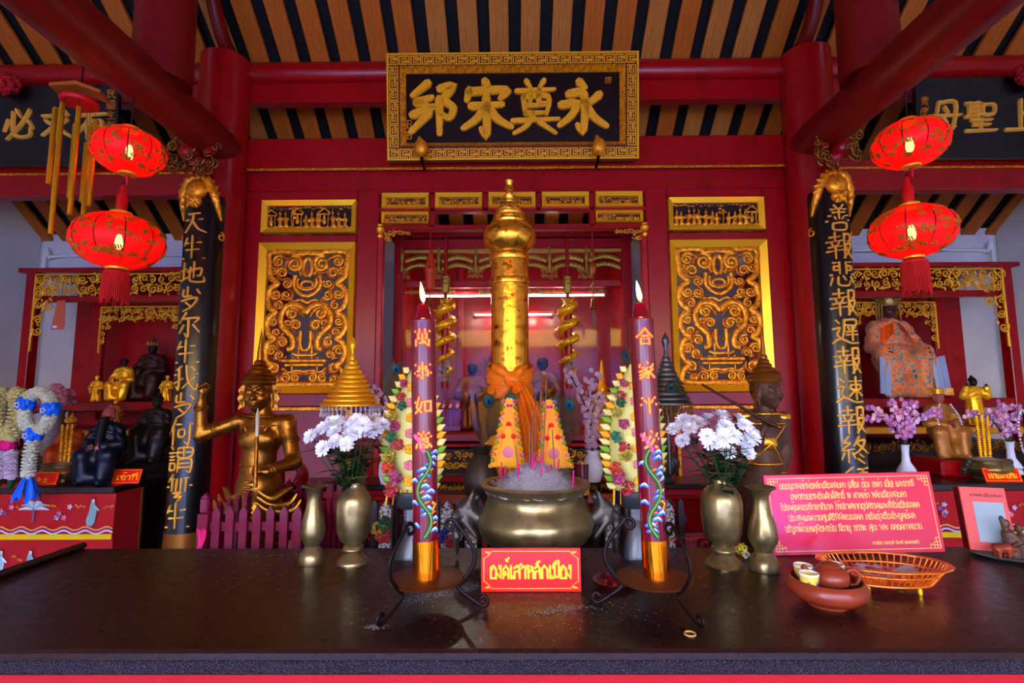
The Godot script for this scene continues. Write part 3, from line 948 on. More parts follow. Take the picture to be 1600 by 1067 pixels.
	make("porcelain", Color(0.86, 0.88, 0.90), 0.12, 0.0, {coat = 0.6})
	make("amber_plastic", Color(0.96, 0.46, 0.03), 0.14, 0.55, {coat = 0.6})
	make("coin", Color(0.72, 0.74, 0.78), 0.4, 0.3)
	make("plaster", Color(0.86, 0.84, 0.80), 0.7)
	make("courtyard_paving", Color(0.50, 0.47, 0.44), 0.8, 0.0, {bump = 0.2, scale = 1.0})
	make("blue_wall", Color(0.30, 0.42, 0.66), 0.7)
	make("blue_black", Color(0.05, 0.07, 0.12), 0.6)


func light_at(parent: Node3D, at: Vector3, c: Color, energy: float, size: float) -> void:
	var l := OmniLight3D.new()
	l.name = "glow"
	l.light_color = c
	l.light_energy = energy
	l.light_size = size
	l.omni_range = 14.0
	l.omni_attenuation = 2.0
	l.shadow_enabled = true
	parent.add_child(l, true)
	l.position = at


func hall() -> void:
	structure("floor", shape().box(Vector3(0, -0.1, 0.0), Vector3(9.0, 0.2, 9.4)), M.floor_tile)
	structure("wall_back", shape().box(Vector3(0, 1.65, -4.42), Vector3(8.9, 3.3, 0.2)), M.white_wall)
	for s in [-1, 1]:
		var w := structure("wall_left" if s < 0 else "wall_right", shape().slab(v2([-4.4, 0, 4.3, 0, 4.3, 3.25, 0.2, 5.85, -4.4, 2.75]), 0.2, Transform3D(Basis(Vector3(0, 0, -1), Vector3.UP, Vector3(1, 0, 0)), Vector3(s * 4.22, 0, 0))), M.white_wall)
		# conduit in the corner: down the wall and across
		var c := thing("conduit", "white electrical conduit running down the %s corner of the white wall" % ("left" if s < 0 else "right"), "pipe", Vector3(s * 4.05, 0, -4.27))
		part(c, "pipe", shape().tube(curve(v3([s * -1.9, 2.66, 0, s * -0.25, 2.66, 0, s * -0.06, 2.63, 0, 0, 2.52, 0, 0, 0.02, 0]), 4), 0.014, 8), M.plaster)


func courtyard() -> void:
	structure("ground", shape().box(Vector3(0, -0.16, 14.7), Vector3(40, 0.2, 20)), M.courtyard_paving)
	var h := thing("gate_house", "pale courtyard building with a yellow tiled roof facing the hall", "building", Vector3(2, -0.06, 14))
	part(h, "wall", shape().box(Vector3(0, 1.7, 0), Vector3(22, 3.4, 0.4)), M.blue_wall)
	part(h, "roof", shape().slab(v2([-1.4, 0, 1.4, 0, 0.1, 1.5, -0.1, 1.5]), 23.0, Transform3D(Basis(Vector3(0, 0, 1), Vector3.UP, Vector3(-1, 0, 0)), Vector3(0, 3.4, 0))), M.gilt_paint)
	for x in [-8, -4, 0, 4, 8]:
		part(h, "pillar", shape().tube([Vector3(x, 0, -1.0), Vector3(x, 3.4, -1.0)], 0.16, 10), M.lacquer_old)
	for x in [-1.84, 1.84, -4.0, 4.0]:
		var c := thing("front_column", "red round column at the open front of the hall", "column", Vector3(x, 0, 3.6), "front columns")
		part(c, "shaft", shape().tube([Vector3(0, 0, 0), Vector3(0, 3.3, 0)], 0.15, 16), M.lacquer_old)


func roof_y(d: float) -> float:
	return 3.665 - 0.776 * (d - 3.2)


func roof() -> void:
	var c := structure("ceiling")
	var a := Vector3(0, roof_y(4.55), -4.55)
	var b := Vector3(0, roof_y(0.3), -0.3)
	var along := (b - a).normalized()
	var basis := Basis(Vector3.RIGHT, Vector3(0, along.z, -along.y) * -1.0, along)
	var mid := (a + b) / 2
	var up := basis.y if basis.y.y > 0 else -basis.y
	part(c, "tile_layer", shape().box(mid + up * 0.085, Vector3(9.2, 0.06, a.distance_to(b)), 0.0, basis), M.roof_tile)
	var rng := RandomNumberGenerator.new()
	rng.seed = 4
	var pl := shape().box(Vector3.ZERO, Vector3(0.122, 0.026, a.distance_to(b)), 0.003, basis).mesh()
	for k in range(-20, 22):
		var x := -0.098 + 0.2 * k
		var o := part(c, "plank", pl, M.plank_pale if k in [-2, -1, 0, 1, 2, 5, 7, 8, -9] else M.plank)
		o.position = mid + up * 0.02 + Vector3(x + rng.randf_range(-0.006, 0.006), 0, 0)
		o.rotation.y = rng.randf_range(-0.002, 0.002)
	# the front slope of the roof
	var f0 := Vector3(0, roof_y(0.3), -0.3)
	var f1 := Vector3(0, 2.95, 4.35)
	var al := (f1 - f0).normalized()
	var bs := Basis(Vector3.RIGHT, Vector3(0, al.z, -al.y), al)
	part(c, "front_slope", shape().box((f0 + f1) / 2 + Vector3(0, 0.1, 0), Vector3(9.2, 0.1, f0.distance_to(f1) + 0.3), 0.0, bs), M.plank)
	part(c, "ridge", shape().box(f0 + Vector3(0, 0.12, 0), Vector3(9.2, 0.3, 0.5), 0.0), M.roof_tile)


func beams() -> void:
	# purlin and its board across the hall, over the screen wall
	var p := thing("purlin", "long round red roof beam with a board under it above the large name board", "beam", Vector3(0, 3.58, -3.2))
	part(p, "round_beam", shape().tube([Vector3(-4.1, 0, 0), Vector3(4.1, 0, 0)], 0.078, 20), M.lacquer)
	part(p, "board", shape().box(Vector3(0, -0.145, 0), Vector3(8.2, 0.135, 0.08), 0.006), M.lacquer)
	var top := 0
	for s in [-1, 1]:
		var side := "left" if s < 0 else "right"
		var b := thing("tie_beam", "thick round red beam running overhead to the %s column" % side, "beam", Vector3(s * 1.84, 3.0, 0))
		part(b, "log", shape().tube([Vector3(0, 0, -3.12), Vector3(0, 0.0, -2.2), Vector3(0, 0.0, 3.4)], [0.112, 0.118, 0.12], 24), M.beam_paint_dimmed)
		part(b, "post", shape().tube([Vector3(0, 0.07, -2.5), Vector3(0, 0.86, -2.5), Vector3(0, 1.16, -2.5)], [0.14, 0.135, 0.13], 24), M.beam_paint_dimmed)
		part(b, "upper_log", shape().tube([Vector3(0, 0.95, -2.75), Vector3(0, 0.95, 2.4)], 0.1, 20), M.beam_paint_dimmed)
		part(b, "upper_board", shape().box(Vector3(0, 0.81, -2.0), Vector3(0.06, 0.12, 1.2), 0.005), M.beam_paint_dimmed)
		var br := shape()
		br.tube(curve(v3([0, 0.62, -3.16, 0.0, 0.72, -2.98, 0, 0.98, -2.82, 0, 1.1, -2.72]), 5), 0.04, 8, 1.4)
		part(b, "brace", br, M.beam_paint_dimmed)
		# beams of the side bays with a gilt line
		var e := thing("side_beam", "flat red beam with a thin gilt line under the %s side name board" % side, "beam", Vector3(s * 3.0, 2.84, -3.2))
		part(e, "board", shape().box(Vector3(0, 0, 0), Vector3(2.2, 0.2, 0.09), 0.006), M.lacquer)
		part(e, "gilt_line", shape().box(Vector3(s * 0.02, 0.045, 0.048), Vector3(2.12, 0.014, 0.01), 0.003).box(Vector3(s * -1.03, 0.075, 0.048), Vector3(0.014, 0.06, 0.01), 0.003), M.gilt)
		# carved bracket where the beam meets the column
		var k := thing("carved_bracket", "dark glossy carved bracket of red and gold leaves under the %s beam end" % side, "bracket", Vector3(s * 1.87, 2.91, -2.93))
		var rng := RandomNumberGenerator.new()
		rng.seed = 31 + s
		var red := shape()
		red.box(Vector3(s * -0.0, 0.1, 0.06), Vector3(0.1, 0.07, 0.12), 0.02)
		for q in [[-0.06, 0.02, 0.055], [0.05, -0.03, 0.06], [0.0, -0.09, 0.045]]:
			red.ball(Vector3(s * q[0], q[1], 0.05), Vector3.ONE * q[2], 12, 8)
		part(k, "buds", red, M.lacquer)
		var gl := shape()
		for i in 26:
			var c := Vector3(rng.randf_range(-0.13, 0.12), rng.randf_range(-0.15, 0.04), 0.06 + rng.randf_range(0.0, 0.06))
			var sp := spiral(Vector2(c.x, c.y), 0.034, 0.006, rng.randf_range(0, TAU), 1.2 if i % 2 else -1.2, 10)
			vine(gl, sp, 0.009, c.z, 0.4)
		part(k, "leaves", gl, M.gilt_dark)


# a gilt picture frame in the plane z = 0, outer size w x h, sloping in
func frame_shape(w: float, h: float, band: float, front: float, inner: float) -> Shape:
	var sh := shape()
	var o := [Vector2(-w / 2, -h / 2), Vector2(w / 2, -h / 2), Vector2(w / 2, h / 2), Vector2(-w / 2, h / 2)]
	var q := [Vector2(-w / 2 + band, -h / 2 + band), Vector2(w / 2 - band, -h / 2 + band), Vector2(w / 2 - band, h / 2 - band), Vector2(-w / 2 + band, h / 2 - band)]
	for i in 4:
		var a: Vector2 = o[i]
		var b: Vector2 = o[(i + 1) % 4]
		var c: Vector2 = q[(i + 1) % 4]
		var d: Vector2 = q[i]
		sh.face([Vector3(a.x, a.y, front), Vector3(b.x, b.y, front), Vector3(c.x, c.y, inner), Vector3(d.x, d.y, inner)], Vector3(0, 0, 1))
		var out := Vector3((a + b).x, (a + b).y, 0)
		sh.face([Vector3(a.x, a.y, -0.02), Vector3(b.x, b.y, -0.02), Vector3(b.x, b.y, front), Vector3(a.x, a.y, front)], out)
		sh.face([Vector3(d.x, d.y, -0.02), Vector3(c.x, c.y, -0.02), Vector3(c.x, c.y, inner), Vector3(d.x, d.y, inner)], -out)
		sh.face([Vector3(a.x, a.y, -0.02), Vector3(b.x, b.y, -0.02), Vector3(c.x, c.y, -0.02), Vector3(d.x, d.y, -0.02)], Vector3(0, 0, -1))
	return sh


# carved scene of small figures, pavilions and trees, w x h, on the plane z = 0
func relief(w: float, h: float, seed_: int) -> Shape:
	var rng := RandomNumberGenerator.new()
	rng.seed = seed_
	var c := h / 26.0
	var f := Field.new(Vector3(-w / 2 - c, -h / 2 - c, -c * 2), Vector3(w / 2 + c, h / 2 + c, h * 0.28), c)
	var x := -w / 2 + h * 0.14
	while x < w / 2 - h * 0.1:
		var kind := rng.randi_range(0, 4)
		var foot := -h / 2 + h * rng.randf_range(0.06, 0.14)
		if kind <= 2:
			var tall := h * rng.randf_range(0.5, 0.66)
			var lean := rng.randf_range(-0.05, 0.05) * h
			f.limb(Vector3(x, foot, h * 0.06), Vector3(x + lean, foot + tall * 0.62, h * 0.09), h * 0.1, h * 0.065, 0.003)
			f.egg(Vector3(x + lean, foot + tall * 0.86, h * 0.1), Vector3(0.06, 0.075, 0.06) * h, 0.002)
			f.limb(Vector3(x + lean, foot + tall, h * 0.1), Vector3(x + lean * 1.4, foot + tall * 1.12, h * 0.1), h * 0.03, h * 0.02, 0.002)
			for s in [-1.0, 1.0]:
				f.chain([Vector3(x + lean + s * h * 0.06, foot + tall * 0.6, h * 0.08), Vector3(x + s * h * 0.12, foot + tall * 0.42, h * 0.12), Vector3(x + s * h * rng.randf_range(0.0, 0.14), foot + tall * rng.randf_range(0.35, 0.7), h * 0.16)], [h * 0.035, h * 0.03, h * 0.022], 0.002)
			x += h * 0.25
		elif kind == 3:
			var wd := h * 0.24
			for s in [-1.0, 1.0]:
				f.limb(Vector3(x + s * wd * 0.7, foot, h * 0.08), Vector3(x + s * wd * 0.7, foot + h * 0.5, h * 0.08), h * 0.03, h * 0.03, 0.001)
			f.limb(Vector3(x - wd, foot + h * 0.5, h * 0.1), Vector3(x + wd, foot + h * 0.5, h * 0.1), h * 0.035, h * 0.035, 0.001)
			f.limb(Vector3(x - wd * 1.1, foot + h * 0.56, h * 0.1), Vector3(x, foot + h * 0.76, h * 0.1), h * 0.03, h * 0.04, 0.001)
			f.limb(Vector3(x + wd * 1.1, foot + h * 0.56, h * 0.1), Vector3(x, foot + h * 0.76, h * 0.1), h * 0.03, h * 0.04, 0.001)
			f.egg(Vector3(x, foot + h * 0.2, h * 0.06), Vector3(0.09, 0.16, 0.06) * h, 0.002)
			f.egg(Vector3(x, foot + h * 0.4, h * 0.08), Vector3(0.055, 0.06, 0.055) * h, 0.002)
			x += wd * 1.7
		else:
			f.limb(Vector3(x, foot, h * 0.05), Vector3(x + rng.randf_range(-0.1, 0.1) * h, foot + h * 0.6, h * 0.05), h * 0.04, h * 0.025, 0.002)
			for k in 6:
				f.egg(Vector3(x + rng.randf_range(-0.16, 0.16) * h, foot + h * rng.randf_range(0.42, 0.82), h * rng.randf_range(0.04, 0.12)), Vector3(0.07, 0.05, 0.05) * h * rng.randf_range(0.8, 1.3), 0.002)
			x += h * 0.22
	var xx := -w / 2
	while xx < w / 2:   # rocks along the foot and leaves along the top
		f.egg(Vector3(xx, -h / 2 + h * 0.06, h * 0.05), Vector3(0.1, 0.06, 0.07) * h * rng.randf_range(0.7, 1.3), 0.002)
		f.egg(Vector3(xx + 0.05 * h, h / 2 - h * rng.randf_range(0.04, 0.12), h * 0.03), Vector3(0.08, 0.04, 0.05) * h * rng.randf_range(0.6, 1.3), 0.002)
		xx += h * 0.17
	return f.into(shape())


func carved_panel(called: String, label: String, c: Vector3, w: float, h: float, band: float, seed_: int, group: String) -> Node3D:
	var t := thing(called, label, "panel", c, group)
	part(t, "frame", frame_shape(w, h, band, 0.02, 0.004), M.gilt_bright)
	part(t, "backing", shape().box(Vector3(0, 0, -0.03), Vector3(w - band * 1.2, h - band * 1.2, 0.02)), M.dark_wood)
	part(t, "relief", relief(w - band * 2.0, h - band * 2.0, seed_).bend(func(p): return p + Vector3(0, 0, -0.018)), M.gilt)
	return t


const PY0 := 1.468
const PY1 := 2.428
const CX := -0.02


func screen_wall() -> void:
	var w := structure("wall_middle")
	var z := -3.23
	var d := 0.06
	# x0, x1, y0, y1 of the boards and rails of the red screen
	for r in [[-1.80, 1.78, 2.915, 3.122, 0.03, "head_beam"], [-1.80, 1.78, 2.775, 2.915, 0.0, "head_beam"]]:
		part(w, r[5], shape().box(Vector3((r[0] + r[1]) / 2, (r[2] + r[3]) / 2, z + r[4] / 2), Vector3(r[1] - r[0], r[3] - r[2], d + r[4]), 0.006), M.lacquer)
	for s in [-1, 1]:
		var xs := [[1.62, 1.79, 0.0, 2.775, "stile"], [0.862, 1.0, 0.0, 2.775, "stile"], [1.0, 1.62, 2.72, 2.775, "rail"], [1.0, 1.62, PY1, 2.485, "rail"], [1.0, 1.62, 1.385, PY0, "rail"]]
		for r in xs:
			part(w, r[4], shape().box(Vector3(CX + s * (r[0] + r[1]) / 2, (r[2] + r[3]) / 2, z), Vector3(r[1] - r[0], r[3] - r[2], d), 0.006), M.lacquer)
		part(w, "lower_panel", shape().box(Vector3(CX + s * 1.31, 0.69, z - 0.012), Vector3(0.64, 1.40, d - 0.02), 0.004), M.lacquer)
		var line := shape().box(Vector3(CX + s * 1.31, 1.372, z + 0.025), Vector3(0.60, 0.022, 0.016), 0.003)
		line.box(Vector3(CX + s * 1.02, 0.9, z + 0.025), Vector3(0.022, 0.96, 0.016), 0.003)
		part(w, "gilt_line", line, M.gilt)
		# slim post beside the opening with a gilt knob
		part(w, "slim_post", shape().box(Vector3(CX + s * 0.845, 1.25, z + 0.01), Vector3(0.036, 2.5, 0.05), 0.004), M.lacquer_old)
		part(w, "knob", shape().lathe(v2([0.0, -0.05, 0.016, -0.045, 0.02, -0.03, 0.012, -0.02, 0.026, 0.0, 0.03, 0.015, 0.018, 0.03, 0.022, 0.04, 0.0, 0.045]), 12, place(Vector3(CX + s * 0.846, 2.5, z + 0.045))), M.gilt)
	# rails between the small carved panels over the opening
	part(w, "rail", shape().box(Vector3(CX, 2.762, z), Vector3(1.73, 0.03, d), 0.004), M.lacquer)
	part(w, "rail", shape().box(Vector3(CX, 2.647, z), Vector3(1.73, 0.026, d), 0.004), M.lacquer)
	part(w, "rail", shape().box(Vector3(CX, 2.53, z), Vector3(1.73, 0.034, d), 0.004), M.lacquer)
	for k in 4:
		part(w, "muntin", shape().box(Vector3(CX - 0.516 + 0.344 * k, 2.70, z), Vector3(0.032, 0.13, d), 0.004), M.lacquer)
	for s in [-1, 1]:
		part(w, "muntin", shape().box(Vector3(CX + s * 0.516, 2.59, z), Vector3(0.032, 0.13, d), 0.004), M.lacquer)
		# carved corner brackets of the opening
		var rng := RandomNumberGenerator.new()
		rng.seed = 50 + s
		var f := foliage(0.2, 0.085, rng, func(p): return p.y > -0.09 * (1.0 - absf(p.x) / 0.23), 0.7)
		part(w, "corner_carving", shape().join(f, Transform3D(Basis.from_scale(Vector3(-s, 1, 1)), Vector3(CX + s * 0.83, 2.513, z + 0.03))), M.gilt)
	var gold := shape().box(Vector3(0, 2.907, z + 0.066), Vector3(3.5, 0.016, 0.014), 0.003)
	for s in [-1, 1]:
		gold.box(Vector3(s * 1.75, 2.98, z + 0.066), Vector3(0.014, 0.16, 0.014), 0.003)
	part(w, "gilt_line", gold, M.gilt)

	var n := ["leftmost", "second", "middle", "fourth", "rightmost"]
	for k in 5:
		carved_panel("small_carved_panel", "small gilt panel carved with tiny figures, %s of the row of five over the opening" % n[k], Vector3(CX - 0.688 + 0.344 * k, 2.704, z + 0.03), 0.302, 0.098, 0.024, 60 + k, "small carved panels over the opening")
	for s in [-1, 1]:
		carved_panel("small_carved_panel", "small gilt carved panel alone under the row of five, on the %s" % ("left" if s < 0 else "right"), Vector3(CX + s * 0.688, 2.59, z + 0.03), 0.302, 0.076, 0.014, 66 + s, "small carved panels over the opening")
		carved_panel("carved_scene_panel", "wide gilt panel carved with a scene of figures above the %s pierced panel" % ("left" if s < 0 else "right"), Vector3(CX + s * 1.31, 2.603, z + 0.03), 0.61, 0.215, 0.032, 71 + s, "carved scene panels")
		pierced_panel(Vector3(CX + s * 1.31, (PY0 + PY1) / 2, z + 0.02), "left" if s < 0 else "right")


var pierced: Node3D


# gilt panel of pierced scrollwork, the same on both halves
func pierced_panel(at: Vector3, side: String) -> void:
	var label := "tall gilt panel of pierced scrollwork in the red screen, %s of the opening" % side
	if pierced:
		copy(pierced, at, label)
		return
	var w := 0.615
	var h := PY1 - PY0
	var t := thing("pierced_panel", label, "panel", at, "pierced scrollwork panels")
	pierced = t
	part(t, "frame", frame_shape(w, h, 0.042, 0.035, 0.01), M.gilt_bright)
	var g := shape()
	var under := shape()
	var hw := w / 2 - 0.042
	var hh := h - 0.084
	var at2 := func(x: float, y: float) -> Vector2: return Vector2(x * hw, hh / 2 - y * hh)
	for s in [-1.0, 1.0]:
		var P2 := func(flat: Array) -> Array:
			var r := []
			for i in range(0, flat.size(), 2):
				var q: Vector2 = at2.call(flat[i] * s, flat[i + 1])
				r.append(q)
			return r
		# the waving outer band
		vine(g, curve(P2.call([0.0, 0.02, 0.3, 0.03, 0.42, 0.012, 0.92, 0.02, 0.94, 0.1, 0.9, 0.2, 0.72, 0.25, 0.9, 0.29, 0.95, 0.36, 0.88, 0.43, 0.74, 0.46, 0.9, 0.5, 0.95, 0.56, 0.86, 0.63, 0.74, 0.655, 0.9, 0.69, 0.95, 0.77, 0.86, 0.83, 0.76, 0.85, 0.92, 0.9, 0.92, 0.975, 0.5, 0.985, 0.0, 0.985]), 4), 0.0225, 0.004, 0.95, 0.5)
		# the mask: brow, cheeks and jaw
		vine(g, curve(P2.call([0.02, 0.06, 0.1, 0.1, 0.08, 0.17, 0.02, 0.2]), 4), 0.0150, 0.006, 0.9, 0.5)
		vine(g, curve(P2.call([0.30, 0.19, 0.32, 0.25, 0.26, 0.30, 0.12, 0.335, 0.0, 0.345]), 4), 0.0150, 0.008, 0.95, 0.5)
		vine(g, curve(P2.call([0.22, 0.215, 0.23, 0.25, 0.17, 0.285, 0.0, 0.30]), 4), 0.0112, 0.012, 0.95, 0.5)
		vine(g, curve(P2.call([0.0, 0.235, 0.1, 0.24, 0.15, 0.265, 0.08, 0.285, 0.0, 0.285]), 4), 0.0100, 0.008, 0.95, 0.5)
		# the great heart and its stem
		vine(g, curve(P2.call([0.0, 0.47, 0.1, 0.43, 0.3, 0.405, 0.5, 0.43, 0.6, 0.5, 0.55, 0.57, 0.38, 0.62, 0.3, 0.66, 0.3, 0.72, 0.42, 0.735]), 4), 0.0225, 0.008, 0.9, 0.5)
		vine(g, curve(P2.call([0.0, 0.395, 0.16, 0.37, 0.3, 0.38, 0.44, 0.36]), 4), 0.0112, 0.0, 0.6, 0.5)
		vine(g, curve(P2.call([0.12, 0.60, 0.12, 0.7, 0.06, 0.735, 0.0, 0.74]), 4), 0.0125, 0.006, 0.9, 0.5)
		vine(g, P2.call([0.0, 0.775, 0.2, 0.775, 0.3, 0.76]), 0.0112, 0.004, 0.9, 0.5)
		vine(g, P2.call([0.0, 0.815, 0.52, 0.815]), 0.0137, 0.006, 0.95, 0.5)
		vine(g, P2.call([0.0, 0.845, 0.46, 0.845]), 0.0112, 0.006, 0.95, 0.5)
		vine(g, curve(P2.call([0.0, 0.895, 0.2, 0.885, 0.35, 0.9, 0.5, 0.875]), 4), 0.0125, 0.004, 0.6, 0.5)
		for q in [[0.16, 0.70], [0.3, 0.79]]:
			vine(g, P2.call([q[0], q[1], q[0], q[1] + 0.1]), 0.008, 0.0, 0.9)
		# scrolls: x, y, radius, start angle, turns
		for q in [[0.33, 0.105, 0.058, 1.2, 1.6], [0.72, 0.085, 0.042, 2.4, -1.5], [0.62, 0.17, 0.036, 0.2, 1.4], [0.84, 0.15, 0.03, 3.4, 1.3], [0.5, 0.25, 0.032, 2.6, 1.3], [0.75, 0.33, 0.036, 0.6, -1.5], [0.5, 0.335, 0.034, 3.6, 1.4], [0.68, 0.41, 0.03, 1.5, 1.3], [0.34, 0.47, 0.044, 2.8, -1.6], [0.24, 0.555, 0.034, 0.5, 1.5], [0.43, 0.545, 0.03, 4.2, 1.3], [0.78, 0.53, 0.034, 2.0, -1.5], [0.7, 0.61, 0.03, 5.0, 1.3], [0.55, 0.68, 0.034, 1.0, 1.5], [0.8, 0.74, 0.036, 3.0, -1.5], [0.6, 0.775, 0.03, 5.2, 1.4], [0.72, 0.87, 0.036, 0.4, 1.5], [0.2, 0.935, 0.032, 2.2, -1.5], [0.44, 0.94, 0.032, 1.0, 1.5], [0.7, 0.945, 0.024, 4.0, -1.4], [0.14, 0.15, 0.024, 4.5, 1.2], [0.15, 0.66, 0.018, 1.0, 1.2]]:
			var c: Vector2 = at2.call(q[0] * s, q[1])
			var a0: float = q[3] if s > 0 else PI - q[3]
			vine(g, spiral(c, q[2], q[2] * 0.25, a0, q[4] * s, 18), q[2] * 0.3, 0.004, 0.55, 0.5)
			# a leaf off each scroll, on the lower layer
			var e: Vector2 = c + Vector2(cos(a0), sin(a0)) * q[2]
			var tip: Vector2 = e + Vector2(cos(a0 + 1.3 * s), sin(a0 + 1.3 * s)) * q[2] * 1.2
			under.tube(raise(curve([e, (e + tip) / 2 + Vector2(0, q[2] * 0.2), tip], 3), -0.004), [0.007, 0.013, 0.016, 0.016, 0.013, 0.008, 0.001], 6, 0.6, Vector3(0, 0, 1))
			under.tube(raise(spiral(c, q[2] * 1.3, q[2] * 0.8, a0 + 2.0, 0.45 * s, 6), -0.008), [0.006, 0.011, 0.014, 0.014, 0.011, 0.008, 0.002], 6, 0.6, Vector3(0, 0, 1))
	part(t, "scrollwork", g, M.gilt)
	part(t, "leaves", under, M.gilt_orange)


func altar_table() -> void:
	var t := thing("altar_table", "long dark brown altar table with a speckled edge and red cloth front", "table", Vector3(0, 0, -1.412))
	part(t, "tabletop", shape().box(Vector3(0.16, 0.938, 0), Vector3(3.23, 0.024, 0.686), 0.006), M.table_top)
	part(t, "rim", shape().box(Vector3(0.16, 0.918, 0.0), Vector3(3.23, 0.03, 0.69), 0.004), M.table_edge)
	var strip := thing("edge_strip", "thin dark wooden strip along the left end of the altar table", "strip", Vector3(-1.44, 0.961, -1.412))
	part(strip, "bead", shape().tube(v3([0, 0, 0.343, 0, 0.0, 0, 0, 0.0, -0.34]), 0.011, 8), M.dark_wood)
	part(t, "front_cloth", shape().sheet(120, 10, func(u, v): return Vector3(-1.43 + 3.18 * u, 0.905 - 0.877 * v, 0.336 + 0.008 * sin(u * 70.0) * v + 0.004 * sin(u * 23.0)), Vector3(0, 0, 1)), M.red_cloth)
	var rng := RandomNumberGenerator.new()
	rng.seed = 12
	for k in 14:
		part(t, "embroidery", shape().join(foliage(0.14, 0.06, rng), place(Vector3(-1.3 + k * 0.22, 0.85, 0.35))), M.gilt_paint)
	for x in [-1.36, 1.68]:
		for zz in [-0.28, 0.28]:
			part(t, "leg", shape().box(Vector3(x, 0.444, zz), Vector3(0.08, 0.888, 0.08), 0.008), M.dark_wood)


# a running key pattern along x from 0 to length, inside a band of height tall
func meander(sh: Shape, length: float, tall: float, at: Transform3D) -> void:
	var count := int(round(length / (tall * 1.15)))
	var u := length / count
	var b := tall * 0.11
	for k in count:
		var lines := [[0.08, 0.1, 0.92, 0.1], [0.08, 0.1, 0.08, 0.9], [0.92, 0.1, 0.92, 0.55], [0.92, 0.55, 0.5, 0.55], [0.08, 0.9, 0.7, 0.9], [0.3, 0.32, 0.7, 0.32], [0.3, 0.32, 0.3, 0.7], [0.3, 0.7, 0.92, 0.7], [0.92, 0.7, 0.92, 0.95]]
		for l in lines:
			var a := Vector3((k + l[0]) * u, (l[1] - 0.5) * tall, 0)
			var e := Vector3((k + l[2]) * u, (l[3] - 0.5) * tall, 0)
			if k % 2:
				a.y = -a.y
				e.y = -e.y
			sh.box(at * ((a + e) / 2), (e - a).abs() + Vector3(b, b, 0.008), 0.0, at.basis)


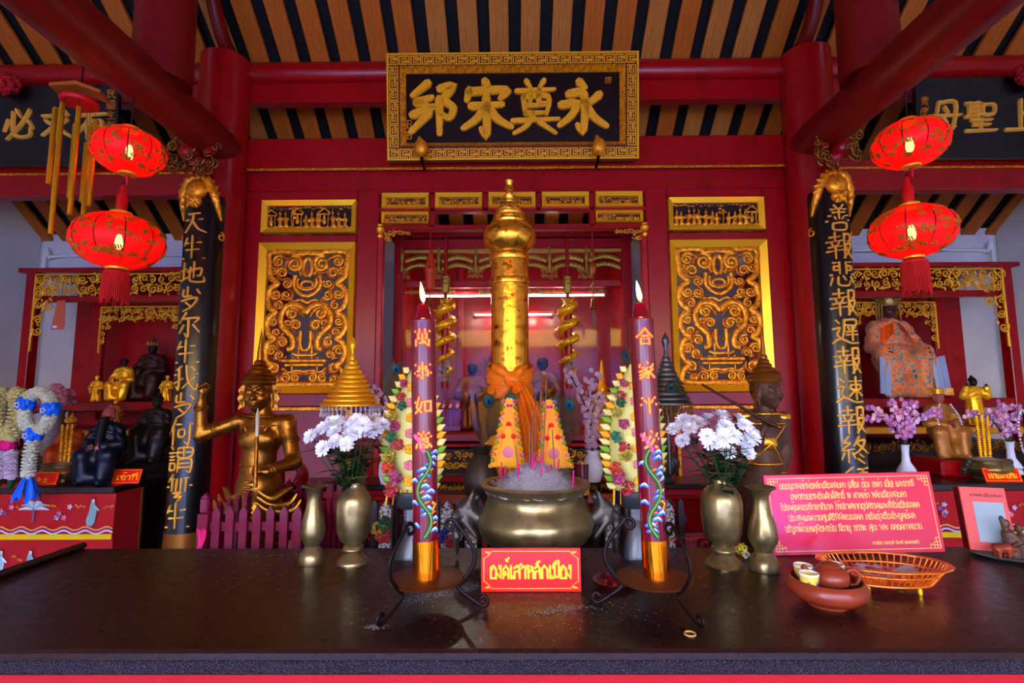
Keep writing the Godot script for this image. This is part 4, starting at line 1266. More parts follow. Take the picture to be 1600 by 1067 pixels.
func name_boards() -> void:
	var t := thing("name_board", "large framed black name board with four gold Chinese characters above the screen", "sign", Vector3(-0.012, 2.921, -3.1))
	t.rotation.x = atan2(0.08, 0.66)
	var w := 1.575
	var h := 0.666
	part(t, "board", shape().box(Vector3(0, h / 2, -0.01), Vector3(w - 0.1, h - 0.1, 0.03), 0.003), M.board_black)
	var fr := frame_shape(w, h, 0.088, 0.03, 0.03)
	part(t, "frame", fr.bend(func(p): return p + Vector3(0, h / 2, 0)), M.lacquer_frame)
	var key := shape()
	meander(key, w - 0.01, 0.062, place(Vector3(-w / 2 + 0.005, 0.044, 0.03)))
	meander(key, w - 0.01, 0.062, place(Vector3(-w / 2 + 0.005, h - 0.044, 0.03)))
	for s in [-1, 1]:
		meander(key, h - 0.16, 0.062, Transform3D(Basis(Vector3(0, 0, 1), PI / 2), Vector3(s * (w / 2 - 0.044), 0.08, 0.03)))
	for e in [[0, 0.006, w, 0.01], [0, h - 0.006, w, 0.01], [-w / 2 + 0.006, h / 2, 0.01, h], [w / 2 - 0.006, h / 2, 0.01, h]]:
		key.box(Vector3(e[0], e[1], 0.03), Vector3(e[2], e[3], 0.012))
	part(t, "key_pattern", key, M.gilt_bright)
	part(t, "inner_moulding", frame_shape(w - 0.172, h - 0.172, 0.03, 0.046, 0.012).bend(func(p): return p + Vector3(0, h / 2, 0)), M.gilt)
	var x := [-0.495, -0.165, 0.142, 0.435]
	var names := ["邦", "宋", "奠", "永"]
	for k in 4:
		var c := shape()
		han(c, names[k], 0.335, 0.054 if k != 2 else 0.036, 0.014, place(Vector3(x[k], h / 2 + 0.0, 0.005)), 0.55, 0.8)
		part(t, "character", c, M.gilt_flat)
	for e in [[-0.665, 0.165, 0.045], [-0.665, 0.235, 0.045], [0.6, 0.5, 0.032]]:
		var s := shape()
		for q in [-0.5, 0.0, 0.5]:
			s.stroke(v2([e[0] - e[2] / 2, e[1] + q * e[2], e[0] + e[2] / 2, e[1] + q * e[2] + 0.002]), 0.006, 0.003, place(Vector3(0, 0, 0.005)))
			s.stroke(v2([e[0] + q * e[2], e[1] - e[2] / 2, e[0] + q * e[2] + 0.003, e[1] + e[2] / 2]), 0.006, 0.003, place(Vector3(0, 0, 0.005)))
		part(t, "seal", s, M.gilt)
	for s in [-1, 1]:
		var b := thing("gilt_peach", "gilt peach shaped peg holding the %s lower edge of the large name board" % ("left" if s < 0 else "right"), "peg", Vector3(-0.03 + s * 0.545, 2.92, -2.99), "gilt peach pegs")
		var f := Field.new(Vector3(-0.06, -0.05, -0.06), Vector3(0.06, 0.16, 0.06), 0.006)
		f.egg(Vector3(0, 0.035, 0), Vector3(0.042, 0.05, 0.036), 0.01)
		f.limb(Vector3(0, 0.06, 0), Vector3(-0.014, 0.115, 0), 0.03, 0.004, 0.02)
		part(b, "peach", f.into(shape()), M.gilt)
		part(b, "peg", shape().tube(v3([0, 0.0, -0.02, 0, -0.028, -0.05, 0, -0.035, -0.13]), 0.01, 8), M.iron)
	# side name boards
	for s in [-1, 1]:
		var side := "left" if s < 0 else "right"
		var o := thing("side_name_board", "black name board with raised gilt characters %s" % ("behind the wind chime on the left" if s < 0 else "behind the right upper lantern"), "sign", Vector3(s * 3.1, 2.905, -3.09), "side name boards")
		o.rotation.x = 0.1
		part(o, "board", shape().box(Vector3(0, 0.255, 0), Vector3(1.2, 0.51, 0.03), 0.004), M.black_lacquer)
		var cs := ["必", "求", "有"] if s < 0 else ["母", "聖", "上"]
		var xs := [-0.03, 0.21, 0.44] if s < 0 else [-0.42, -0.2, 0.045]
		for k in 3:
			var c := shape()
			han(c, cs[k], 0.2, 0.026, 0.014, place(Vector3(xs[k], 0.265, 0.015)), 0.4, 0.5)
			part(o, "character", c, M.gilt_pale)
		var small := ["民", "國", "生", "年"] if s < 0 else ["黃", "慶"]
		for k in small.size():
			var c := shape()
			han(c, small[k], 0.058, 0.005, 0.004, place(Vector3(0.555 if s < 0 else -0.545, 0.45 - 0.066 * k - (0.0 if s < 0 else 0.09), 0.015)))
			part(o, "small_character", c, M.gilt)
		var r := thing("silk_rosette", "red silk rosette on the beam end over the %s name board" % side, "rosette", Vector3(s * 3.16, 3.395, -3.0), "red silk rosettes")
		var f := shape()
		f.ball(Vector3.ZERO, Vector3(0.06, 0.055, 0.05), 12, 8)
		var rng := RandomNumberGenerator.new()
		rng.seed = 7 + s
		for k in 70:
			var d := Vector3(rng.randfn(), rng.randfn(), absf(rng.randfn())).normalized()
			f.ball(d * Vector3(0.065, 0.06, 0.055), Vector3.ONE * rng.randf_range(0.014, 0.022), 6, 4)
		part(r, "petals", f, M.red_cloth)


func columns() -> void:
	var text := {-1: ["天", "生", "地", "當", "爾", "生", "我", "當", "何", "謂", "無", "生"], 1: ["善", "報", "惡", "報", "遲", "報", "速", "報", "終", "須", "報"]}
	for s in [-1, 1]:
		var side := "left" if s < 0 else "right"
		var c := thing("red_column", "round red lacquered column behind the black couplet board on the %s" % side, "column", Vector3(s * 1.875, 0, -3.12))
		part(c, "shaft", shape().tube([Vector3(0, 0.12, 0), Vector3(0, 3.62, 0)], 0.15, 28), M.lacquer)
		part(c, "base", shape().lathe(v2([0, 0, 0.2, 0, 0.21, 0.05, 0.2, 0.1, 0.16, 0.12, 0, 0.12]), 24), M.bronze_dull)
		var b := thing("couplet_board", "half round black board with a column of gilt characters on the %s column" % side, "sign", Vector3(s * 1.875, 0.62, -3.0), "couplet boards")
		part(b, "board", shape().lathe(v2([0.0, 0.0, 0.112, 0.0, 0.112, 2.0, 0.105, 2.03, 0.0, 2.03]), 20, Transform3D(), 0.0, PI), M.black_lacquer)
		var wrap := func(p: Vector3) -> Vector3: return Vector3((0.113 + p.z) * sin(p.x / 0.113), p.y, (0.113 + p.z) * cos(p.x / 0.113))
		var list: Array = text[s]
		for k in list.size():
			var g := shape()
			var sz := 0.15 if s < 0 else 0.155
			han(g, list[k], sz, 0.0135, 0.007, place(Vector3(0, 1.845 - k * (0.1515 if s < 0 else 0.1655), 0)), 0.5, 0.4)
			part(b, "character", g.bend(wrap), M.gilt_pale)
		# gilt cap: a lion mask in a ring of flames, with curling ends
		var m := Field.new(Vector3(-0.13, 1.82, -0.02), Vector3(0.13, 2.2, 0.2), 0.0065)
		m.egg(Vector3(0, 2.04, 0.11), Vector3(0.06, 0.06, 0.04), 0.01)
		m.egg(Vector3(0, 1.965, 0.125), Vector3(0.045, 0.035, 0.03), 0.012)
		for e in [-1.0, 1.0]:
			m.egg(Vector3(e * 0.025, 1.985, 0.15), Vector3(0.014, 0.012, 0.012), 0.003)
			m.chain([Vector3(e * 0.06, 2.1, 0.1), Vector3(e * 0.092, 2.02, 0.085), Vector3(e * 0.105, 1.95, 0.06), Vector3(e * 0.112, 1.88, 0.035)], [0.022, 0.022, 0.016, 0.007], 0.01)
			m.limb(Vector3(e * 0.02, 1.945, 0.145), Vector3(e * 0.03, 1.925, 0.14), 0.01, 0.007, 0.004)
		m.egg(Vector3(0, 1.967, 0.152), Vector3(0.013, 0.012, 0.012), 0.003)
		for k in 13:
			var a := -0.35 + (PI + 0.7) * k / 12.0
			var q := Vector3(cos(a) * 0.1, 2.02 + sin(a) * 0.1, 0.085 + 0.02 * sin(a))
			m.limb(q, q + Vector3(cos(a + 0.5) * 0.03, sin(a + 0.5) * 0.035, 0), 0.016, 0.003, 0.008)
		part(b, "lion_mask", m.into(shape()), M.gilt)
		var curl := shape()
		for e in [-1, 1]:
			var pts := []
			for q in spiral(Vector2(e * 0.15, 1.78), 0.03, 0.008, PI / 2, -1.1 * e, 14):
				pts.append(wrap.call(Vector3(q.x, q.y, 0.004)))
			curl.tube(pts, 0.006, 6)
		part(b, "curls", curl, M.gilt)
		part(b, "foot_mount", shape().lathe(v2([0.0, -0.1, 0.116, -0.1, 0.12, 0.0, 0.117, 0.08, 0.0, 0.08]), 20, Transform3D(), 0.0, PI), M.gilt_dark)


func lantern(at: Vector3, r: float, h: float, label: String, cord: float, tassel: float, turn: float) -> Node3D:
	var t := thing("lantern", label, "lantern", at, "red paper lanterns", turn)
	var prof := []
	for k in 17:
		var a := -PI / 2 * 0.86 + PI * 0.86 * k / 16.0
		prof.append(Vector2(r * cos(a), h * sin(a) / sin(PI / 2 * 0.86)))
	var skin := shape().lathe(prof, 64)
	skin.bend(func(p: Vector3) -> Vector3:
		var an := atan2(p.z, p.x)
		var k := 1.0 - 0.02 * pow(absf(cos(an * 5.0)), 6.0) - 0.006 * absf(sin(an * 40.0))
		return Vector3(p.x * k, p.y, p.z * k))
	part(t, "skin", skin, M.lantern_skin)
	var on := func(lon: float, lat: float, out: float) -> Vector3:
		return Vector3(cos(lat) * cos(lon) * (r + out), sin(lat) * (h + out), cos(lat) * sin(lon) * (r + out))
	var rng := RandomNumberGenerator.new()
	rng.seed = int(absf(at.y * 1000)) + int(absf(at.x * 77) )
	var pr := shape()
	for k in 110:
		var lon := TAU * k / 110.0 * 7.0 + rng.randf_range(-0.1, 0.1)
		var lat := rng.randf_range(-0.95, 0.85)
		var kind := k % 3
		if kind == 0:
			for j in 5:
				var pts := []
				for i in 6:
					var a := TAU * j / 5.0 + lerpf(-0.5, 0.5, i / 5.0)
					var d := 0.085 * sin(PI * i / 5.0) + 0.015
					pts.append(on.call(lon + cos(a) * d / maxf(0.3, cos(lat)), lat + sin(a) * d, 0.0012))
				pr.tube(pts, 0.0026, 4)
		elif kind == 1:
			var sp := spiral(Vector2.ZERO, 0.095, 0.02, rng.randf() * TAU, 1.4, 12)
			var pts := []
			for q in sp:
				pts.append(on.call(lon + q.x / maxf(0.3, cos(lat)), lat + q.y, 0.0012))
			pr.tube(pts, 0.003, 4)
		else:
			for j in 4:
				var pts := []
				for i in 3:
					pts.append(on.call(lon + (j - 1.5) * 0.06 + 0.02 * i, lat + (i - 1) * 0.07, 0.0012))
				pr.tube(pts, 0.003, 4)
	part(t, "gold_print", pr, M.lantern_print).set_meta("kind", "stuff")
	var rib := shape()
	for k in 10:
		var pts := []
		for i in 13:
			var lat := -1.3 + 2.6 * i / 12.0
			pts.append(on.call(TAU * k / 10.0, lat, -0.002))
		rib.tube(pts, 0.0022, 4)
	part(t, "ribs", rib, M.wire_dark)
	var y0 := h * 1.0
	for s in [-1, 1]:
		part(t, "collar", shape().lathe(v2([0.0, -0.008, r * 0.24, -0.008, r * 0.25, 0.0, r * 0.24, 0.012, 0.0, 0.012]), 20, place(Vector3(0, s * y0, 0))), M.gilt_paint)
	part(t, "bulb", shape().lathe(v2([0, -0.04, 0.013, -0.035, 0.018, -0.015, 0.014, 0.012, 0.009, 0.03, 0, 0.035]), 14), M.bulb_glow)
	light_at(t, Vector3(0, -0.005, 0), Color(1.0, 0.55, 0.25), 0.012, 0.02)
	part(t, "cord", shape().tube([Vector3(0, y0, 0), Vector3(0.0, y0 + cord, 0)], 0.0035, 6), M.wire_dark)
	if tassel > 0.0:
		var f := shape().lathe(v2([0, 0.0, 0.02, -0.002, 0.05, -0.02, 0.052, -0.05, 0.05, -tassel, 0.0, -tassel]), 20, place(Vector3(0, -y0, 0)))
		for k in 44:
			var a := TAU * k / 44.0
			f.tube([Vector3(cos(a) * 0.051, -y0 - 0.03, sin(a) * 0.051), Vector3(cos(a + 0.04) * 0.055, -y0 - tassel - 0.02 * absf(sin(k * 2.3)), sin(a + 0.04) * 0.055)], 0.003, 4)
		part(t, "tassel", f, M.lantern_red)
		part(t, "cap", shape().lathe(v2([0, 0.0, 0.022, 0.0, 0.024, 0.08, 0.012, 0.1, 0.008, 0.13, 0, 0.14]), 12, place(Vector3(0, y0 + 0.01, 0))), M.lantern_red)
	else:
		part(t, "finial", shape().lathe(v2([0, 0.0, 0.01, -0.01, 0.004, -0.05, 0.0, -0.06]), 10, place(Vector3(0, -y0, 0))), M.lantern_red)
	return t


func lanterns() -> void:
	lantern(Vector3(-1.839, 2.614, -2.32), 0.152, 0.108, "red paper lantern with gold print hanging highest on the left, beside the wind chime", 0.19, 0.0, 0.3)
	lantern(Vector3(-1.855, 2.175, -2.32), 0.186, 0.128, "larger red lantern with a tassel, the lower one on the left", 0.16, 0.15, 1.1)
	lantern(Vector3(1.862, 2.621, -2.32), 0.155, 0.108, "red paper lantern with gold print hanging highest on the right", 0.19, 0.0, 2.0)
	lantern(Vector3(1.835, 2.195, -2.32), 0.172, 0.12, "larger red lantern with a tassel, the lower one on the right", 0.16, 0.16, 0.8)
	var t := thing("wind_chime", "brass tube wind chime with a small wooden roof hanging on the left", "wind chime", Vector3(-2.091, 2.885, -2.3))
	part(t, "roof", shape().slab(v2([-0.1, -0.015, 0.0, 0.01, 0.1, -0.015, 0.1, 0.0, 0.0, 0.028, -0.1, 0.0]), 0.1, place(Vector3(0.01, 0.02, 0), 0.3)), M.plank)
	part(t, "hoop", shape().lathe(v2([0.0, -0.014, 0.072, -0.014, 0.078, 0.0, 0.072, 0.012, 0.0, 0.012]), 24, place(Vector3(0.01, -0.03, 0))), M.lantern_red)
	part(t, "hanger", shape().tube([Vector3(0.01, 0.03, 0), Vector3(0.02, 0.3, 0)], 0.003, 5), M.iron)
	var spots := [[-0.075, 0.03, -0.08, 0.37], [-0.045, -0.05, -0.115, 0.37], [-0.015, 0.06, -0.07, 0.63], [0.035, -0.045, -0.13, 0.53], [0.055, 0.05, -0.085, 0.52], [0.08, -0.02, -0.11, 0.43], [0.0, -0.07, -0.2, 0.3]]
	for s in spots:
		var p := part(t, "chime_tube", shape().lathe(v2([0.0095, 0.0, 0.011, 0.0, 0.011, s[3], 0.0095, s[3], 0.0095, 0.0]), 12, place(Vector3(s[0], s[2] - s[3], s[1]))), M.chime_brass)
		part(p, "thread", shape().tube([Vector3(s[0], s[2] - 0.01, s[1]), Vector3(s[0] * 0.8, -0.03, s[1] * 0.8)], 0.0012, 4), M.wire_dark)


# a carved temple figure of height h: robe and head are continuous surfaces, crown and beard are parts
# o: robe, skin, trim (materials), seated, crown ("tall", "cap", "flat", "knot", ""), beard, arms ("lap", "raise", "side"), halo
func idol(called: String, label: String, at: Vector3, h: float, o: Dictionary, turn := 0.0, group := "") -> Node3D:
	var t := thing(called, label, "statue", at, group, turn)
	var c: float = o.get("cell", 0.021)
	var sc := Transform3D(Basis.from_scale(Vector3.ONE * h), Vector3(0, 0.016 * h, 0))
	var robe := Field.new(Vector3(-0.36, -0.02, -0.24), Vector3(0.36, 0.84, 0.4), c)
	var skin := Field.new(Vector3(-0.12, 0.68, -0.1), Vector3(0.12, 1.0, 0.16), c * 0.55)
	var seated: bool = o.get("seated", false)
	robe.egg(Vector3(0, 0.62, 0), Vector3(0.15, 0.19, 0.105), 0.03)
	robe.limb(Vector3(-0.13, 0.72, 0), Vector3(0.13, 0.72, 0), 0.06, 0.06, 0.04)
	robe.limb(Vector3(0, 0.72, 0), Vector3(0, 0.8, 0.005), 0.06, 0.045, 0.02)
	if seated:
		robe.egg(Vector3(0, 0.4, 0.03), Vector3(0.19, 0.14, 0.14), 0.04)
		for s in [-1.0, 1.0]:
			robe.chain([Vector3(s * 0.09, 0.38, 0.02), Vector3(s * 0.17, 0.36, 0.2), Vector3(s * 0.15, 0.06, 0.21)], [0.1, 0.095, 0.085], 0.04)
			robe.limb(Vector3(s * 0.14, 0.03, 0.2), Vector3(s * 0.15, 0.03, 0.29), 0.04, 0.035, 0.02)
		robe.limb(Vector3(-0.05, 0.08, 0.14), Vector3(0.05, 0.08, 0.14), 0.09, 0.09, 0.05)
		robe.limb(Vector3(-0.1, 0.3, 0.1), Vector3(0.1, 0.3, 0.1), 0.1, 0.1, 0.05)
	else:
		robe.limb(Vector3(0, 0.1, 0.0), Vector3(0, 0.5, 0), 0.165, 0.13, 0.05)
		robe.limb(Vector3(-0.06, 0.05, 0.02), Vector3(0.06, 0.05, 0.02), 0.12, 0.12, 0.04)
		for s in [-1.0, 1.0]:
			robe.limb(Vector3(s * 0.07, 0.02, 0.08), Vector3(s * 0.08, 0.02, 0.17), 0.035, 0.03, 0.015)
	for s in [-1.0, 1.0]:
		var arms: String = o.get("arms", "lap")
		var hand := Vector3(s * 0.05, 0.47, 0.2)
		var elbow := Vector3(s * 0.22, 0.5, 0.06)
		if arms == "side":
			hand = Vector3(s * 0.2, 0.42, 0.24)
		elif arms == "raise" and s > 0:
			elbow = Vector3(0.24, 0.56, 0.06)
			hand = Vector3(0.22, 0.8, 0.12)
		elif arms == "both":
			elbow = Vector3(s * 0.25, 0.58, 0.04)
			hand = Vector3(s * 0.2, 0.8, 0.1)
		robe.chain([Vector3(s * 0.15, 0.71, 0), elbow, elbow.lerp(hand, 0.8)], [0.065, 0.07, 0.06], 0.025)
		if arms != "both" and not (arms == "raise" and s > 0):
			robe.limb(elbow.lerp(hand, 0.7), elbow.lerp(hand, 0.75) + Vector3(s * 0.03, -0.16, -0.01), 0.06, 0.045, 0.03)
		var grip := Field.new(hand.min(elbow.lerp(hand, 0.7)) - Vector3.ONE * 0.08, hand.max(elbow.lerp(hand, 0.7)) + Vector3.ONE * 0.08, c * 0.62)
		grip.egg(hand, Vector3(0.03, 0.036, 0.032), 0.01)
		for k in 4:
			grip.limb(hand + Vector3(s * 0.004 * k, 0.012 - 0.012 * k, 0.02), hand + Vector3(-s * 0.02, 0.008 - 0.012 * k, 0.042), 0.0085, 0.007, 0.005)
		grip.limb(hand + Vector3(0, 0.02, 0.01), hand + Vector3(-s * 0.01, 0.05, 0.02), 0.01, 0.008, 0.006)
		grip.limb(hand, elbow.lerp(hand, 0.7), 0.026, 0.03, 0.01)
		part(t, "hand", grip.into(shape(), sc), o.skin)
	robe.ripple(func(p: Vector3) -> float:
		var a := atan2(p.x, p.z + 0.02)
		return 0.011 * sin(a * 11.0 + p.y * 5.0) * smoothstep(0.6, 0.15, p.y) + 0.006 * sin(p.y * 70.0 + absf(p.x) * 30.0) * smoothstep(0.45, 0.6, p.y))
	part(t, "robe", robe.into(shape(), sc), o.robe)
	# head with brow, eyes, nose, mouth and ears
	skin.limb(Vector3(0, 0.74, 0.0), Vector3(0, 0.83, 0.012), 0.042, 0.04, 0.02)
	skin.egg(Vector3(0, 0.88, 0.02), Vector3(0.066, 0.085, 0.074), 0.02)
	skin.egg(Vector3(0, 0.835, 0.045), Vector3(0.042, 0.038, 0.04), 0.02)
	skin.limb(Vector3(0, 0.885, 0.09), Vector3(0, 0.862, 0.102), 0.008, 0.013, 0.008)
	skin.limb(Vector3(-0.022, 0.838, 0.085), Vector3(0.022, 0.838, 0.085), 0.008, 0.008, 0.005)
	for s in [-1.0, 1.0]:
		skin.egg(Vector3(s * 0.028, 0.883, 0.085), Vector3(0.015, 0.009, 0.012), 0.004, Basis(), true)
		skin.limb(Vector3(s * 0.012, 0.9, 0.09), Vector3(s * 0.045, 0.902, 0.075), 0.007, 0.006, 0.008)
		skin.egg(Vector3(s * 0.068, 0.87, 0.015), Vector3(0.012, 0.03, 0.018), 0.006)
	part(t, "head", skin.into(shape(), sc), o.skin)
	var crown: String = o.get("crown", "")
	var cr := shape()
	if crown == "tall":
		cr.lathe(v2([0.0, 0.0, 0.078, 0.0, 0.084, 0.015, 0.075, 0.03, 0.08, 0.05, 0.07, 0.06, 0.066, 0.075, 0.04, 0.1, 0.03, 0.115, 0.034, 0.13, 0.015, 0.14, 0.008, 0.18, 0.0, 0.19]), 16, place(Vector3(0, 0.92, 0.015)))
		for k in 9:
			var a := PI * (0.05 + 0.9 * k / 8.0)
			cr.tube([Vector3(cos(a) * 0.082, 0.925, 0.015 + sin(a) * 0.082), Vector3(cos(a) * 0.094, 0.97, 0.015 + sin(a) * 0.094), Vector3(cos(a) * 0.086, 1.01, 0.015 + sin(a) * 0.086)], [0.016, 0.014, 0.0], 6)
	elif crown == "wide":
		cr.lathe(v2([0.0, 0.0, 0.085, 0.0, 0.1, 0.03, 0.108, 0.1, 0.095, 0.12, 0.0, 0.13]), 18, place(Vector3(0, 0.92, 0.015)))
		for k in 16:
			var a := TAU * k / 16.0
			cr.ball(Vector3(cos(a) * 0.108, 0.99 + 0.03 * (k % 2), 0.015 + sin(a) * 0.108), Vector3.ONE * 0.022, 6, 5)
			cr.tube([Vector3(cos(a) * 0.09, 1.03, 0.015 + sin(a) * 0.09), Vector3(cos(a) * 0.1, 1.09, 0.015 + sin(a) * 0.1)], [0.014, 0.001], 5)
		for s in [-1.0, 1.0]:
			for k in 3:
				cr.tube([Vector3(s * (0.085 + 0.012 * k), 0.95, 0.05 - k * 0.02), Vector3(s * (0.095 + 0.015 * k), 0.78, 0.06 - k * 0.02)], 0.008, 5)
	elif crown == "cap":
		cr.lathe(v2([0.076, 0.0, 0.08, 0.01, 0.076, 0.045, 0.05, 0.075, 0.0, 0.085]), 16, place(Vector3(0, 0.9, 0.01)))
	elif crown == "knot":
		cr.ball(Vector3(0, 0.93, 0.0), Vector3(0.07, 0.06, 0.072), 12, 8)
		cr.ball(Vector3(0, 0.99, -0.01), Vector3(0.03, 0.035, 0.03), 10, 6)
	elif crown == "flat":
		cr.lathe(v2([0.0, 0.0, 0.07, 0.0, 0.072, 0.07, 0.0, 0.07]), 16, place(Vector3(0, 0.93, 0.015)))
		cr.box(Vector3(0, 1.01, 0.05), Vector3(0.13, 0.012, 0.36), 0.003)
	if crown:
		var head := part(t, "crown" if crown != "knot" else "hair", Shape.new().join(cr, sc), o.get("trim", o.robe))
		if crown == "flat":
			for s in [-1, 1]:
				var fr := shape()
				for k in 9:
					fr.tube([Vector3(-0.06 + 0.015 * k, 1.005, 0.05 + s * 0.176), Vector3(-0.06 + 0.015 * k, 0.91, 0.05 + s * 0.178)], 0.005, 4)
				part(head, "bead_fringe", Shape.new().join(fr, sc), M.gilt_paint)
	if o.has("beard"):
		var b := Field.new(Vector3(-0.1, 0.42, 0.0), Vector3(0.1, 0.9, 0.2), 0.014)
		b.chain([Vector3(-0.045, 0.85, 0.06), Vector3(0, 0.815, 0.085), Vector3(0.045, 0.85, 0.06)], [0.02, 0.03, 0.02], 0.02)
		b.limb(Vector3(0, 0.81, 0.09), Vector3(0, 0.5, 0.15), 0.055, 0.05, 0.03)
		b.ripple(func(p: Vector3) -> float: return 0.005 * sin(p.x * 160.0))
		part(t, "beard", b.into(shape(), sc), o.beard)
	if o.has("belt"):
		var bs := shape().lathe(v2([0.14, -0.02, 0.155, -0.02, 0.16, 0.0, 0.155, 0.02, 0.14, 0.02]), 20, Transform3D(Basis.from_scale(Vector3(1.04, 1, 0.86)), Vector3(0, 0.5, 0.01)))
		part(t, "belt", Shape.new().join(bs, sc), o.belt)
	return t


func tube_lamp(label: String, at: Vector3, length: float, energy: float) -> void:
	var t := thing("tube_lamp", label, "lamp", at, "fluorescent tube lamps")
	part(t, "batten", shape().box(Vector3(0, 0.026, -0.012), Vector3(length + 0.06, 0.02, 0.03), 0.004), M.lacquer_old)
	part(t, "tube", shape().tube([Vector3(-length / 2, 0, 0), Vector3(length / 2, 0, 0)], 0.0085, 10), M.tube_glow)
	for s in [-1, 1]:
		part(t, "socket", shape().box(Vector3(s * (length / 2 + 0.012), 0.006, 0), Vector3(0.024, 0.04, 0.03), 0.003), M.lacquer_old)
		light_at(t, Vector3(s * length * 0.26, -0.03, 0.02), Color(1.0, 0.97, 0.88), energy, 0.03)


func shrine() -> void:
	var t := thing("shrine_cabinet", "red shrine cabinet with glass front and gilt valance behind the opening", "cabinet", Vector3(CX, 0, -3.56))
	var floor_y := 1.19
	for s in [-1, 1]:
		part(t, "post", shape().box(Vector3(s * 0.80, 1.88, 0.0), Vector3(0.07, 1.38, 0.07), 0.005), M.lacquer)
		part(t, "side_panel", shape().box(Vector3(s * 0.815, 1.88, -0.33), Vector3(0.03, 1.36, 0.62), 0.003), M.lacquer_old)
		part(t, "inner_post", shape().box(Vector3(s * 0.42, 1.86, -0.52), Vector3(0.05, 1.3, 0.05), 0.004), M.lacquer)
	part(t, "back_panel", shape().box(Vector3(0, 1.88, -0.64), Vector3(1.66, 1.38, 0.02)), M.lacquer)
	part(t, "roof_board", shape().box(Vector3(0, 2.585, -0.3), Vector3(1.74, 0.05, 0.76), 0.005), M.lacquer)
	part(t, "head_rail", shape().box(Vector3(0, 2.52, 0.0), Vector3(1.6, 0.07, 0.05), 0.004), M.lacquer)
	part(t, "head_rail", shape().box(Vector3(0, 2.235, -0.02), Vector3(1.6, 0.05, 0.04), 0.004), M.lacquer)
	part(t, "floor_slab", shape().box(Vector3(0, floor_y - 0.02, -0.28), Vector3(1.74, 0.05, 0.78), 0.006), M.lacquer)
	part(t, "floor_moulding", shape().box(Vector3(0, floor_y - 0.07, 0.085), Vector3(1.72, 0.03, 0.05), 0.01), M.lacquer_old)
	part(t, "base", shape().box(Vector3(0, 0.55, -0.29), Vector3(1.7, 1.1, 0.68), 0.01), M.dark_wood)
	part(t, "base_rail", shape().box(Vector3(0, 0.9, 0.075), Vector3(1.72, 0.05, 0.06), 0.01), M.lacquer)
	part(t, "base_rail", shape().box(Vector3(0, 0.78, 0.085), Vector3(1.72, 0.06, 0.07), 0.01), M.lacquer)
	var rng := RandomNumberGenerator.new()
	rng.seed = 91
	for k in 5:
		var f := foliage(0.3, 0.13, rng, null, 0.75)
		part(t, "frieze_carving", shape().join(f, place(Vector3(-0.83 + 0.335 * k, 1.085, 0.065))), M.gilt_paint)
		part(t, "frieze_carving", shape().join(foliage(0.3, 0.06, rng), place(Vector3(-0.83 + 0.335 * k, 0.872, 0.065))), M.gilt_paint)
		part(t, "baluster", shape().lathe(v2([0, 0, 0.016, 0, 0.018, 0.03, 0.01, 0.05, 0.018, 0.09, 0.02, 0.12, 0.01, 0.14, 0.014, 0.17, 0, 0.17]), 10, place(Vector3(-0.84 + 0.335 * k, 0.925, 0.085))), M.gilt_dark)
	# valance: twin arcs hung between gilt hangers
	for k in 6:
		var x0 := -0.78 + 0.26 * k
		for j in 2:
			var arc := shape()
			var y := 2.395 - 0.055 * j
			var pts := []
			for i in 9:
				var u := i / 8.0
				pts.append(Vector3(x0 + 0.02 + 0.22 * u, y + 0.03 * sin(PI * u), 0.02))
			arc.tube(pts, 0.017, 6, 0.5, Vector3(0, 0, 1))
			for i in 8:
				arc.ball((pts[i] + pts[i + 1]) / 2 + Vector3(0, 0, 0.012), Vector3(0.009, 0.009, 0.008), 6, 4)
			part(t, "valance_arc", arc, M.gilt_olive)
		part(t, "valance_hanger", shape().lathe(v2([0, -0.1, 0.01, -0.09, 0.014, -0.06, 0.008, -0.04, 0.016, 0.0, 0.016, 0.03, 0.006, 0.05, 0.01, 0.07, 0, 0.09]), 8, place(Vector3(x0, 2.41, 0.03))), M.gilt_olive)
		part(t, "valance_rosette", shape().join(foliage(0.12, 0.07, rng, null, 0.8), place(Vector3(x0 - 0.06, 2.335, 0.03))), M.gilt_olive)
		part(t, "rail_carving", shape().join(foliage(0.24 if k in [2, 3] else 0.1, 0.05, rng), place(Vector3(x0 + 0.02, 2.2, 0.005))), M.gilt_olive)
	part(t, "valance_rail", shape().box(Vector3(0, 2.465, 0.02), Vector3(1.56, 0.025, 0.02), 0.003), M.gilt_olive)
	part(t, "pane", shape().box(Vector3(0, 1.705, 0.0), Vector3(1.53, 0.98, 0.006)), M.glass)
	tube_lamp("long fluorescent tube across the top of the shrine cabinet behind the glass", Vector3(CX, 2.17, -3.66), 1.32, 0.03)
	tube_lamp("short fluorescent tube low on the back of the shrine cabinet", Vector3(CX, 2.1, -4.1), 0.62, 0.012)
	tube_lamp("fluorescent tube lying on top of the shrine cabinet under the roof", Vector3(CX, 2.63, -3.95), 1.2, 0.12)
	# figures behind the glass
	var dark := {robe = M.gilt_dark, skin = M.dark_wood_figure, trim = M.dark_wood_figure, crown = "cap", arms = "lap"}
	idol("shrine_figure", "dark faced figure in a gilt robe behind the shrine glass left of the pillar", Vector3(-0.33, 1.195, -3.86), 0.50, dark, 0.1, "figures in the shrine cabinet")
	idol("shrine_figure", "dark faced figure in a gilt robe behind the shrine glass right of the pillar", Vector3(0.2, 1.195, -3.86), 0.54, dark, -0.1, "figures in the shrine cabinet")
	var st := thing("gilt_stupa", "small gilt stepped stupa at the right end of the shrine cabinet", "stupa", Vector3(0.64, 1.195, -3.82))
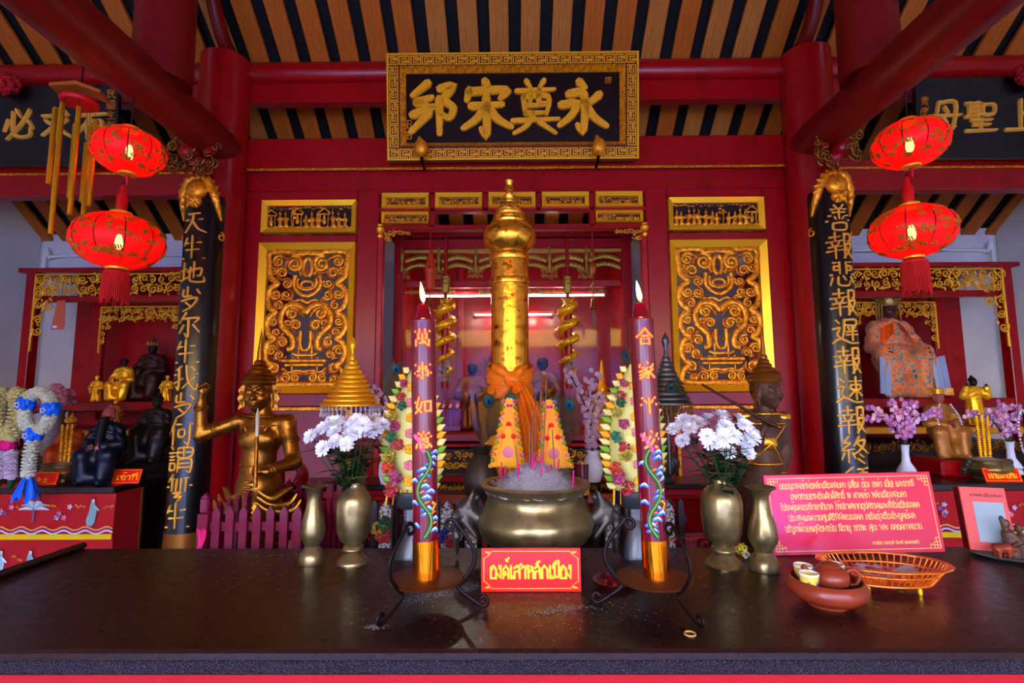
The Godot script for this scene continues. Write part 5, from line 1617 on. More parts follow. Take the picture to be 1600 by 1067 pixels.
	part(st, "body", shape().lathe(v2([0, 0, 0.12, 0, 0.12, 0.03, 0.1, 0.04, 0.11, 0.1, 0.09, 0.13, 0.1, 0.16, 0.07, 0.18, 0.075, 0.21, 0.055, 0.23, 0.06, 0.26, 0.04, 0.28, 0.042, 0.31, 0.025, 0.34, 0.02, 0.42, 0.008, 0.5, 0, 0.52]), 20), M.gilt_bright)
	var hs := thing("model_house", "tiny red lacquered model house with white roof tiles in the shrine cabinet", "model", Vector3(-0.52, 1.195, -3.78))
	part(hs, "base", shape().box(Vector3(0, 0.02, 0), Vector3(0.24, 0.04, 0.16), 0.004), M.lacquer)
	part(hs, "roof", shape().slab(v2([-0.1, 0, 0.1, 0, 0.07, 0.05, -0.07, 0.05]), 0.24, place(Vector3(0, 0.16, 0), PI / 2)), M.lacquer)
	for k in 5:
		part(hs, "column", shape().tube([Vector3(-0.1 + 0.05 * k, 0.04, 0.06), Vector3(-0.1 + 0.05 * k, 0.16, 0.06)], 0.009, 6), M.incense_pink)
		part(hs, "roof_tile", shape().tube([Vector3(-0.1 + 0.05 * k, 0.205, 0.03), Vector3(-0.1 + 0.05 * k, 0.175, 0.11)], 0.012, 6), M.porcelain)
	var pl := thing("plume_vase", "dark bushy plume standing in a blue vase behind the shrine glass", "vase", Vector3(-0.15, 1.195, -3.95))
	part(pl, "vase", shape().lathe(v2([0, 0, 0.04, 0, 0.06, 0.1, 0.05, 0.2, 0.03, 0.28, 0.04, 0.33, 0.03, 0.33, 0.0, 0.3]), 16), M.blue_glaze)
	var bush := shape()
	for k in 60:
		var d := Vector3(rng.randfn(), rng.randf_range(0.2, 1.6), rng.randfn()).normalized()
		bush.tube([Vector3(0, 0.3, 0), Vector3(0, 0.42, 0) + d * 0.05, Vector3(0, 0.46, 0) + d * Vector3(0.14, 0.12, 0.1)], [0.004, 0.006, 0.001], 4)
	part(pl, "plume", bush, M.blue_black)
	# hangings before the glass
	for s in [-1, 1]:
		var side := "left" if s < 0 else "right"
		hanging_dragon(Vector3(-0.472, 2.417, -3.4) if s < 0 else Vector3(0.351, 2.411, -3.4), side)
		var h := thing("hanging_charm", "red cord with a carved %s charm hanging %s in the opening" % ["orange fish shaped" if s < 0 else "pale knotted", side], "charm", Vector3(-0.557, 2.482, -3.28) if s < 0 else Vector3(0.504, 2.475, -3.28))
		part(h, "cord", shape().tube([Vector3(0, 0.12, 0.02), Vector3(0, -0.56, 0)], 0.004, 5), M.red_cloth)
		if s < 0:
			var f := Field.new(Vector3(-0.06, -0.4, -0.04), Vector3(0.06, -0.03, 0.04), 0.01)
			f.limb(Vector3(0.005, -0.08, 0), Vector3(0, -0.2, 0), 0.012, 0.036, 0.02).limb(Vector3(0, -0.2, 0), Vector3(0, -0.33, 0), 0.036, 0.03, 0.02)
			part(h, "fish", f.into(shape()), M.orange_wood)
		else:
			part(h, "knot", shape().ball(Vector3(0, -0.1, 0), Vector3(0.02, 0.03, 0.012)).ball(Vector3(0, -0.2, 0), Vector3(0.024, 0.05, 0.012)).ball(Vector3(0, -0.3, 0), Vector3(0.014, 0.03, 0.012)), M.gilt_dark)
		part(h, "bell", shape().lathe(v2([0, 0, 0.012, -0.005, 0.016, -0.05, 0.024, -0.06, 0.02, -0.07, 0, -0.07]), 10, place(Vector3(0, -0.4, 0))), M.gilt_dark)
		part(h, "tassel", shape().tube(v3([0, -0.48, 0, 0.004, -0.53, 0, 0.01, -0.6, 0]), [0.012, 0.028, 0.01], 8, 0.5), M.incense_tan if s > 0 else M.red_cloth)


func hanging_dragon(at: Vector3, side: String) -> void:
	var t := thing("hanging_dragon", "gilt dragon coiled round a red hanging pole %s of the pillar" % side, "hanging", at, "hanging dragons")
	part(t, "pole", shape().tube([Vector3(0, 0.1, 0), Vector3(0, -0.32, 0), Vector3(0, -0.34, 0), Vector3(0, -0.92, 0)], [0.012, 0.012, 0.028, 0.022], 8), M.lacquer)
	part(t, "clasp", shape().box(Vector3(0, -0.22, 0), Vector3(0.055, 0.13, 0.03), 0.012).lathe(v2([0.012, -0.006, 0.022, 0, 0.012, 0.006]), 12, Transform3D(Basis(Vector3.RIGHT, PI / 2), Vector3(0, -0.2, 0.018))), M.gilt_olive)
	var pts := []
	var radii := []
	for i in 61:
		var u := i / 60.0
		var a := u * TAU * 4.2
		var r := 0.03 + 0.018 * sin(u * PI)
		pts.append(Vector3(cos(a) * r, -0.36 - 0.46 * u, sin(a) * r))
		radii.append(0.036 * (1.0 - 0.75 * u) + 0.004)
	var b := shape().tube(pts, radii, 8)
	for i in range(2, 60, 2):
		var q: Vector3 = pts[i]
		var o := Vector3(q.x, 0, q.z).normalized()
		b.tube([q + o * radii[i] * 0.8, q + o * (radii[i] + 0.014) + Vector3(0, 0.008, 0)], [0.01, 0.0], 4)
	part(t, "dragon_body", b, M.gilt_bright)
	var f := Field.new(Vector3(-0.07, -0.42, -0.06), Vector3(0.07, -0.29, 0.1), 0.007)
	f.egg(Vector3(0, -0.35, 0.02), Vector3(0.034, 0.03, 0.04), 0.01).limb(Vector3(0, -0.36, 0.04), Vector3(0, -0.375, 0.075), 0.022, 0.014, 0.01)
	for s in [-1.0, 1.0]:
		f.limb(Vector3(s * 0.02, -0.33, 0.0), Vector3(s * 0.05, -0.3, -0.03), 0.008, 0.003, 0.004)
		f.egg(Vector3(s * 0.02, -0.34, 0.05), Vector3.ONE * 0.01, 0.003)
		f.limb(Vector3(s * 0.014, -0.37, 0.07), Vector3(s * 0.05, -0.39, 0.07), 0.005, 0.002, 0.003)
	part(t, "dragon_head", f.into(shape()), M.gilt_bright)
	part(t, "scroll", shape().join(foliage(0.07, 0.16, RandomNumberGenerator.new(), null, 0.3), place(Vector3(-0.035, -0.72, 0.02))), M.pale_jade)


func pillar() -> void:
	var t := thing("city_pillar", "tall gold leafed pillar with a lotus bud top behind the censer", "pillar", Vector3(-0.03, 0, -2.6))
	part(t, "shaft", shape().lathe(v2([0.178, 0.25, 0.141, 0.25, 0.136, 0.455, 0.112, 0.47, 0.112, 0.634, 0.097, 0.649, 0.099, 1.219, 0.096, 1.507, 0.095, 1.768, 0.097, 2.011, 0.104, 2.014, 0.106, 2.028, 0.104, 2.041, 0.098, 2.045, 0.096, 2.136, 0.103, 2.139, 0.106, 2.153, 0.096, 2.163, 0.103, 2.173, 0.096, 2.183]), 48), M.leaf_gold)
	part(t, "bulb", shape().lathe(v2([0.09, 2.18, 0.107, 2.197, 0.123, 2.218, 0.135, 2.242, 0.139, 2.266, 0.135, 2.293, 0.12, 2.317, 0.1, 2.334, 0.097, 2.334, 0.1, 2.345, 0.089, 2.355, 0.09, 2.369, 0.08, 2.379, 0.084, 2.39, 0.07, 2.4, 0.071, 2.41, 0.057, 2.417, 0.057, 2.428]), 48), M.leaf_gold)
	part(t, "finial", shape().lathe(v2([0.05, 2.424, 0.037, 2.435, 0.032, 2.449, 0.034, 2.459, 0.024, 2.47, 0.03, 2.48, 0.032, 2.494, 0.02, 2.504, 0.017, 2.518, 0.027, 2.529, 0.024, 2.539, 0.015, 2.55, 0.019, 2.564, 0.024, 2.574, 0.019, 2.585, 0, 2.592]), 24), M.leaf_gold)
	# orange sash: wrapped twice, knotted in front, ends hanging to the right
	var s := thing("orange_scarf", "orange silk sash tied round the gold pillar with hanging ends", "sash", Vector3(-0.03, 1.539, -2.6))
	var r := 0.112
	var band := func(y0: float, y1: float, tall: float, k: float) -> Shape:
		return shape().sheet(60, 8, func(u, v):
			var a: float = u * TAU
			var y: float = lerpf(y0, y1, 0.5 - 0.5 * cos(a)) + (0.5 - v) * tall
			var rr: float = r + 0.006 * sin(v * 22.0 + a * k) + 0.006
			return Vector3(sin(a) * rr, y, cos(a) * rr), Vector3.ZERO)
	part(s, "wrap", band.call(-0.01, 0.06, 0.075, 2.0), M.sash)
	part(s, "wrap", band.call(-0.06, -0.115, 0.08, 3.0), M.sash)
	var knot := Field.new(Vector3(-0.09, -0.09, 0.06), Vector3(0.09, 0.07, 0.19), 0.0085)
	knot.egg(Vector3(0.012, -0.015, 0.125), Vector3(0.04, 0.034, 0.026), 0.01)
	knot.chain([Vector3(0, 0, 0.12), Vector3(-0.045, 0.03, 0.115), Vector3(-0.075, 0.045, 0.095)], [0.02, 0.024, 0.02], 0.01)
	knot.chain([Vector3(0.02, 0, 0.12), Vector3(0.05, 0.03, 0.115), Vector3(0.075, 0.05, 0.095)], [0.02, 0.02, 0.012], 0.01)
	part(s, "knot", knot.into(shape()), M.sash)
	for e in [[0.03, 0.15, 0.3, 0.05], [0.005, 0.09, 0.36, 0.042]]:
		var tail := shape().sheet(14, 24, func(u, v):
			var wdt: float = e[3] * (0.5 + 0.75 * v)
			var x: float = e[0] + (e[1] - e[0]) * pow(v, 0.9) + (u - 0.5) * wdt * 2.0
			return Vector3(x, -0.02 - e[2] * v + 0.03 * u * v, 0.135 + 0.014 * sin(u * 11.0 + v * 3.0) + 0.03 * sin(v * 2.5)), Vector3(0, 0, 1))
		part(s, "tail", tail, M.sash)
	var g := thing("gold_wrap", "crumpled gold cloth wrapped round the foot of the pillar behind the censer", "cloth", Vector3(-0.03, 0.74, -2.6))
	var cl := shape().sheet(72, 20, func(u, v):
		var a: float = u * TAU
		var rr: float = 0.135 + 0.014 * sin(a * 9.0 + v * 4.0) + 0.012 * sin(a * 5.0 - v * 9.0) + 0.02 * (1.0 - v)
		return Vector3(sin(a) * rr, v * 0.68, cos(a) * rr))
	part(g, "cloth", cl, M.gold_cloth)


const TOP := 0.95


func censer() -> void:
	var at := Vector3(0.058, TOP, -1.64)
	var t := thing("bronze_censer", "large round bronze incense pot on the altar table before the pillar", "incense pot", at)
	part(t, "pot", shape().lathe(v2([0, 0.012, 0.087, 0.012, 0.095, 0.016, 0.099, 0.023, 0.091, 0.029, 0.123, 0.037, 0.154, 0.058, 0.174, 0.085, 0.181, 0.11, 0.175, 0.133, 0.159, 0.158, 0.15, 0.179, 0.15, 0.197, 0.158, 0.21, 0.17, 0.22, 0.172, 0.226, 0.17, 0.23, 0.152, 0.23, 0.144, 0.216, 0.136, 0.187, 0, 0.158]), 64), M.brass)
	for s in [-1, 1]:
		# a lion head holding a ring
		var f := Field.new(Vector3(-0.06, -0.02, -0.05), Vector3(0.06, 0.2, 0.05), 0.0055)
		f.egg(Vector3(0, 0.125, 0), Vector3(0.03, 0.032, 0.026), 0.012)
		f.limb(Vector3(-0.012, 0.11, 0), Vector3(-0.05, 0.095, 0), 0.024, 0.026, 0.012)
		f.limb(Vector3(0.016, 0.118, 0), Vector3(0.038, 0.106, 0), 0.02, 0.014, 0.012)
		f.chain([Vector3(0.03, 0.104, 0), Vector3(0.04, 0.075, 0), Vector3(0.032, 0.045, 0), Vector3(0.036, 0.025, 0)], [0.012, 0.012, 0.012, 0.009], 0.008)
		for e in [-1.0, 1.0]:
			f.limb(Vector3(-0.005, 0.145, e * 0.014), Vector3(-0.018, 0.18, e * 0.02), 0.012, 0.006, 0.008)
			f.egg(Vector3(0.022, 0.132, e * 0.014), Vector3.ONE * 0.008, 0.003)
			f.limb(Vector3(0.01, 0.1, e * 0.02), Vector3(-0.03, 0.05, e * 0.02), 0.012, 0.008, 0.01)
		f.limb(Vector3(0, 0.15, 0), Vector3(-0.028, 0.165, 0), 0.016, 0.012, 0.01)
		var h := part(t, "handle", f.into(shape()), M.bronze_dull)
		h.position = Vector3(s * 0.212, 0.02, 0)
		h.rotation.y = 0.0 if s > 0 else PI
		part(h, "ring", shape().lathe(v2([0.021, 0, 0.025, 0.004, 0.029, 0, 0.025, -0.004, 0.021, 0]), 20, Transform3D(Basis(Vector3(0, 0, 1), PI / 2), Vector3(0.03, 0.02, 0))), M.bronze_dull)
	var a := thing("incense_ash", "heap of pale grey incense ash filling the bronze pot", "ash", at + Vector3(0, 0.205, 0))
	var nz := noise(14.0, 3, FastNoiseLite.TYPE_SIMPLEX_SMOOTH, 3)
	part(a, "heap", shape().sheet(72, 26, func(u, v):
		var an: float = u * TAU
		var r: float = v * 0.158
		var y: float = 0.08 * pow(cos(minf(v, 1.0) * PI / 2), 1.7) + 0.016 * nz.get_noise_2d(cos(an) * r * 4, sin(an) * r * 4) * (1.0 - v * 0.5)
		return Vector3(cos(an) * r, y, sin(an) * r), Vector3.UP), M.ash)
	var rng := RandomNumberGenerator.new()
	rng.seed = 77
	var bits := shape()
	for k in 420:
		var an := rng.randf() * TAU
		var r := 0.15 * sqrt(rng.randf())
		var p := Vector3(cos(an) * r, 0.08 * pow(cos(r / 0.158 * PI / 2), 1.7) + 0.004, sin(an) * r)
		var d := Vector3(rng.randfn(), rng.randf_range(-0.15, 0.3), rng.randfn()).normalized() * rng.randf_range(0.006, 0.02)
		bits.tube([p - d, p + d + Vector3(0, 0.003, 0)], 0.0011, 3)
	part(a, "ash_curls", bits, M.ash).set_meta("kind", "stuff")
	# sticks: px, py of the foot, height in metres; a long one keeps its tan joss
	var sticks := [[781, 735, 0.05, 0], [788, 730, 0.03, 0], [809, 727, 0.085, 1], [811, 731, 0.05, 0], [829, 722, 0.17, 1], [834, 715, 0.2, 1], [832, 708, 0.04, 0], [838, 712, 0.03, 0], [840, 730, 0.06, 0], [843, 722, 0.22, 1], [853, 726, 0.035, 0], [857, 740, 0.03, 0], [859, 735, 0.045, 0], [866, 732, 0.13, 1], [868, 738, 0.04, 0], [870, 729, 0.05, 0], [889, 742, 0.06, 0], [826, 735, 0.16, 1], [846, 715, 0.24, 1], [822, 708, 0.03, 0]]
	for s in sticks:
		var dep := 1.64 + rng.randf_range(-0.06, 0.05)
		var foot := Vector3((s[0] - 806) / 800.0 * 1.63, at.y + 0.212 + maxf(0.0, (748 - s[1]) * 0.0018), -dep)
		var long: bool = s[3] == 1
		var k := thing("incense_stick", ("long tan incense stick with a pink foot standing in the ash" if long else "short pink incense stub standing in the ash"), "incense stick", foot, "long incense sticks in the pot" if long else "pink incense stubs in the pot")
		var lean := Vector3(rng.randf_range(-0.1, 0.1), 1, rng.randf_range(-0.08, 0.08)).normalized()
		var cut: float = minf(s[2], 0.05)
		part(k, "bamboo", shape().tube([-lean * 0.02, lean * cut], 0.0023, 5), M.incense_pink)
		if long:
			part(k, "joss", shape().tube([lean * cut, lean * s[2] * 1.15], [0.0022, 0.0016], 5), M.incense_tan)
	# ash fallen on the table
	var fl := thing("fallen_ash", "pale ash flakes scattered on the dark table around the red sign", "ash")
	fl.set_meta("kind", "stuff")
	var flakes := shape()
	for k in 2600:
		var p: Vector2
		var kind := k % 10
		if kind < 4:
			var u := rng.randf()
			p = Vector2(lerpf(-0.28, -0.1, u), lerpf(-1.3, -1.42, u)) + Vector2(rng.randfn() * 0.02, rng.randfn() * 0.014)
		elif kind < 6:
			var u := rng.randf()
			p = Vector2(lerpf(0.05, 0.16, u), lerpf(-1.24, -1.28, u)) + Vector2(rng.randfn() * 0.02, rng.randfn() * 0.008)
		elif kind == 6:
			p = Vector2(-0.31 + rng.randfn() * 0.012, -1.17 + rng.randfn() * 0.006)
		elif kind < 9:
			p = Vector2(0.06 + rng.randfn() * 0.13, -1.27 + rng.randfn() * 0.07)
		else:
			p = Vector2(0.1 + rng.randfn() * 0.35, -1.25 + rng.randfn() * 0.09)
		if p.y > -1.08 or p.y < -1.72:
			continue
		var a0 := rng.randf() * TAU
		var r := rng.randf_range(0.0005, 0.0014) * (1.6 if k % 37 == 0 else 1.0)
		var q := []
		for j in 3:
			q.append(Vector3(p.x + cos(a0 + j * 2.1) * r * 1.6, TOP + 0.0006 + 0.0006 * j, p.y + sin(a0 + j * 2.1) * r))
		flakes.face(q, Vector3.UP)
	part(fl, "flakes", flakes, M.ash_dust).set_meta("kind", "stuff")


func candle_stand(at: Vector3, label: String, turn: float) -> void:
	var t := thing("candle_stand", label, "candle stand", at, "wrought iron candle stands", turn)
	part(t, "plate", shape().lathe(v2([0, 0.062, 0.088, 0.062, 0.09, 0.066, 0.086, 0.068, 0.0, 0.068]), 32), M.rust_plate)
	for k in 3:
		var a := TAU * k / 3.0 + 0.5
		var d := Vector3(cos(a), 0, sin(a))
		var side := Vector3(-sin(a), 0, cos(a))
		var path := []
		# curl at the head, belly, waist at the plate, out to the foot curl
		for q in [[0.052, 0.172], [0.04, 0.178], [0.03, 0.168], [0.034, 0.156], [0.05, 0.152], [0.068, 0.165], [0.062, 0.19], [0.066, 0.2], [0.085, 0.18], [0.112, 0.14], [0.114, 0.105], [0.092, 0.07], [0.078, 0.056], [0.08, 0.044], [0.105, 0.026], [0.128, 0.012], [0.14, 0.01], [0.147, 0.02], [0.14, 0.031], [0.13, 0.026]]:
			if q[1] > 0.15 and q[0] < 0.064 and path.is_empty() and false:
				continue
			path.append(d * q[0] + Vector3(0, q[1] - 0.0035, 0))
		path = path.slice(7)
		var head := []
		for q in spiral(Vector2(0.056, 0.188), 0.018, 0.006, 0.2, 1.1, 14):
			head.append(d * q.x + Vector3(0, q.y, 0))
		head.reverse()
		part(t, "leg", shape().tube(curve(path, 5), 0.0052, 6, 0.55, side).tube(head, 0.0048, 6, 0.55, side), M.iron)


func candle(at: Vector3, label: String, chars: Array, lean: float, turn: float, spin: float) -> void:
	var t := thing("red_candle", label, "candle", at, "tall red altar candles")
	t.rotation = Vector3(0, 0, lean)
	var r := 0.0305
	part(t, "wax", shape().lathe(v2([0, 0, r, 0, r, 0.615, r + 0.001, 0.619, r - 0.001, 0.622, r * 0.7, 0.626, r * 0.46, 0.66, r * 0.4, 0.662, 0, 0.66]), 40), M.candle_wax)
	part(t, "foil_foot", shape().lathe(v2([r + 0.0004, 0.0, r + 0.0012, 0.0, r + 0.0012, 0.088, r + 0.0004, 0.088]), 40), M.gold_foil)
	part(t, "wick", shape().tube(v3([0, 0.655, 0, 0.001, 0.67, 0, 0.003, 0.677, 0]), 0.0012, 5), M.wick)
	var fl := part(t, "flame", shape().lathe(v2([0, 0.0, 0.0052, 0.008, 0.0066, 0.017, 0.0055, 0.03, 0.003, 0.044, 0.0, 0.056]), 14, Transform3D(Basis(Vector3(0, 0, 1), 0.13), Vector3(0.002, 0.666, 0))), M.flame)
	light_at(t, Vector3(0, 0.685, 0), Color(1.0, 0.62, 0.25), 0.008, 0.012)
	# print on the wax: four characters, red edged, and a dragon among clouds
	var wrap := func(p: Vector3) -> Vector3: return Vector3((r + 0.0006 + p.z) * sin(p.x / r + spin), p.y, (r + 0.0006 + p.z) * cos(p.x / r + spin))
	for k in 4:
		var edge := shape()
		han(edge, chars[k], 0.042, 0.0092, 0.0004, place(Vector3(0, 0.575 - 0.083 * k, 0)))
		var c := part(t, "character_edge", edge.bend(wrap), M.print_red)
		var ink := shape()
		han(ink, chars[k], 0.042, 0.0048, 0.0004, place(Vector3(0, 0.575 - 0.083 * k, 0.0007)))
		part(c, "character", ink.bend(wrap), M.print_yellow)
	var rng := RandomNumberGenerator.new()
	rng.seed = 5 + int(turn * 10)
	var cloud := shape()
	for k in 15:
		var cx := rng.randf_range(-0.03, 0.03)
		var cy := 0.11 + 0.013 * k
		for j in 3:
			cloud.paint([Color(0.12, 0.35, 0.85), Color(0.3, 0.6, 0.95), Color(0.8, 0.9, 1.0)][j])
			cloud.stroke(v2([cx - 0.012 + 0.004 * j, cy + 0.0025 * j, cx + 0.004, cy + 0.004 + 0.002 * j, cx + 0.012 - 0.002 * j, cy + 0.002 * j]), 0.0075 - 0.0018 * j, 0.0003 + 0.0003 * j, Transform3D())
	part(t, "printed_clouds", cloud.bend(wrap), M.tinted)
	var dr := shape()
	var body := []
	for i in 25:
		var u := i / 24.0
		body.append(Vector2(0.016 * sin(u * 9.0) * (1.0 if turn > 0 else -1.0), 0.10 + 0.2 * u))
	dr.paint(Color(0.05, 0.30, 0.10)).stroke(body, 0.014, 0.0012)
	dr.paint(Color(0.50, 0.55, 0.22)).stroke(body, 0.005, 0.0018)
	dr.paint(Color(0.9, 0.3, 0.5)).stroke(v2([0.0, 0.3, -0.01, 0.325, -0.022, 0.335]), 0.012, 0.0015)
	dr.paint(Color(0.95, 0.6, 0.1)).stroke(v2([0.02, 0.16, 0.028, 0.172, 0.02, 0.178]), 0.006, 0.0015)
	for k in 6:
		var q: Vector2 = body[3 + k * 3]
		dr.paint(Color(0.95, 0.55, 0.1)).stroke([q, q + Vector2(0.014, 0.006)], 0.004, 0.0015)
	part(t, "printed_dragon", dr.bend(wrap), M.tinted)


func candles() -> void:
	candle_stand(Vector3(-0.216, TOP, -1.28), "wrought iron candle stand under the candle left of the red sign", 0.4)
	candle_stand(Vector3(0.328, TOP, -1.28), "wrought iron candle stand under the candle right of the red sign", 1.5)
	candle(Vector3(-0.218, TOP + 0.068, -1.28), "tall red candle with gold characters burning left of the censer", ["萬", "事", "如", "意"], 0.026, 0.4, 0.1)
	candle(Vector3(0.334, TOP + 0.068, -1.28), "tall red candle with gold characters burning right of the censer, leaning left", ["合", "家", "平", "安"], 0.03, -0.4, 0.0)


# one chrysanthemum bloom facing +y
func bloom_mesh(r: float, seed_: int) -> Shape:
	var sh := shape()
	var rng := RandomNumberGenerator.new()
	rng.seed = seed_
	for ring in 4:
		var count: int = [15, 14, 11, 7][ring]
		var rise: float = [0.0, 0.35, 0.75, 1.15][ring]
		var len: float = r * [1.0, 0.95, 0.8, 0.55][ring]
		for k in count:
			var a := TAU * (k + 0.5 * (ring % 2)) / count + rng.randf_range(-0.1, 0.1)
			var e := rise + rng.randf_range(-0.15, 0.15)
			var d := Vector3(cos(a) * cos(e), sin(e), sin(a) * cos(e))
			var side := Vector3(-sin(a), 0, cos(a))
			var up := d.cross(side) * -1.0
			if up.y < 0:
				up = -up
			var l := len * rng.randf_range(0.9, 1.08)
			var w := r * 0.13
			var p0 := d * r * 0.08
			var p1 := d * l * 0.5 + up * r * 0.05
			var p2 := d * l * 0.88 + up * r * 0.08
			var p3 := d * l + up * r * 0.12
			var base := sh.v.size()
			for q in [[p0, 0.4], [p1, 0.9], [p2, 1.0]]:
				sh.put(q[0] + side * w * q[1], (up + side * 0.4).normalized())
				sh.put(q[0] - side * w * q[1], (up - side * 0.4).normalized())
			sh.put(p3, up)
			for i in 2:
				sh.tri(base + i * 2, base + i * 2 + 1, base + i * 2 + 3)
				sh.tri(base + i * 2, base + i * 2 + 3, base + i * 2 + 2)
			sh.tri(base + 4, base + 5, base + 6)
	return sh


func leaf(sh: Shape, p: Vector3, d: Vector3, l: float, w: float) -> void:
	var side := d.cross(Vector3.UP)
	if side.length() < 0.01:
		side = Vector3.RIGHT
	side = side.normalized()
	var up := side.cross(d).normalized()
	var base := sh.v.size()
	for i in 6:
		var u := i / 5.0
		var k := sin(PI * pow(u, 0.8)) * (1.0 + 0.25 * sin(u * 18.0))
		var c := p + d * l * u - up * l * 0.25 * u * u
		sh.put(c - side * w * k, (up - side * 0.3).normalized())
		sh.put(c + up * w * -0.15, up)
		sh.put(c + side * w * k, (up + side * 0.3).normalized())
	for i in 5:
		for j in 2:
			var a := base + i * 3 + j
			sh.tri(a, a + 1, a + 4)
			sh.tri(a, a + 4, a + 3)


func vase(at: Vector3, prof: Array, label: String, group: String) -> Node3D:
	var t := thing("brass_vase", label, "vase", at, group)
	part(t, "body", shape().lathe(prof, 40), M.brass)
	return t


func bouquet(mouth: Vector3, spots: Array, side: String) -> void:
	var rng := RandomNumberGenerator.new()
	rng.seed = 200 + spots.size()
	var kinds := [bloom_mesh(1.0, 1).mesh(), bloom_mesh(1.0, 2).mesh(), bloom_mesh(1.0, 3).mesh()]
	var heart := shape().ball(Vector3(0, 0.12, 0), Vector3(0.2, 0.12, 0.2), 10, 6).mesh()
	for k in spots.size():
		var s: Array = spots[k]
		var q: Vector3 = s[0] + Vector3(0, 0, rng.randf_range(-0.05, 0.05))
		var t := thing("chrysanthemum", "white chrysanthemum in the %s bouquet of the brass vase" % side, "flower", q, "white chrysanthemums in the %s vase" % side)
		var foot := mouth + Vector3(rng.randf_range(-0.012, 0.012), -0.05, rng.randf_range(-0.012, 0.012)) - q
		var rise := (q - mouth + Vector3(0, 0.0, 0)).normalized()
		var face := (rise + Vector3(rng.randf_range(-0.25, 0.25), 0.1, 0.55 + rng.randf_range(-0.1, 0.4))).normalized()
		var x := face.cross(Vector3(0, 0, 1) if absf(face.z) < 0.9 else Vector3.UP).normalized()
		var b := Basis(x, face, x.cross(face))
		var r: float = s[1]
		var o := part(t, "bloom", kinds[k % 3], M.petal_white)
		o.transform = Transform3D(b.scaled(Vector3.ONE * r), Vector3.ZERO)
		var hh := part(o, "heart", heart, M.flower_heart)
		var mid := foot * 0.45 + Vector3(rise.x * 0.02, 0.0, 0.01)
		part(t, "stem", shape().tube(curve([foot, mid, -face * 0.012, Vector3.ZERO], 4), 0.0017, 5), M.stem_green)
		var lf := shape()
		for j in 7:
			var u := rng.randf_range(0.2, 0.9)
			var p := foot.lerp(Vector3.ZERO, 1.0 - u)
			var a := rng.randf() * TAU
			leaf(lf, p, Vector3(cos(a), rng.randf_range(0.0, 0.7), sin(a)).normalized(), rng.randf_range(0.04, 0.065), rng.randf_range(0.009, 0.014))
		part(t, "leaves", lf, M.stem_green)


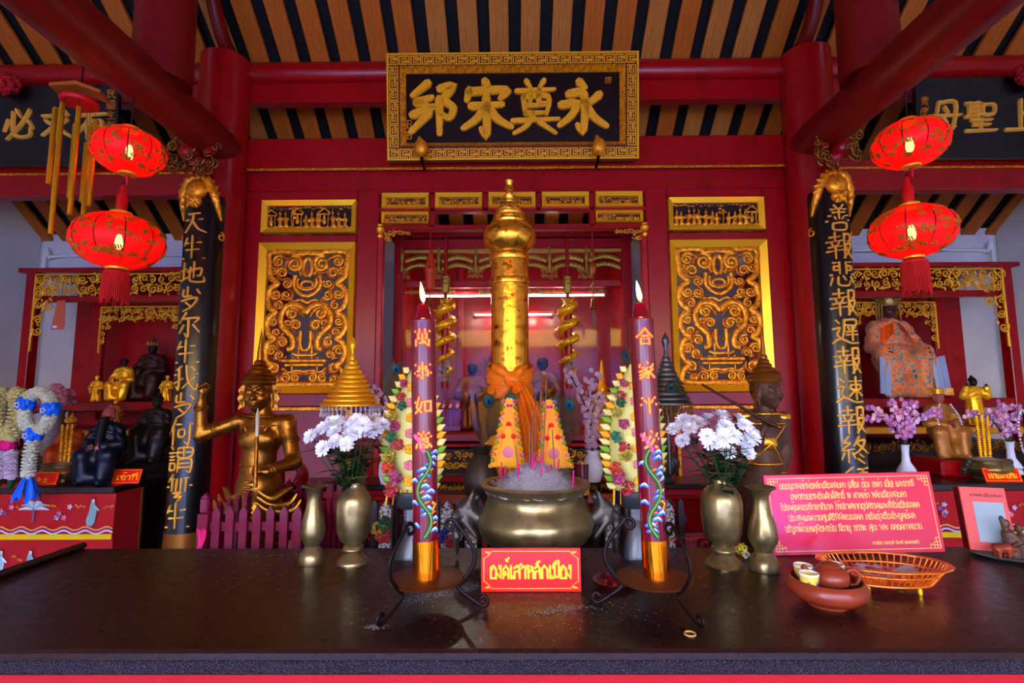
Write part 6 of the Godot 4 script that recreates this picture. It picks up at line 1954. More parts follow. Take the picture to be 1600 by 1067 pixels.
func vases() -> void:
	var big := v2([0, -0.001, 0.046, -0.001, 0.047, 0.005, 0.043, 0.012, 0.033, 0.021, 0.027, 0.031, 0.029, 0.036, 0.032, 0.042, 0.03, 0.049, 0.025, 0.053, 0.027, 0.059, 0.039, 0.07, 0.048, 0.092, 0.052, 0.13, 0.053, 0.168, 0.05, 0.191, 0.043, 0.206, 0.033, 0.217, 0.027, 0.231, 0.028, 0.244, 0.035, 0.252, 0.039, 0.257, 0.038, 0.259, 0.032, 0.256, 0.024, 0.24, 0.024, 0.215, 0, 0.149])
	var small := v2([0, 0.001, 0.037, 0.001, 0.038, 0.007, 0.037, 0.021, 0.031, 0.036, 0.024, 0.044, 0.021, 0.051, 0.024, 0.059, 0.029, 0.066, 0.036, 0.081, 0.037, 0.1, 0.033, 0.126, 0.024, 0.155, 0.019, 0.183, 0.02, 0.204, 0.027, 0.218, 0.038, 0.225, 0.039, 0.227, 0.037, 0.229, 0.028, 0.223, 0.016, 0.21, 0, 0.168])
	vase(Vector3(-0.495, TOP, -1.6), big, "large brass vase holding white flowers left of the censer", "large brass vases")
	vase(Vector3(-0.619, TOP, -1.6), small, "slim empty brass vase with a wide lip left of the white flowers", "slim brass vases")
	var k := 1.06
	var big2 := []
	for p in big:
		big2.append(p * Vector2(1.12, 1.05))
	var small2 := []
	for p in small:
		small2.append(p * Vector2(1.08, 1.02))
	vase(Vector3(0.61, TOP, -1.575), big2, "large brass vase holding white flowers right of the censer", "large brass vases")
	vase(Vector3(0.708, TOP, -1.53), small2, "slim empty brass vase with a wide lip beside the pink sign", "slim brass vases")
	var rng := RandomNumberGenerator.new()
	rng.seed = 17
	var left := [Vector3(-0.615, 1.33, -1.6), Vector3(-0.583, 1.354, -1.58), Vector3(-0.546, 1.342, -1.54), Vector3(-0.549, 1.368, -1.62), Vector3(-0.505, 1.355, -1.56), Vector3(-0.489, 1.372, -1.6), Vector3(-0.449, 1.363, -1.56), Vector3(-0.439, 1.363, -1.62), Vector3(-0.415, 1.36, -1.6), Vector3(-0.551, 1.301, -1.52), Vector3(-0.531, 1.316, -1.53), Vector3(-0.499, 1.332, -1.52), Vector3(-0.474, 1.338, -1.53), Vector3(-0.447, 1.339, -1.54), Vector3(-0.43, 1.347, -1.56), Vector3(-0.573, 1.358, -1.66), Vector3(-0.532, 1.376, -1.66), Vector3(-0.496, 1.377, -1.67), Vector3(-0.612, 1.335, -1.64), Vector3(-0.494, 1.311, -1.5), Vector3(-0.466, 1.372, -1.68), Vector3(-0.601, 1.365, -1.68)]
	var right := [Vector3(0.491, 1.314, -1.56), Vector3(0.499, 1.341, -1.6), Vector3(0.519, 1.369, -1.58), Vector3(0.528, 1.345, -1.54), Vector3(0.571, 1.358, -1.58), Vector3(0.612, 1.375, -1.62), Vector3(0.606, 1.355, -1.55), Vector3(0.651, 1.364, -1.6), Vector3(0.658, 1.383, -1.62), Vector3(0.672, 1.357, -1.58), Vector3(0.699, 1.349, -1.58), Vector3(0.726, 1.332, -1.6), Vector3(0.562, 1.313, -1.52), Vector3(0.589, 1.326, -1.52), Vector3(0.623, 1.331, -1.52), Vector3(0.652, 1.315, -1.53), Vector3(0.681, 1.307, -1.54), Vector3(0.623, 1.282, -1.5), Vector3(0.68, 1.278, -1.53), Vector3(0.576, 1.362, -1.65), Vector3(0.719, 1.371, -1.66), Vector3(0.636, 1.339, -1.66), Vector3(0.533, 1.333, -1.5), Vector3(0.694, 1.322, -1.54)]
	for e in [[left, Vector3(-0.504, 1.204, -1.6), "left"], [right, Vector3(0.62, 1.2, -1.575), "right"]]:
		var list := []
		for p in e[0]:
			list.append([p, rng.randf_range(0.025, 0.032)])
		bouquet(e[1], list, e[2])


# four keyed corner ornaments and a thin frame on a sign of size w x h
func sign_border(sh: Shape, w: float, h: float, inset: float, u: float, line: float, z: float) -> void:
	for s in [[-1, -1], [1, -1], [1, 1], [-1, 1]]:
		var o := Vector2(s[0] * (w / 2 - inset), s[1] * (h / 2 - inset))
		for l in [[0, 0, 5, 0], [0, 0, 0, 5], [0, 1.5, 3, 1.5], [1.5, 0, 1.5, 3], [3, 0, 3, 3], [0, 3, 3, 3], [1.5, 3, 1.5, 4.2], [3, 1.5, 4.2, 1.5], [5, 0, 5, 2], [5, 2, 4, 2], [0, 5, 2, 5], [2, 5, 2, 4]]:
			sh.stroke([o - Vector2(s[0] * l[0], s[1] * l[1]) * u, o - Vector2(s[0] * l[2], s[1] * l[3]) * u], line, 0.0006, place(Vector3(0, 0, z)), 0.9)
	var a := w / 2 - inset
	var b := h / 2 - inset
	for q in [[-a + 5 * u, -b, a - 5 * u, -b], [-a + 5 * u, b, a - 5 * u, b], [a, -b + 5 * u, a, b - 5 * u], [-a, -b + 5 * u, -a, b - 5 * u]]:
		sh.stroke(v2(q), line, 0.0006, place(Vector3(0, 0, z)), 0.9)


func signs() -> void:
	var t := thing("small_sign", "small upright red sign with yellow Thai lettering standing before the censer", "sign", Vector3(0.036, TOP, -1.372))
	t.rotation.x = -0.08
	var w := 0.257
	var h := 0.106
	part(t, "plate", shape().box(Vector3(0, h / 2, 0), Vector3(w, h, 0.006), 0.001), M.sign_orange)
	part(t, "stand", shape().box(Vector3(0, 0.03, -0.03), Vector3(0.05, 0.004, 0.06), 0.001, Basis(Vector3.RIGHT, -0.9)), M.sign_orange)
	var b := shape()
	var a := w / 2 - 0.007
	for q in [[-a + 0.02, 0.008, a - 0.02, 0.008], [-a + 0.02, h - 0.008, a - 0.02, h - 0.008], [-a, 0.026, -a, h - 0.026], [a, 0.026, a, h - 0.026], [-a + 0.02, 0.008, -a + 0.012, 0.018], [-a + 0.012, 0.018, -a, 0.026], [a - 0.02, 0.008, a - 0.012, 0.018], [a - 0.012, 0.018, a, 0.026], [-a + 0.02, h - 0.008, -a + 0.012, h - 0.018], [-a + 0.012, h - 0.018, -a, h - 0.026], [a - 0.02, h - 0.008, a - 0.012, h - 0.018], [a - 0.012, h - 0.018, a, h - 0.026]]:
		b.stroke(v2(q), 0.0016, 0.0005, place(Vector3(0, 0, 0.003)), 0.9)
	for s in [[-1, 0], [1, 0], [-1, 1], [1, 1]]:
		for k in 3:
			var x: float = s[0] * (a - 0.002 - k * 0.003)
			var y: float = 0.009 + k * 0.002 if s[1] == 0 else h - 0.009 - k * 0.002
			b.stroke(v2([x, y, x - s[0] * (0.012 - 0.003 * k), y]), 0.0014, 0.0005, place(Vector3(0, 0, 0.003)), 0.9)
	part(t, "border", b, M.sign_yellow)
	var l := shape()
	thai(l, "องค์เสาหลักเมือง", 0.03, 0.0058, 0.0008, place(Vector3(0, h * 0.45, 0.003)), 0.212)
	part(t, "lettering", l, M.sign_yellow)

	var p := thing("large_sign", "large glossy magenta sign with five lines of gold Thai text on the altar table", "sign", Vector3(1.066, TOP + 0.004, -1.665))
	p.rotation = Vector3(-0.13, 0.0, 0.02)
	w = 0.535
	h = 0.243
	part(p, "plate", shape().box(Vector3(0, h / 2, 0), Vector3(w, h, 0.008), 0.0015), M.sign_magenta)
	part(p, "easel", shape().box(Vector3(0, 0.09, -0.04), Vector3(0.06, 0.2, 0.006), 0.001, Basis(Vector3.RIGHT, 0.32)), M.sign_magenta)
	var fr := shape()
	sign_border(fr, w, h, 0.012, 0.0062, 0.0021, 0.004)
	part(p, "border", fr.bend(func(q): return q + Vector3(0, h / 2, 0)), M.pale_letter)
	var lines := ["ขออนุภาพเจ้าพ่อหลักเมืองสงขลา (เสื่อง ฮ้อง เหล่า เขี่ย) และบารมี", "เหล่าทวยเทพอันศักดิ์สิทธิ์ ณ ศาลเจ้า หลักเมืองสงขลา", "โปรดคุ้มครองรักษาภิบาล ให้ปราศจากอุปสรรคและสิ่งไม่เป็นมงคล", "ประสพแต่ความสุขศิริพิพัฒนมงคล เจริญรุ่งเรืองไพบูลย์ผล", "บริบูรณ์ด้วยจตุพิธพรชัย มีอายุ วรรณะ สุขะ พละ ตลอดกาลนาน"]
	var across := [0.43, 0.37, 0.44, 0.40, 0.43]
	for k in 5:
		var ln := shape()
		thai(ln, lines[k], 0.0155, 0.0024, 0.0005, place(Vector3(-0.005, 0.207 - 0.0325 * k, 0.004)), across[k])
		part(p, "text_line", ln, M.pale_letter)
	var sg := shape()
	thai(sg, "ถวายโดย นายวรวุฒิ ประเสริฐ และครอบครัว", 0.008, 0.0013, 0.0005, place(Vector3(0.12, 0.031, 0.004)), 0.15)
	part(p, "signature", sg, M.pale_letter)


func tea_things() -> void:
	var at := Vector3(0.742, TOP, -1.29)
	var t := thing("clay_bowl", "wide reddish brown clay bowl holding a teapot and cups on the table", "bowl", at)
	part(t, "bowl", shape().lathe(v2([0, 0.0, 0.044, 0.0, 0.046, 0.006, 0.066, 0.014, 0.086, 0.03, 0.089, 0.042, 0.083, 0.056, 0.078, 0.061, 0.074, 0.06, 0.078, 0.052, 0.076, 0.04, 0.06, 0.032, 0.0, 0.03]), 44), M.clay)
	var p := thing("clay_teapot", "small reddish brown clay teapot sitting in the clay bowl", "teapot", at + Vector3(0.012, 0.036, 0.0), "", -0.25)
	part(p, "body", shape().lathe(v2([0, 0, 0.026, 0, 0.036, 0.008, 0.041, 0.022, 0.039, 0.036, 0.028, 0.049, 0.02, 0.053, 0, 0.053]), 36), M.clay)
	var lid := part(p, "lid", shape().lathe(v2([0.022, 0.052, 0.023, 0.054, 0.018, 0.059, 0.005, 0.062, 0, 0.062]), 30), M.clay)
	part(lid, "knob", shape().ball(Vector3(0, 0.066, 0), Vector3(0.006, 0.0055, 0.006), 12, 8), M.clay)
	part(p, "spout", shape().tube(curve(v3([-0.034, 0.022, 0, -0.047, 0.03, 0, -0.056, 0.043, 0, -0.06, 0.047, 0]), 4), [0.012, 0.0115, 0.011, 0.01, 0.009, 0.0085, 0.008, 0.007, 0.0065, 0.006, 0.006, 0.006, 0.006], 12), M.clay)
	part(p, "handle", shape().tube(curve(v3([0.034, 0.042, 0, 0.05, 0.047, 0, 0.062, 0.034, 0, 0.054, 0.014, 0, 0.038, 0.012, 0]), 5), 0.0048, 8), M.clay)
	var spots := [[-0.052, 0.022, "yellow floral teacup at the front of the clay bowl"], [-0.033, -0.036, "second teacup behind the yellow cup beside the teapot"], [0.05, -0.045, "third teacup half hidden behind the teapot handle"]]
	for s in spots:
		var c := thing("teacup", s[2], "cup", at + Vector3(s[0], 0.042, s[1]), "teacups in the clay bowl")
		part(c, "cup", shape().lathe(v2([0, 0, 0.012, 0, 0.014, 0.004, 0.02, 0.018, 0.0215, 0.036, 0.02, 0.036, 0.018, 0.018, 0.01, 0.005, 0, 0.005]), 26), M.cup_yellow)
		part(c, "rim", shape().lathe(v2([0.0198, 0.034, 0.0222, 0.034, 0.022, 0.038, 0.02, 0.038, 0.0198, 0.034]), 26), M.porcelain)
		var fl := shape()
		for k in 6:
			var a := TAU * k / 6.0
			for j in 5:
				var b := TAU * j / 5.0
				fl.paint([Color(0.75, 0.4, 0.5), Color(0.3, 0.3, 0.55), Color(0.3, 0.5, 0.25)][k % 3])
				fl.ball(Vector3(cos(a + cos(b) * 0.14) * 0.0198, 0.018 + sin(b) * 0.003, sin(a + cos(b) * 0.14) * 0.0198), Vector3(0.002, 0.002, 0.002), 5, 4)
		part(c, "painted_flowers", fl, M.tinted_gloss)

	# oval openwork basket
	var b := thing("amber_basket", "oval amber gold plastic basket with openwork sides on small feet", "basket", Vector3(0.95, TOP, -1.39), "", -0.12)
	var ring := func(ax: float, az: float, y: float, r: float, flat: float) -> Shape:
		var pts := []
		for k in 49:
			var a := TAU * k / 48.0
			pts.append(Vector3(cos(a) * ax, y, sin(a) * az))
		return shape().tube(pts, r, 6, flat, Vector3.UP, false)
	part(b, "rim", ring.call(0.152, 0.088, 0.066, 0.008, 0.3), M.amber_plastic)
	part(b, "hoop", ring.call(0.132, 0.072, 0.046, 0.0022, 1.0), M.amber_plastic)
	part(b, "foot_rim", ring.call(0.112, 0.058, 0.022, 0.0035, 1.0), M.amber_plastic)
	var bot := []
	for k in 32:
		bot.append(Vector2(cos(TAU * k / 32.0) * 0.112, sin(TAU * k / 32.0) * 0.058))
	part(b, "bottom", shape().slab(bot, 0.003, Transform3D(Basis(Vector3.RIGHT, PI / 2), Vector3(0, 0.022, 0))), M.amber_plastic)
	var slat := shape()
	for k in 52:
		var a := TAU * k / 52.0
		part(b, "rib", shape().tube([Vector3(cos(a) * 0.112, 0.022, sin(a) * 0.058), Vector3(cos(a) * 0.132, 0.046, sin(a) * 0.072), Vector3(cos(a) * 0.146, 0.066, sin(a) * 0.083)], 0.0021, 5), M.amber_plastic)
	for s in [[-0.06, 0.04], [0.06, 0.04], [-0.06, -0.04], [0.06, -0.04]]:
		part(b, "foot", shape().lathe(v2([0, 0, 0.004, 0.0, 0.006, 0.008, 0.004, 0.02, 0, 0.02]), 8, place(Vector3(s[0], 0, s[1]))), M.gilt_bright)
	var rng := RandomNumberGenerator.new()
	rng.seed = 3
	for k in 8:
		var n := thing("folded_paper", "pale folded paper slip lying in the amber basket", "paper", Vector3(0.95 + rng.randf_range(-0.06, 0.06), TOP + 0.036 + 0.003 * k, -1.39 + rng.randf_range(-0.02, 0.02)), "paper slips in the basket", rng.randf_range(-0.8, 0.8))
		part(n, "slip", shape().sheet(6, 2, func(u, v): return Vector3((u - 0.5) * 0.07, 0.004 * sin(u * 5.0 + k), (v - 0.5) * 0.022), Vector3.UP), M.coin if k % 3 else M.paper_rose)
	var rg := thing("rubber_band", "small tan rubber ring lying near the table front edge", "ring", Vector3(0.362, TOP, -1.135))
	part(rg, "band", shape().lathe(v2([0.0105, 0.0, 0.0125, 0.0, 0.0125, 0.003, 0.0105, 0.003, 0.0105, 0.0]), 28), M.tan_rubber)
	var d := thing("red_dish", "small red glass oil dish with a raised middle on the table", "dish", Vector3(0.258, TOP, -1.42))
	part(d, "dish", shape().lathe(v2([0, 0, 0.03, 0, 0.032, 0.003, 0.055, 0.01, 0.058, 0.014, 0.055, 0.0145, 0.03, 0.007, 0.018, 0.008, 0.02, 0.024, 0.022, 0.026, 0.016, 0.027, 0.0, 0.024]), 34), M.red_glass)

	# plate at the right end of the table with a framed card, figurines and a bowl
	var pl := thing("enamel_plate", "worn pale oval plate at the right end of the altar table", "plate", Vector3(1.545, TOP, -1.645))
	part(pl, "plate", shape().lathe(v2([0, 0.004, 0.1, 0.004, 0.135, 0.014, 0.14, 0.014, 0.137, 0.01, 0.1, 0.0, 0, 0.0]), 40, Transform3D(Basis.from_scale(Vector3(1.0, 1, 0.66)), Vector3.ZERO)), M.enamel)
	var bk := thing("devotional_book", "thick salmon coloured book with a pale picture leaning on the plate", "book", Vector3(1.475, TOP + 0.012, -1.665), "", -0.3)
	bk.rotation.x = -0.2
	part(bk, "cover", shape().box(Vector3(0, 0.095, 0.017), Vector3(0.118, 0.19, 0.004), 0.001), M.salmon)
	part(bk, "spine", shape().box(Vector3(-0.0595, 0.095, 0), Vector3(0.004, 0.19, 0.036), 0.001), M.deep_red)
	part(bk, "pages", shape().box(Vector3(0, 0.095, -0.001), Vector3(0.112, 0.184, 0.032), 0.001), M.coin)
	part(bk, "picture", shape().box(Vector3(0.008, 0.085, 0.0195), Vector3(0.078, 0.12, 0.001)), M.pale_print)
	var tl := shape()
	thai(tl, "ศาลหลักเมืองสงขลา", 0.007, 0.0012, 0.0004, place(Vector3(0.008, 0.165, 0.019)), 0.085)
	part(bk, "title", tl, M.wire_dark)
	var fg := thing("brown_figurine", "brown carved figurine of two embracing figures before the book", "figurine", Vector3(1.505, TOP + 0.012, -1.615))
	var f := Field.new(Vector3(-0.05, -0.005, -0.035), Vector3(0.06, 0.12, 0.035), 0.0045)
	for s in [[-0.018, 0.095, 0.0], [0.016, 0.082, 0.004]]:
		f.limb(Vector3(s[0] + 0.012, 0.0, s[2]), Vector3(s[0], s[1] - 0.03, s[2]), 0.022, 0.016, 0.008)
		f.egg(Vector3(s[0] - 0.004, s[1], s[2]), Vector3(0.011, 0.013, 0.011), 0.005)
		f.chain([Vector3(s[0], s[1] - 0.028, s[2] + 0.01), Vector3(s[0] + 0.016, s[1] - 0.05, s[2] + 0.02), Vector3(s[0] - 0.006, s[1] - 0.058, s[2] + 0.024)], [0.008, 0.007, 0.005], 0.005)
	f.limb(Vector3(-0.026, 0.08, 0), Vector3(-0.034, 0.112, 0), 0.007, 0.006, 0.004)
	part(fg, "figures", f.into(shape()), M.statue_wood)
	var el := thing("wooden_animal", "tiny orange brown wooden animal standing before the book", "figurine", Vector3(1.455, TOP + 0.012, -1.60))
	var g := Field.new(Vector3(-0.04, -0.004, -0.02), Vector3(0.045, 0.045, 0.02), 0.0035)
	g.limb(Vector3(-0.018, 0.026, 0), Vector3(0.012, 0.026, 0), 0.011, 0.012, 0.006).limb(Vector3(0.012, 0.03, 0), Vector3(0.028, 0.024, 0), 0.011, 0.009, 0.006).limb(Vector3(0.032, 0.022, 0), Vector3(0.038, 0.004, 0), 0.005, 0.0035, 0.004)
	for s in [[-0.018, 0.007], [-0.018, -0.007], [0.012, 0.007], [0.012, -0.007]]:
		g.limb(Vector3(s[0], 0.022, s[1]), Vector3(s[0], 0.002, s[1]), 0.006, 0.0045, 0.004)
	part(el, "body", g.into(shape()), M.clay)
	var bw := thing("porcelain_bowl", "blue and white porcelain bowl on the plate beside the book", "bowl", Vector3(1.585, TOP + 0.012, -1.605))
	part(bw, "bowl", shape().lathe(v2([0, 0, 0.026, 0, 0.028, 0.004, 0.04, 0.02, 0.045, 0.044, 0.043, 0.044, 0.038, 0.022, 0.026, 0.008, 0, 0.008]), 34), M.blue_porcelain)
	var wf := shape()
	for k in 7:
		var a := TAU * k / 7.0
		for j in 5:
			var b2 := TAU * j / 5.0
			wf.ball(Vector3(cos(a + cos(b2) * 0.14) * 0.0415, 0.024 + sin(b2) * 0.006, sin(a + cos(b2) * 0.14) * 0.0415), Vector3(0.0035, 0.0035, 0.0035), 6, 4)
	part(bw, "painted_flowers", wf, M.porcelain)
	part(bw, "filling", shape().lathe(v2([0, 0.046, 0.025, 0.042, 0.039, 0.034]), 26), M.ash)


# cloth front of a side altar with embroidered figures, a wave band and a yellow stripe; the origin is its upper right (s < 0) or left corner
func altar_cloth(t: Node3D, w: float, h: float, s: int) -> void:
	part(t, "cloth", shape().sheet(90, 24, func(u, v): return Vector3(s * u * w, -v * h, 0.006 * sin(u * 60.0 + v) * v + 0.004 * sin(u * 21.0)), Vector3(0, 0, 1)), M.red_cloth)
	var rng := RandomNumberGenerator.new()
	rng.seed = 300 + s
	var y_band := -0.19
	part(t, "yellow_stripe", shape().box(Vector3(s * w / 2, y_band - 0.045, 0.012), Vector3(w, 0.03, 0.004), 0.001), M.stripe_yellow)
	var wave := shape()
	var lines := [[Color(0.85, 0.55, 0.25), 0.0], [Color(0.55, 0.12, 0.42), -0.012], [Color(0.75, 0.78, 0.85), -0.02]]
	for l in lines:
		var pts := []
		for i in int(w / 0.02):
			pts.append(Vector2(s * i * 0.02, y_band + l[1] + 0.01 * sin(i * 0.02 * 52.0)))
		wave.paint(l[0]).stroke(pts, 0.009, 0.002, place(Vector3(0, 0, 0.011)))
	part(t, "wave_band", wave, M.tinted_soft)
	var z := place(Vector3(0, 0, 0.012))
	# two rows: a palm, robed figures, blossoms and gold writing, again and again
	for row in 2:
		var y := -0.1 if row == 0 else -0.38
		var x := 0.12
		while x < w - 0.05:
			var kind := int(x * 10.0 + row) % 4
			var e := shape()
			var c := Vector2(s * x, y)
			if kind == 0:
				for k in 7:
					var a := PI * (0.02 + 0.16 * k)
					var d := Vector2(cos(a), sin(a))
					e.paint(Color(0.55, 0.62, 0.66) if k % 2 else Color(0.72, 0.76, 0.8)).stroke([c + Vector2(0, 0.015), c + Vector2(0, 0.02) + d * 0.04, c + d * Vector2(0.085, 0.05) + Vector2(0, 0.01)], [0.008, 0.02, 0.004], 0.003, z)
				e.paint(Color(0.35, 0.35, 0.45)).stroke([c + Vector2(0, 0.01), c + Vector2(-0.004, -0.05)], 0.01, 0.002, z)
				part(t, "embroidered_palm", e, M.tinted_soft)
			elif kind == 1 or kind == 3:
				var hue: Color = [Color(0.62, 0.72, 0.74), Color(0.75, 0.6, 0.62), Color(0.45, 0.6, 0.6), Color(0.8, 0.75, 0.6)][rng.randi() % 4]
				e.paint(hue).stroke([c + Vector2(0, 0.045), c + Vector2(0.004, 0.0), c + Vector2(-0.008, -0.055)], [0.026, 0.042, 0.05], 0.003, z)
				e.paint(Color(0.86, 0.72, 0.62)).stroke([c + Vector2(0.002, 0.055), c + Vector2(0.002, 0.065)], 0.018, 0.003, z)
				e.paint(Color(0.2, 0.2, 0.3)).stroke([c + Vector2(-0.006, 0.074), c + Vector2(0.01, 0.074)], 0.008, 0.003, z)
				e.paint(hue.lightened(0.3)).stroke([c + Vector2(0.012, 0.03), c + Vector2(0.034, 0.01)], 0.012, 0.003, z)
				part(t, "embroidered_figure", e, M.tinted_soft)
			else:
				for k in 5:
					var q := c + Vector2(rng.randf_range(-0.04, 0.04), rng.randf_range(-0.04, 0.03))
					e.paint([Color(0.85, 0.5, 0.6), Color(0.75, 0.75, 0.85), Color(0.5, 0.3, 0.55)][k % 3])
					for j in 5:
						var a := TAU * j / 5.0
						e.stroke([q, q + Vector2(cos(a), sin(a)) * 0.012], 0.008, 0.002, z)
				part(t, "embroidered_blossom", e, M.tinted_soft)
			var g := shape().paint(Color(0.78, 0.5, 0.15))
			for k in 4:
				var q := c + Vector2(0.07 + 0.016 * k, 0.03 + rng.randf_range(-0.01, 0.01))
				g.stroke(spiral(q, 0.008, 0.002, rng.randf() * TAU, 1.2, 7), 0.003, 0.002, z)
			part(t, "gold_stitching", g, M.tinted_soft)
			x += 0.165


func gilt_valance(t: Node3D, called: String, w: float, band: float, drop: float, at: Vector3, seed_: int, m: Material) -> void:
	var rng := RandomNumberGenerator.new()
	rng.seed = seed_
	var top := foliage(w, band, rng, null, 0.9)
	part(t, called, shape().join(top, place(at + Vector3(-w / 2, 0, 0))), m)
	var edge := shape().box(at + Vector3(0, 0.004, 0), Vector3(w, 0.012, 0.02), 0.003)
	for s in [-1, 1]:
		var wing := foliage(drop * 0.36, drop, rng, func(p): return p.x < drop * 0.34 * (1.0 + p.y / drop) + 0.01, 0.3)
		part(t, called, shape().join(wing, Transform3D(Basis.from_scale(Vector3(-s, 1, 1)), at + Vector3(s * w / 2, -band * 0.6, 0))), m)
		edge.box(at + Vector3(s * (w / 2 - 0.002), -drop / 2 - band * 0.3, 0), Vector3(0.012, drop + band * 0.6, 0.02), 0.003)
	part(t, called + "_edge", edge, m)


func small_sign(at: Vector3, w: float, h: float, text: String, label: String, turn := 0.0) -> void:
	var t := thing("red_sign", label, "sign", at, "small red signs on the side altars", turn)
	t.rotation.x = -0.35
	part(t, "plate", shape().box(Vector3(0, h / 2, 0), Vector3(w, h, 0.005), 0.001), M.sign_orange)
	var b := shape()
	for q in [[-w / 2 + 0.006, 0.006, w / 2 - 0.006, 0.006], [-w / 2 + 0.006, h - 0.006, w / 2 - 0.006, h - 0.006], [-w / 2 + 0.006, 0.006, -w / 2 + 0.006, h - 0.006], [w / 2 - 0.006, 0.006, w / 2 - 0.006, h - 0.006]]:
		b.stroke(v2(q), 0.002, 0.0006, place(Vector3(0, 0, 0.0025)))
	part(t, "border", b, M.sign_yellow)
	var l := shape()
	if text.unicode_at(0) > 0x3000:
		for k in text.length():
			han(l, text[k], h * 0.4, 0.004, 0.0008, place(Vector3((k - (text.length() - 1) / 2.0) * h * 0.5, h * 0.38, 0.0025)))
	else:
		thai(l, text, h * 0.3, h * 0.055, 0.0008, place(Vector3(0, h * 0.42, 0.0025)), w * 0.78)
	part(t, "lettering", l, M.sign_yellow)


func side_pot(at: Vector3, r: float, label: String) -> void:
	var t := thing("side_censer", label, "incense pot", at, "side altar incense pots")
	part(t, "pot", shape().lathe(v2([0, 0, r * 0.55, 0, r * 0.5, r * 0.12, r * 0.8, r * 0.25, r, r * 0.5, r * 0.96, r * 0.7, r * 0.84, r * 0.82, r * 0.95, r * 0.92, r * 0.93, r * 0.95, r * 0.8, r * 0.86, 0, r * 0.8]), 36), M.brass)
	part(t, "ash", shape().lathe(v2([0, r * 1.06, r * 0.4, r * 0.98, r * 0.82, r * 0.86]), 28), M.ash)
	for s in [-1, 1]:
		var f := shape()
		for k in 5:
			f.ball(Vector3(s * r * (0.98 + 0.05 * (k % 2)), r * (0.3 + 0.13 * k), r * 0.08 * (k - 2)), Vector3.ONE * r * 0.14, 8, 6)
		part(t, "handle", f, M.bronze_dull)
	for k in 3:
		var st := thing("joss_stick", "thick %s gilt beaded stick standing in %s" % [["left", "middle", "right"][k], label], "incense stick", at + Vector3((k - 1) * r * 0.22, r * 0.9, 0.0), "gilt sticks in side censers")
		var sh := shape()
		sh.tube([Vector3.ZERO, Vector3((k - 1) * 0.006, r * 2.1, 0)], 0.0065, 8)
		for j in 16:
			sh.ball(Vector3((k - 1) * 0.006 * j / 16.0, r * (0.15 + 0.12 * j), 0), Vector3(0.0105, 0.008, 0.0105), 8, 5)
		part(st, "stick", sh, M.gilt_bright)


# flower garland of small buds along a closed or open line, with coloured bands
func garland(t: Node3D, called: String, pts: Array, r: float, c: Color, rng: RandomNumberGenerator) -> void:
	var sh := shape().paint(c)
	var line := curve(pts, 6)
	for i in line.size():
		var a: Vector3 = line[i]
		var d: Vector3 = (line[mini(i + 1, line.size() - 1)] - line[maxi(i - 1, 0)]).normalized()
		var u := d.cross(Vector3(0.3, 0.2, 1)).normalized()
		var w := d.cross(u)
		for k in 9:
			var an := TAU * (k + 0.5 * (i % 2)) / 9.0
			sh.paint(c.darkened(rng.randf_range(0.0, 0.15)))
			sh.ball(a + (u * cos(an) + w * sin(an)) * r, Vector3(r * 0.42, r * 0.3, r * 0.42), 5, 4)
		sh.ball(a, Vector3.ONE * r * 0.95, 6, 4)
	part(t, called, sh, M.tinted_soft)


func flower_ball(sh: Shape, c: Vector3, r: float, count: int, col: Color, rng: RandomNumberGenerator, petal := 0.3) -> void:
	for k in count:
		var d := Vector3(rng.randfn(), rng.randfn(), rng.randfn()).normalized()
		sh.paint(col.lightened(rng.randf_range(0.0, 0.25)).darkened(rng.randf_range(0.0, 0.2)))
		sh.ball(c + d * r * rng.randf_range(0.75, 1.0), Vector3(petal, petal * 0.8, petal) * r, 6, 4)


func blossom_vase(at: Vector3, h: float, label: String, seed_: int) -> void:
	var t := thing("blossom_vase", label, "vase", at, "white vases with pink blossom")
	part(t, "vase", shape().lathe(v2([0, 0, 0.05, 0, 0.053, 0.012, 0.045, 0.03, 0.052, 0.045, 0.04, 0.07, 0.022, 0.1, 0.018, 0.15, 0.022, 0.19, 0.028, 0.2, 0.02, 0.2, 0.012, 0.18, 0.0, 0.17]), 28), M.porcelain)
	var rng := RandomNumberGenerator.new()
	rng.seed = seed_
	for k in 7:
		var a := -1.0 + 2.0 * k / 6.0
		var tip := Vector3(a * 0.26 * h / 0.3, 0.2 + h * (1.0 - 0.4 * absf(a)) * rng.randf_range(0.8, 1.05), rng.randf_range(-0.06, 0.08))
		var mid := Vector3(tip.x * 0.4, 0.2 + h * 0.5, tip.z * 0.5)
		var line := curve([Vector3(0, 0.18, 0), mid, tip], 8)
		var b := part(t, "branch", shape().tube(line, 0.003, 5), M.dark_wood)
		var fl := shape()
		for i in range(4, line.size()):
			for j in 2:
				var p: Vector3 = line[i] + Vector3(rng.randf_range(-0.02, 0.02), rng.randf_range(-0.02, 0.02), rng.randf_range(-0.02, 0.02))
				var col: Color = [Color(0.82, 0.45, 0.6), Color(0.75, 0.5, 0.72), Color(0.9, 0.7, 0.78), Color(0.65, 0.35, 0.62)][rng.randi() % 4]
				for q in 5:
					var an := TAU * q / 5.0
					fl.paint(col)
					fl.ball(p + Vector3(cos(an) * 0.008, sin(an) * 0.008, 0), Vector3(0.0075, 0.0075, 0.003), 5, 4)
				fl.paint(Color(0.9, 0.8, 0.4)).ball(p, Vector3.ONE * 0.004, 5, 4)
		part(b, "blossoms", fl, M.tinted_leaf)


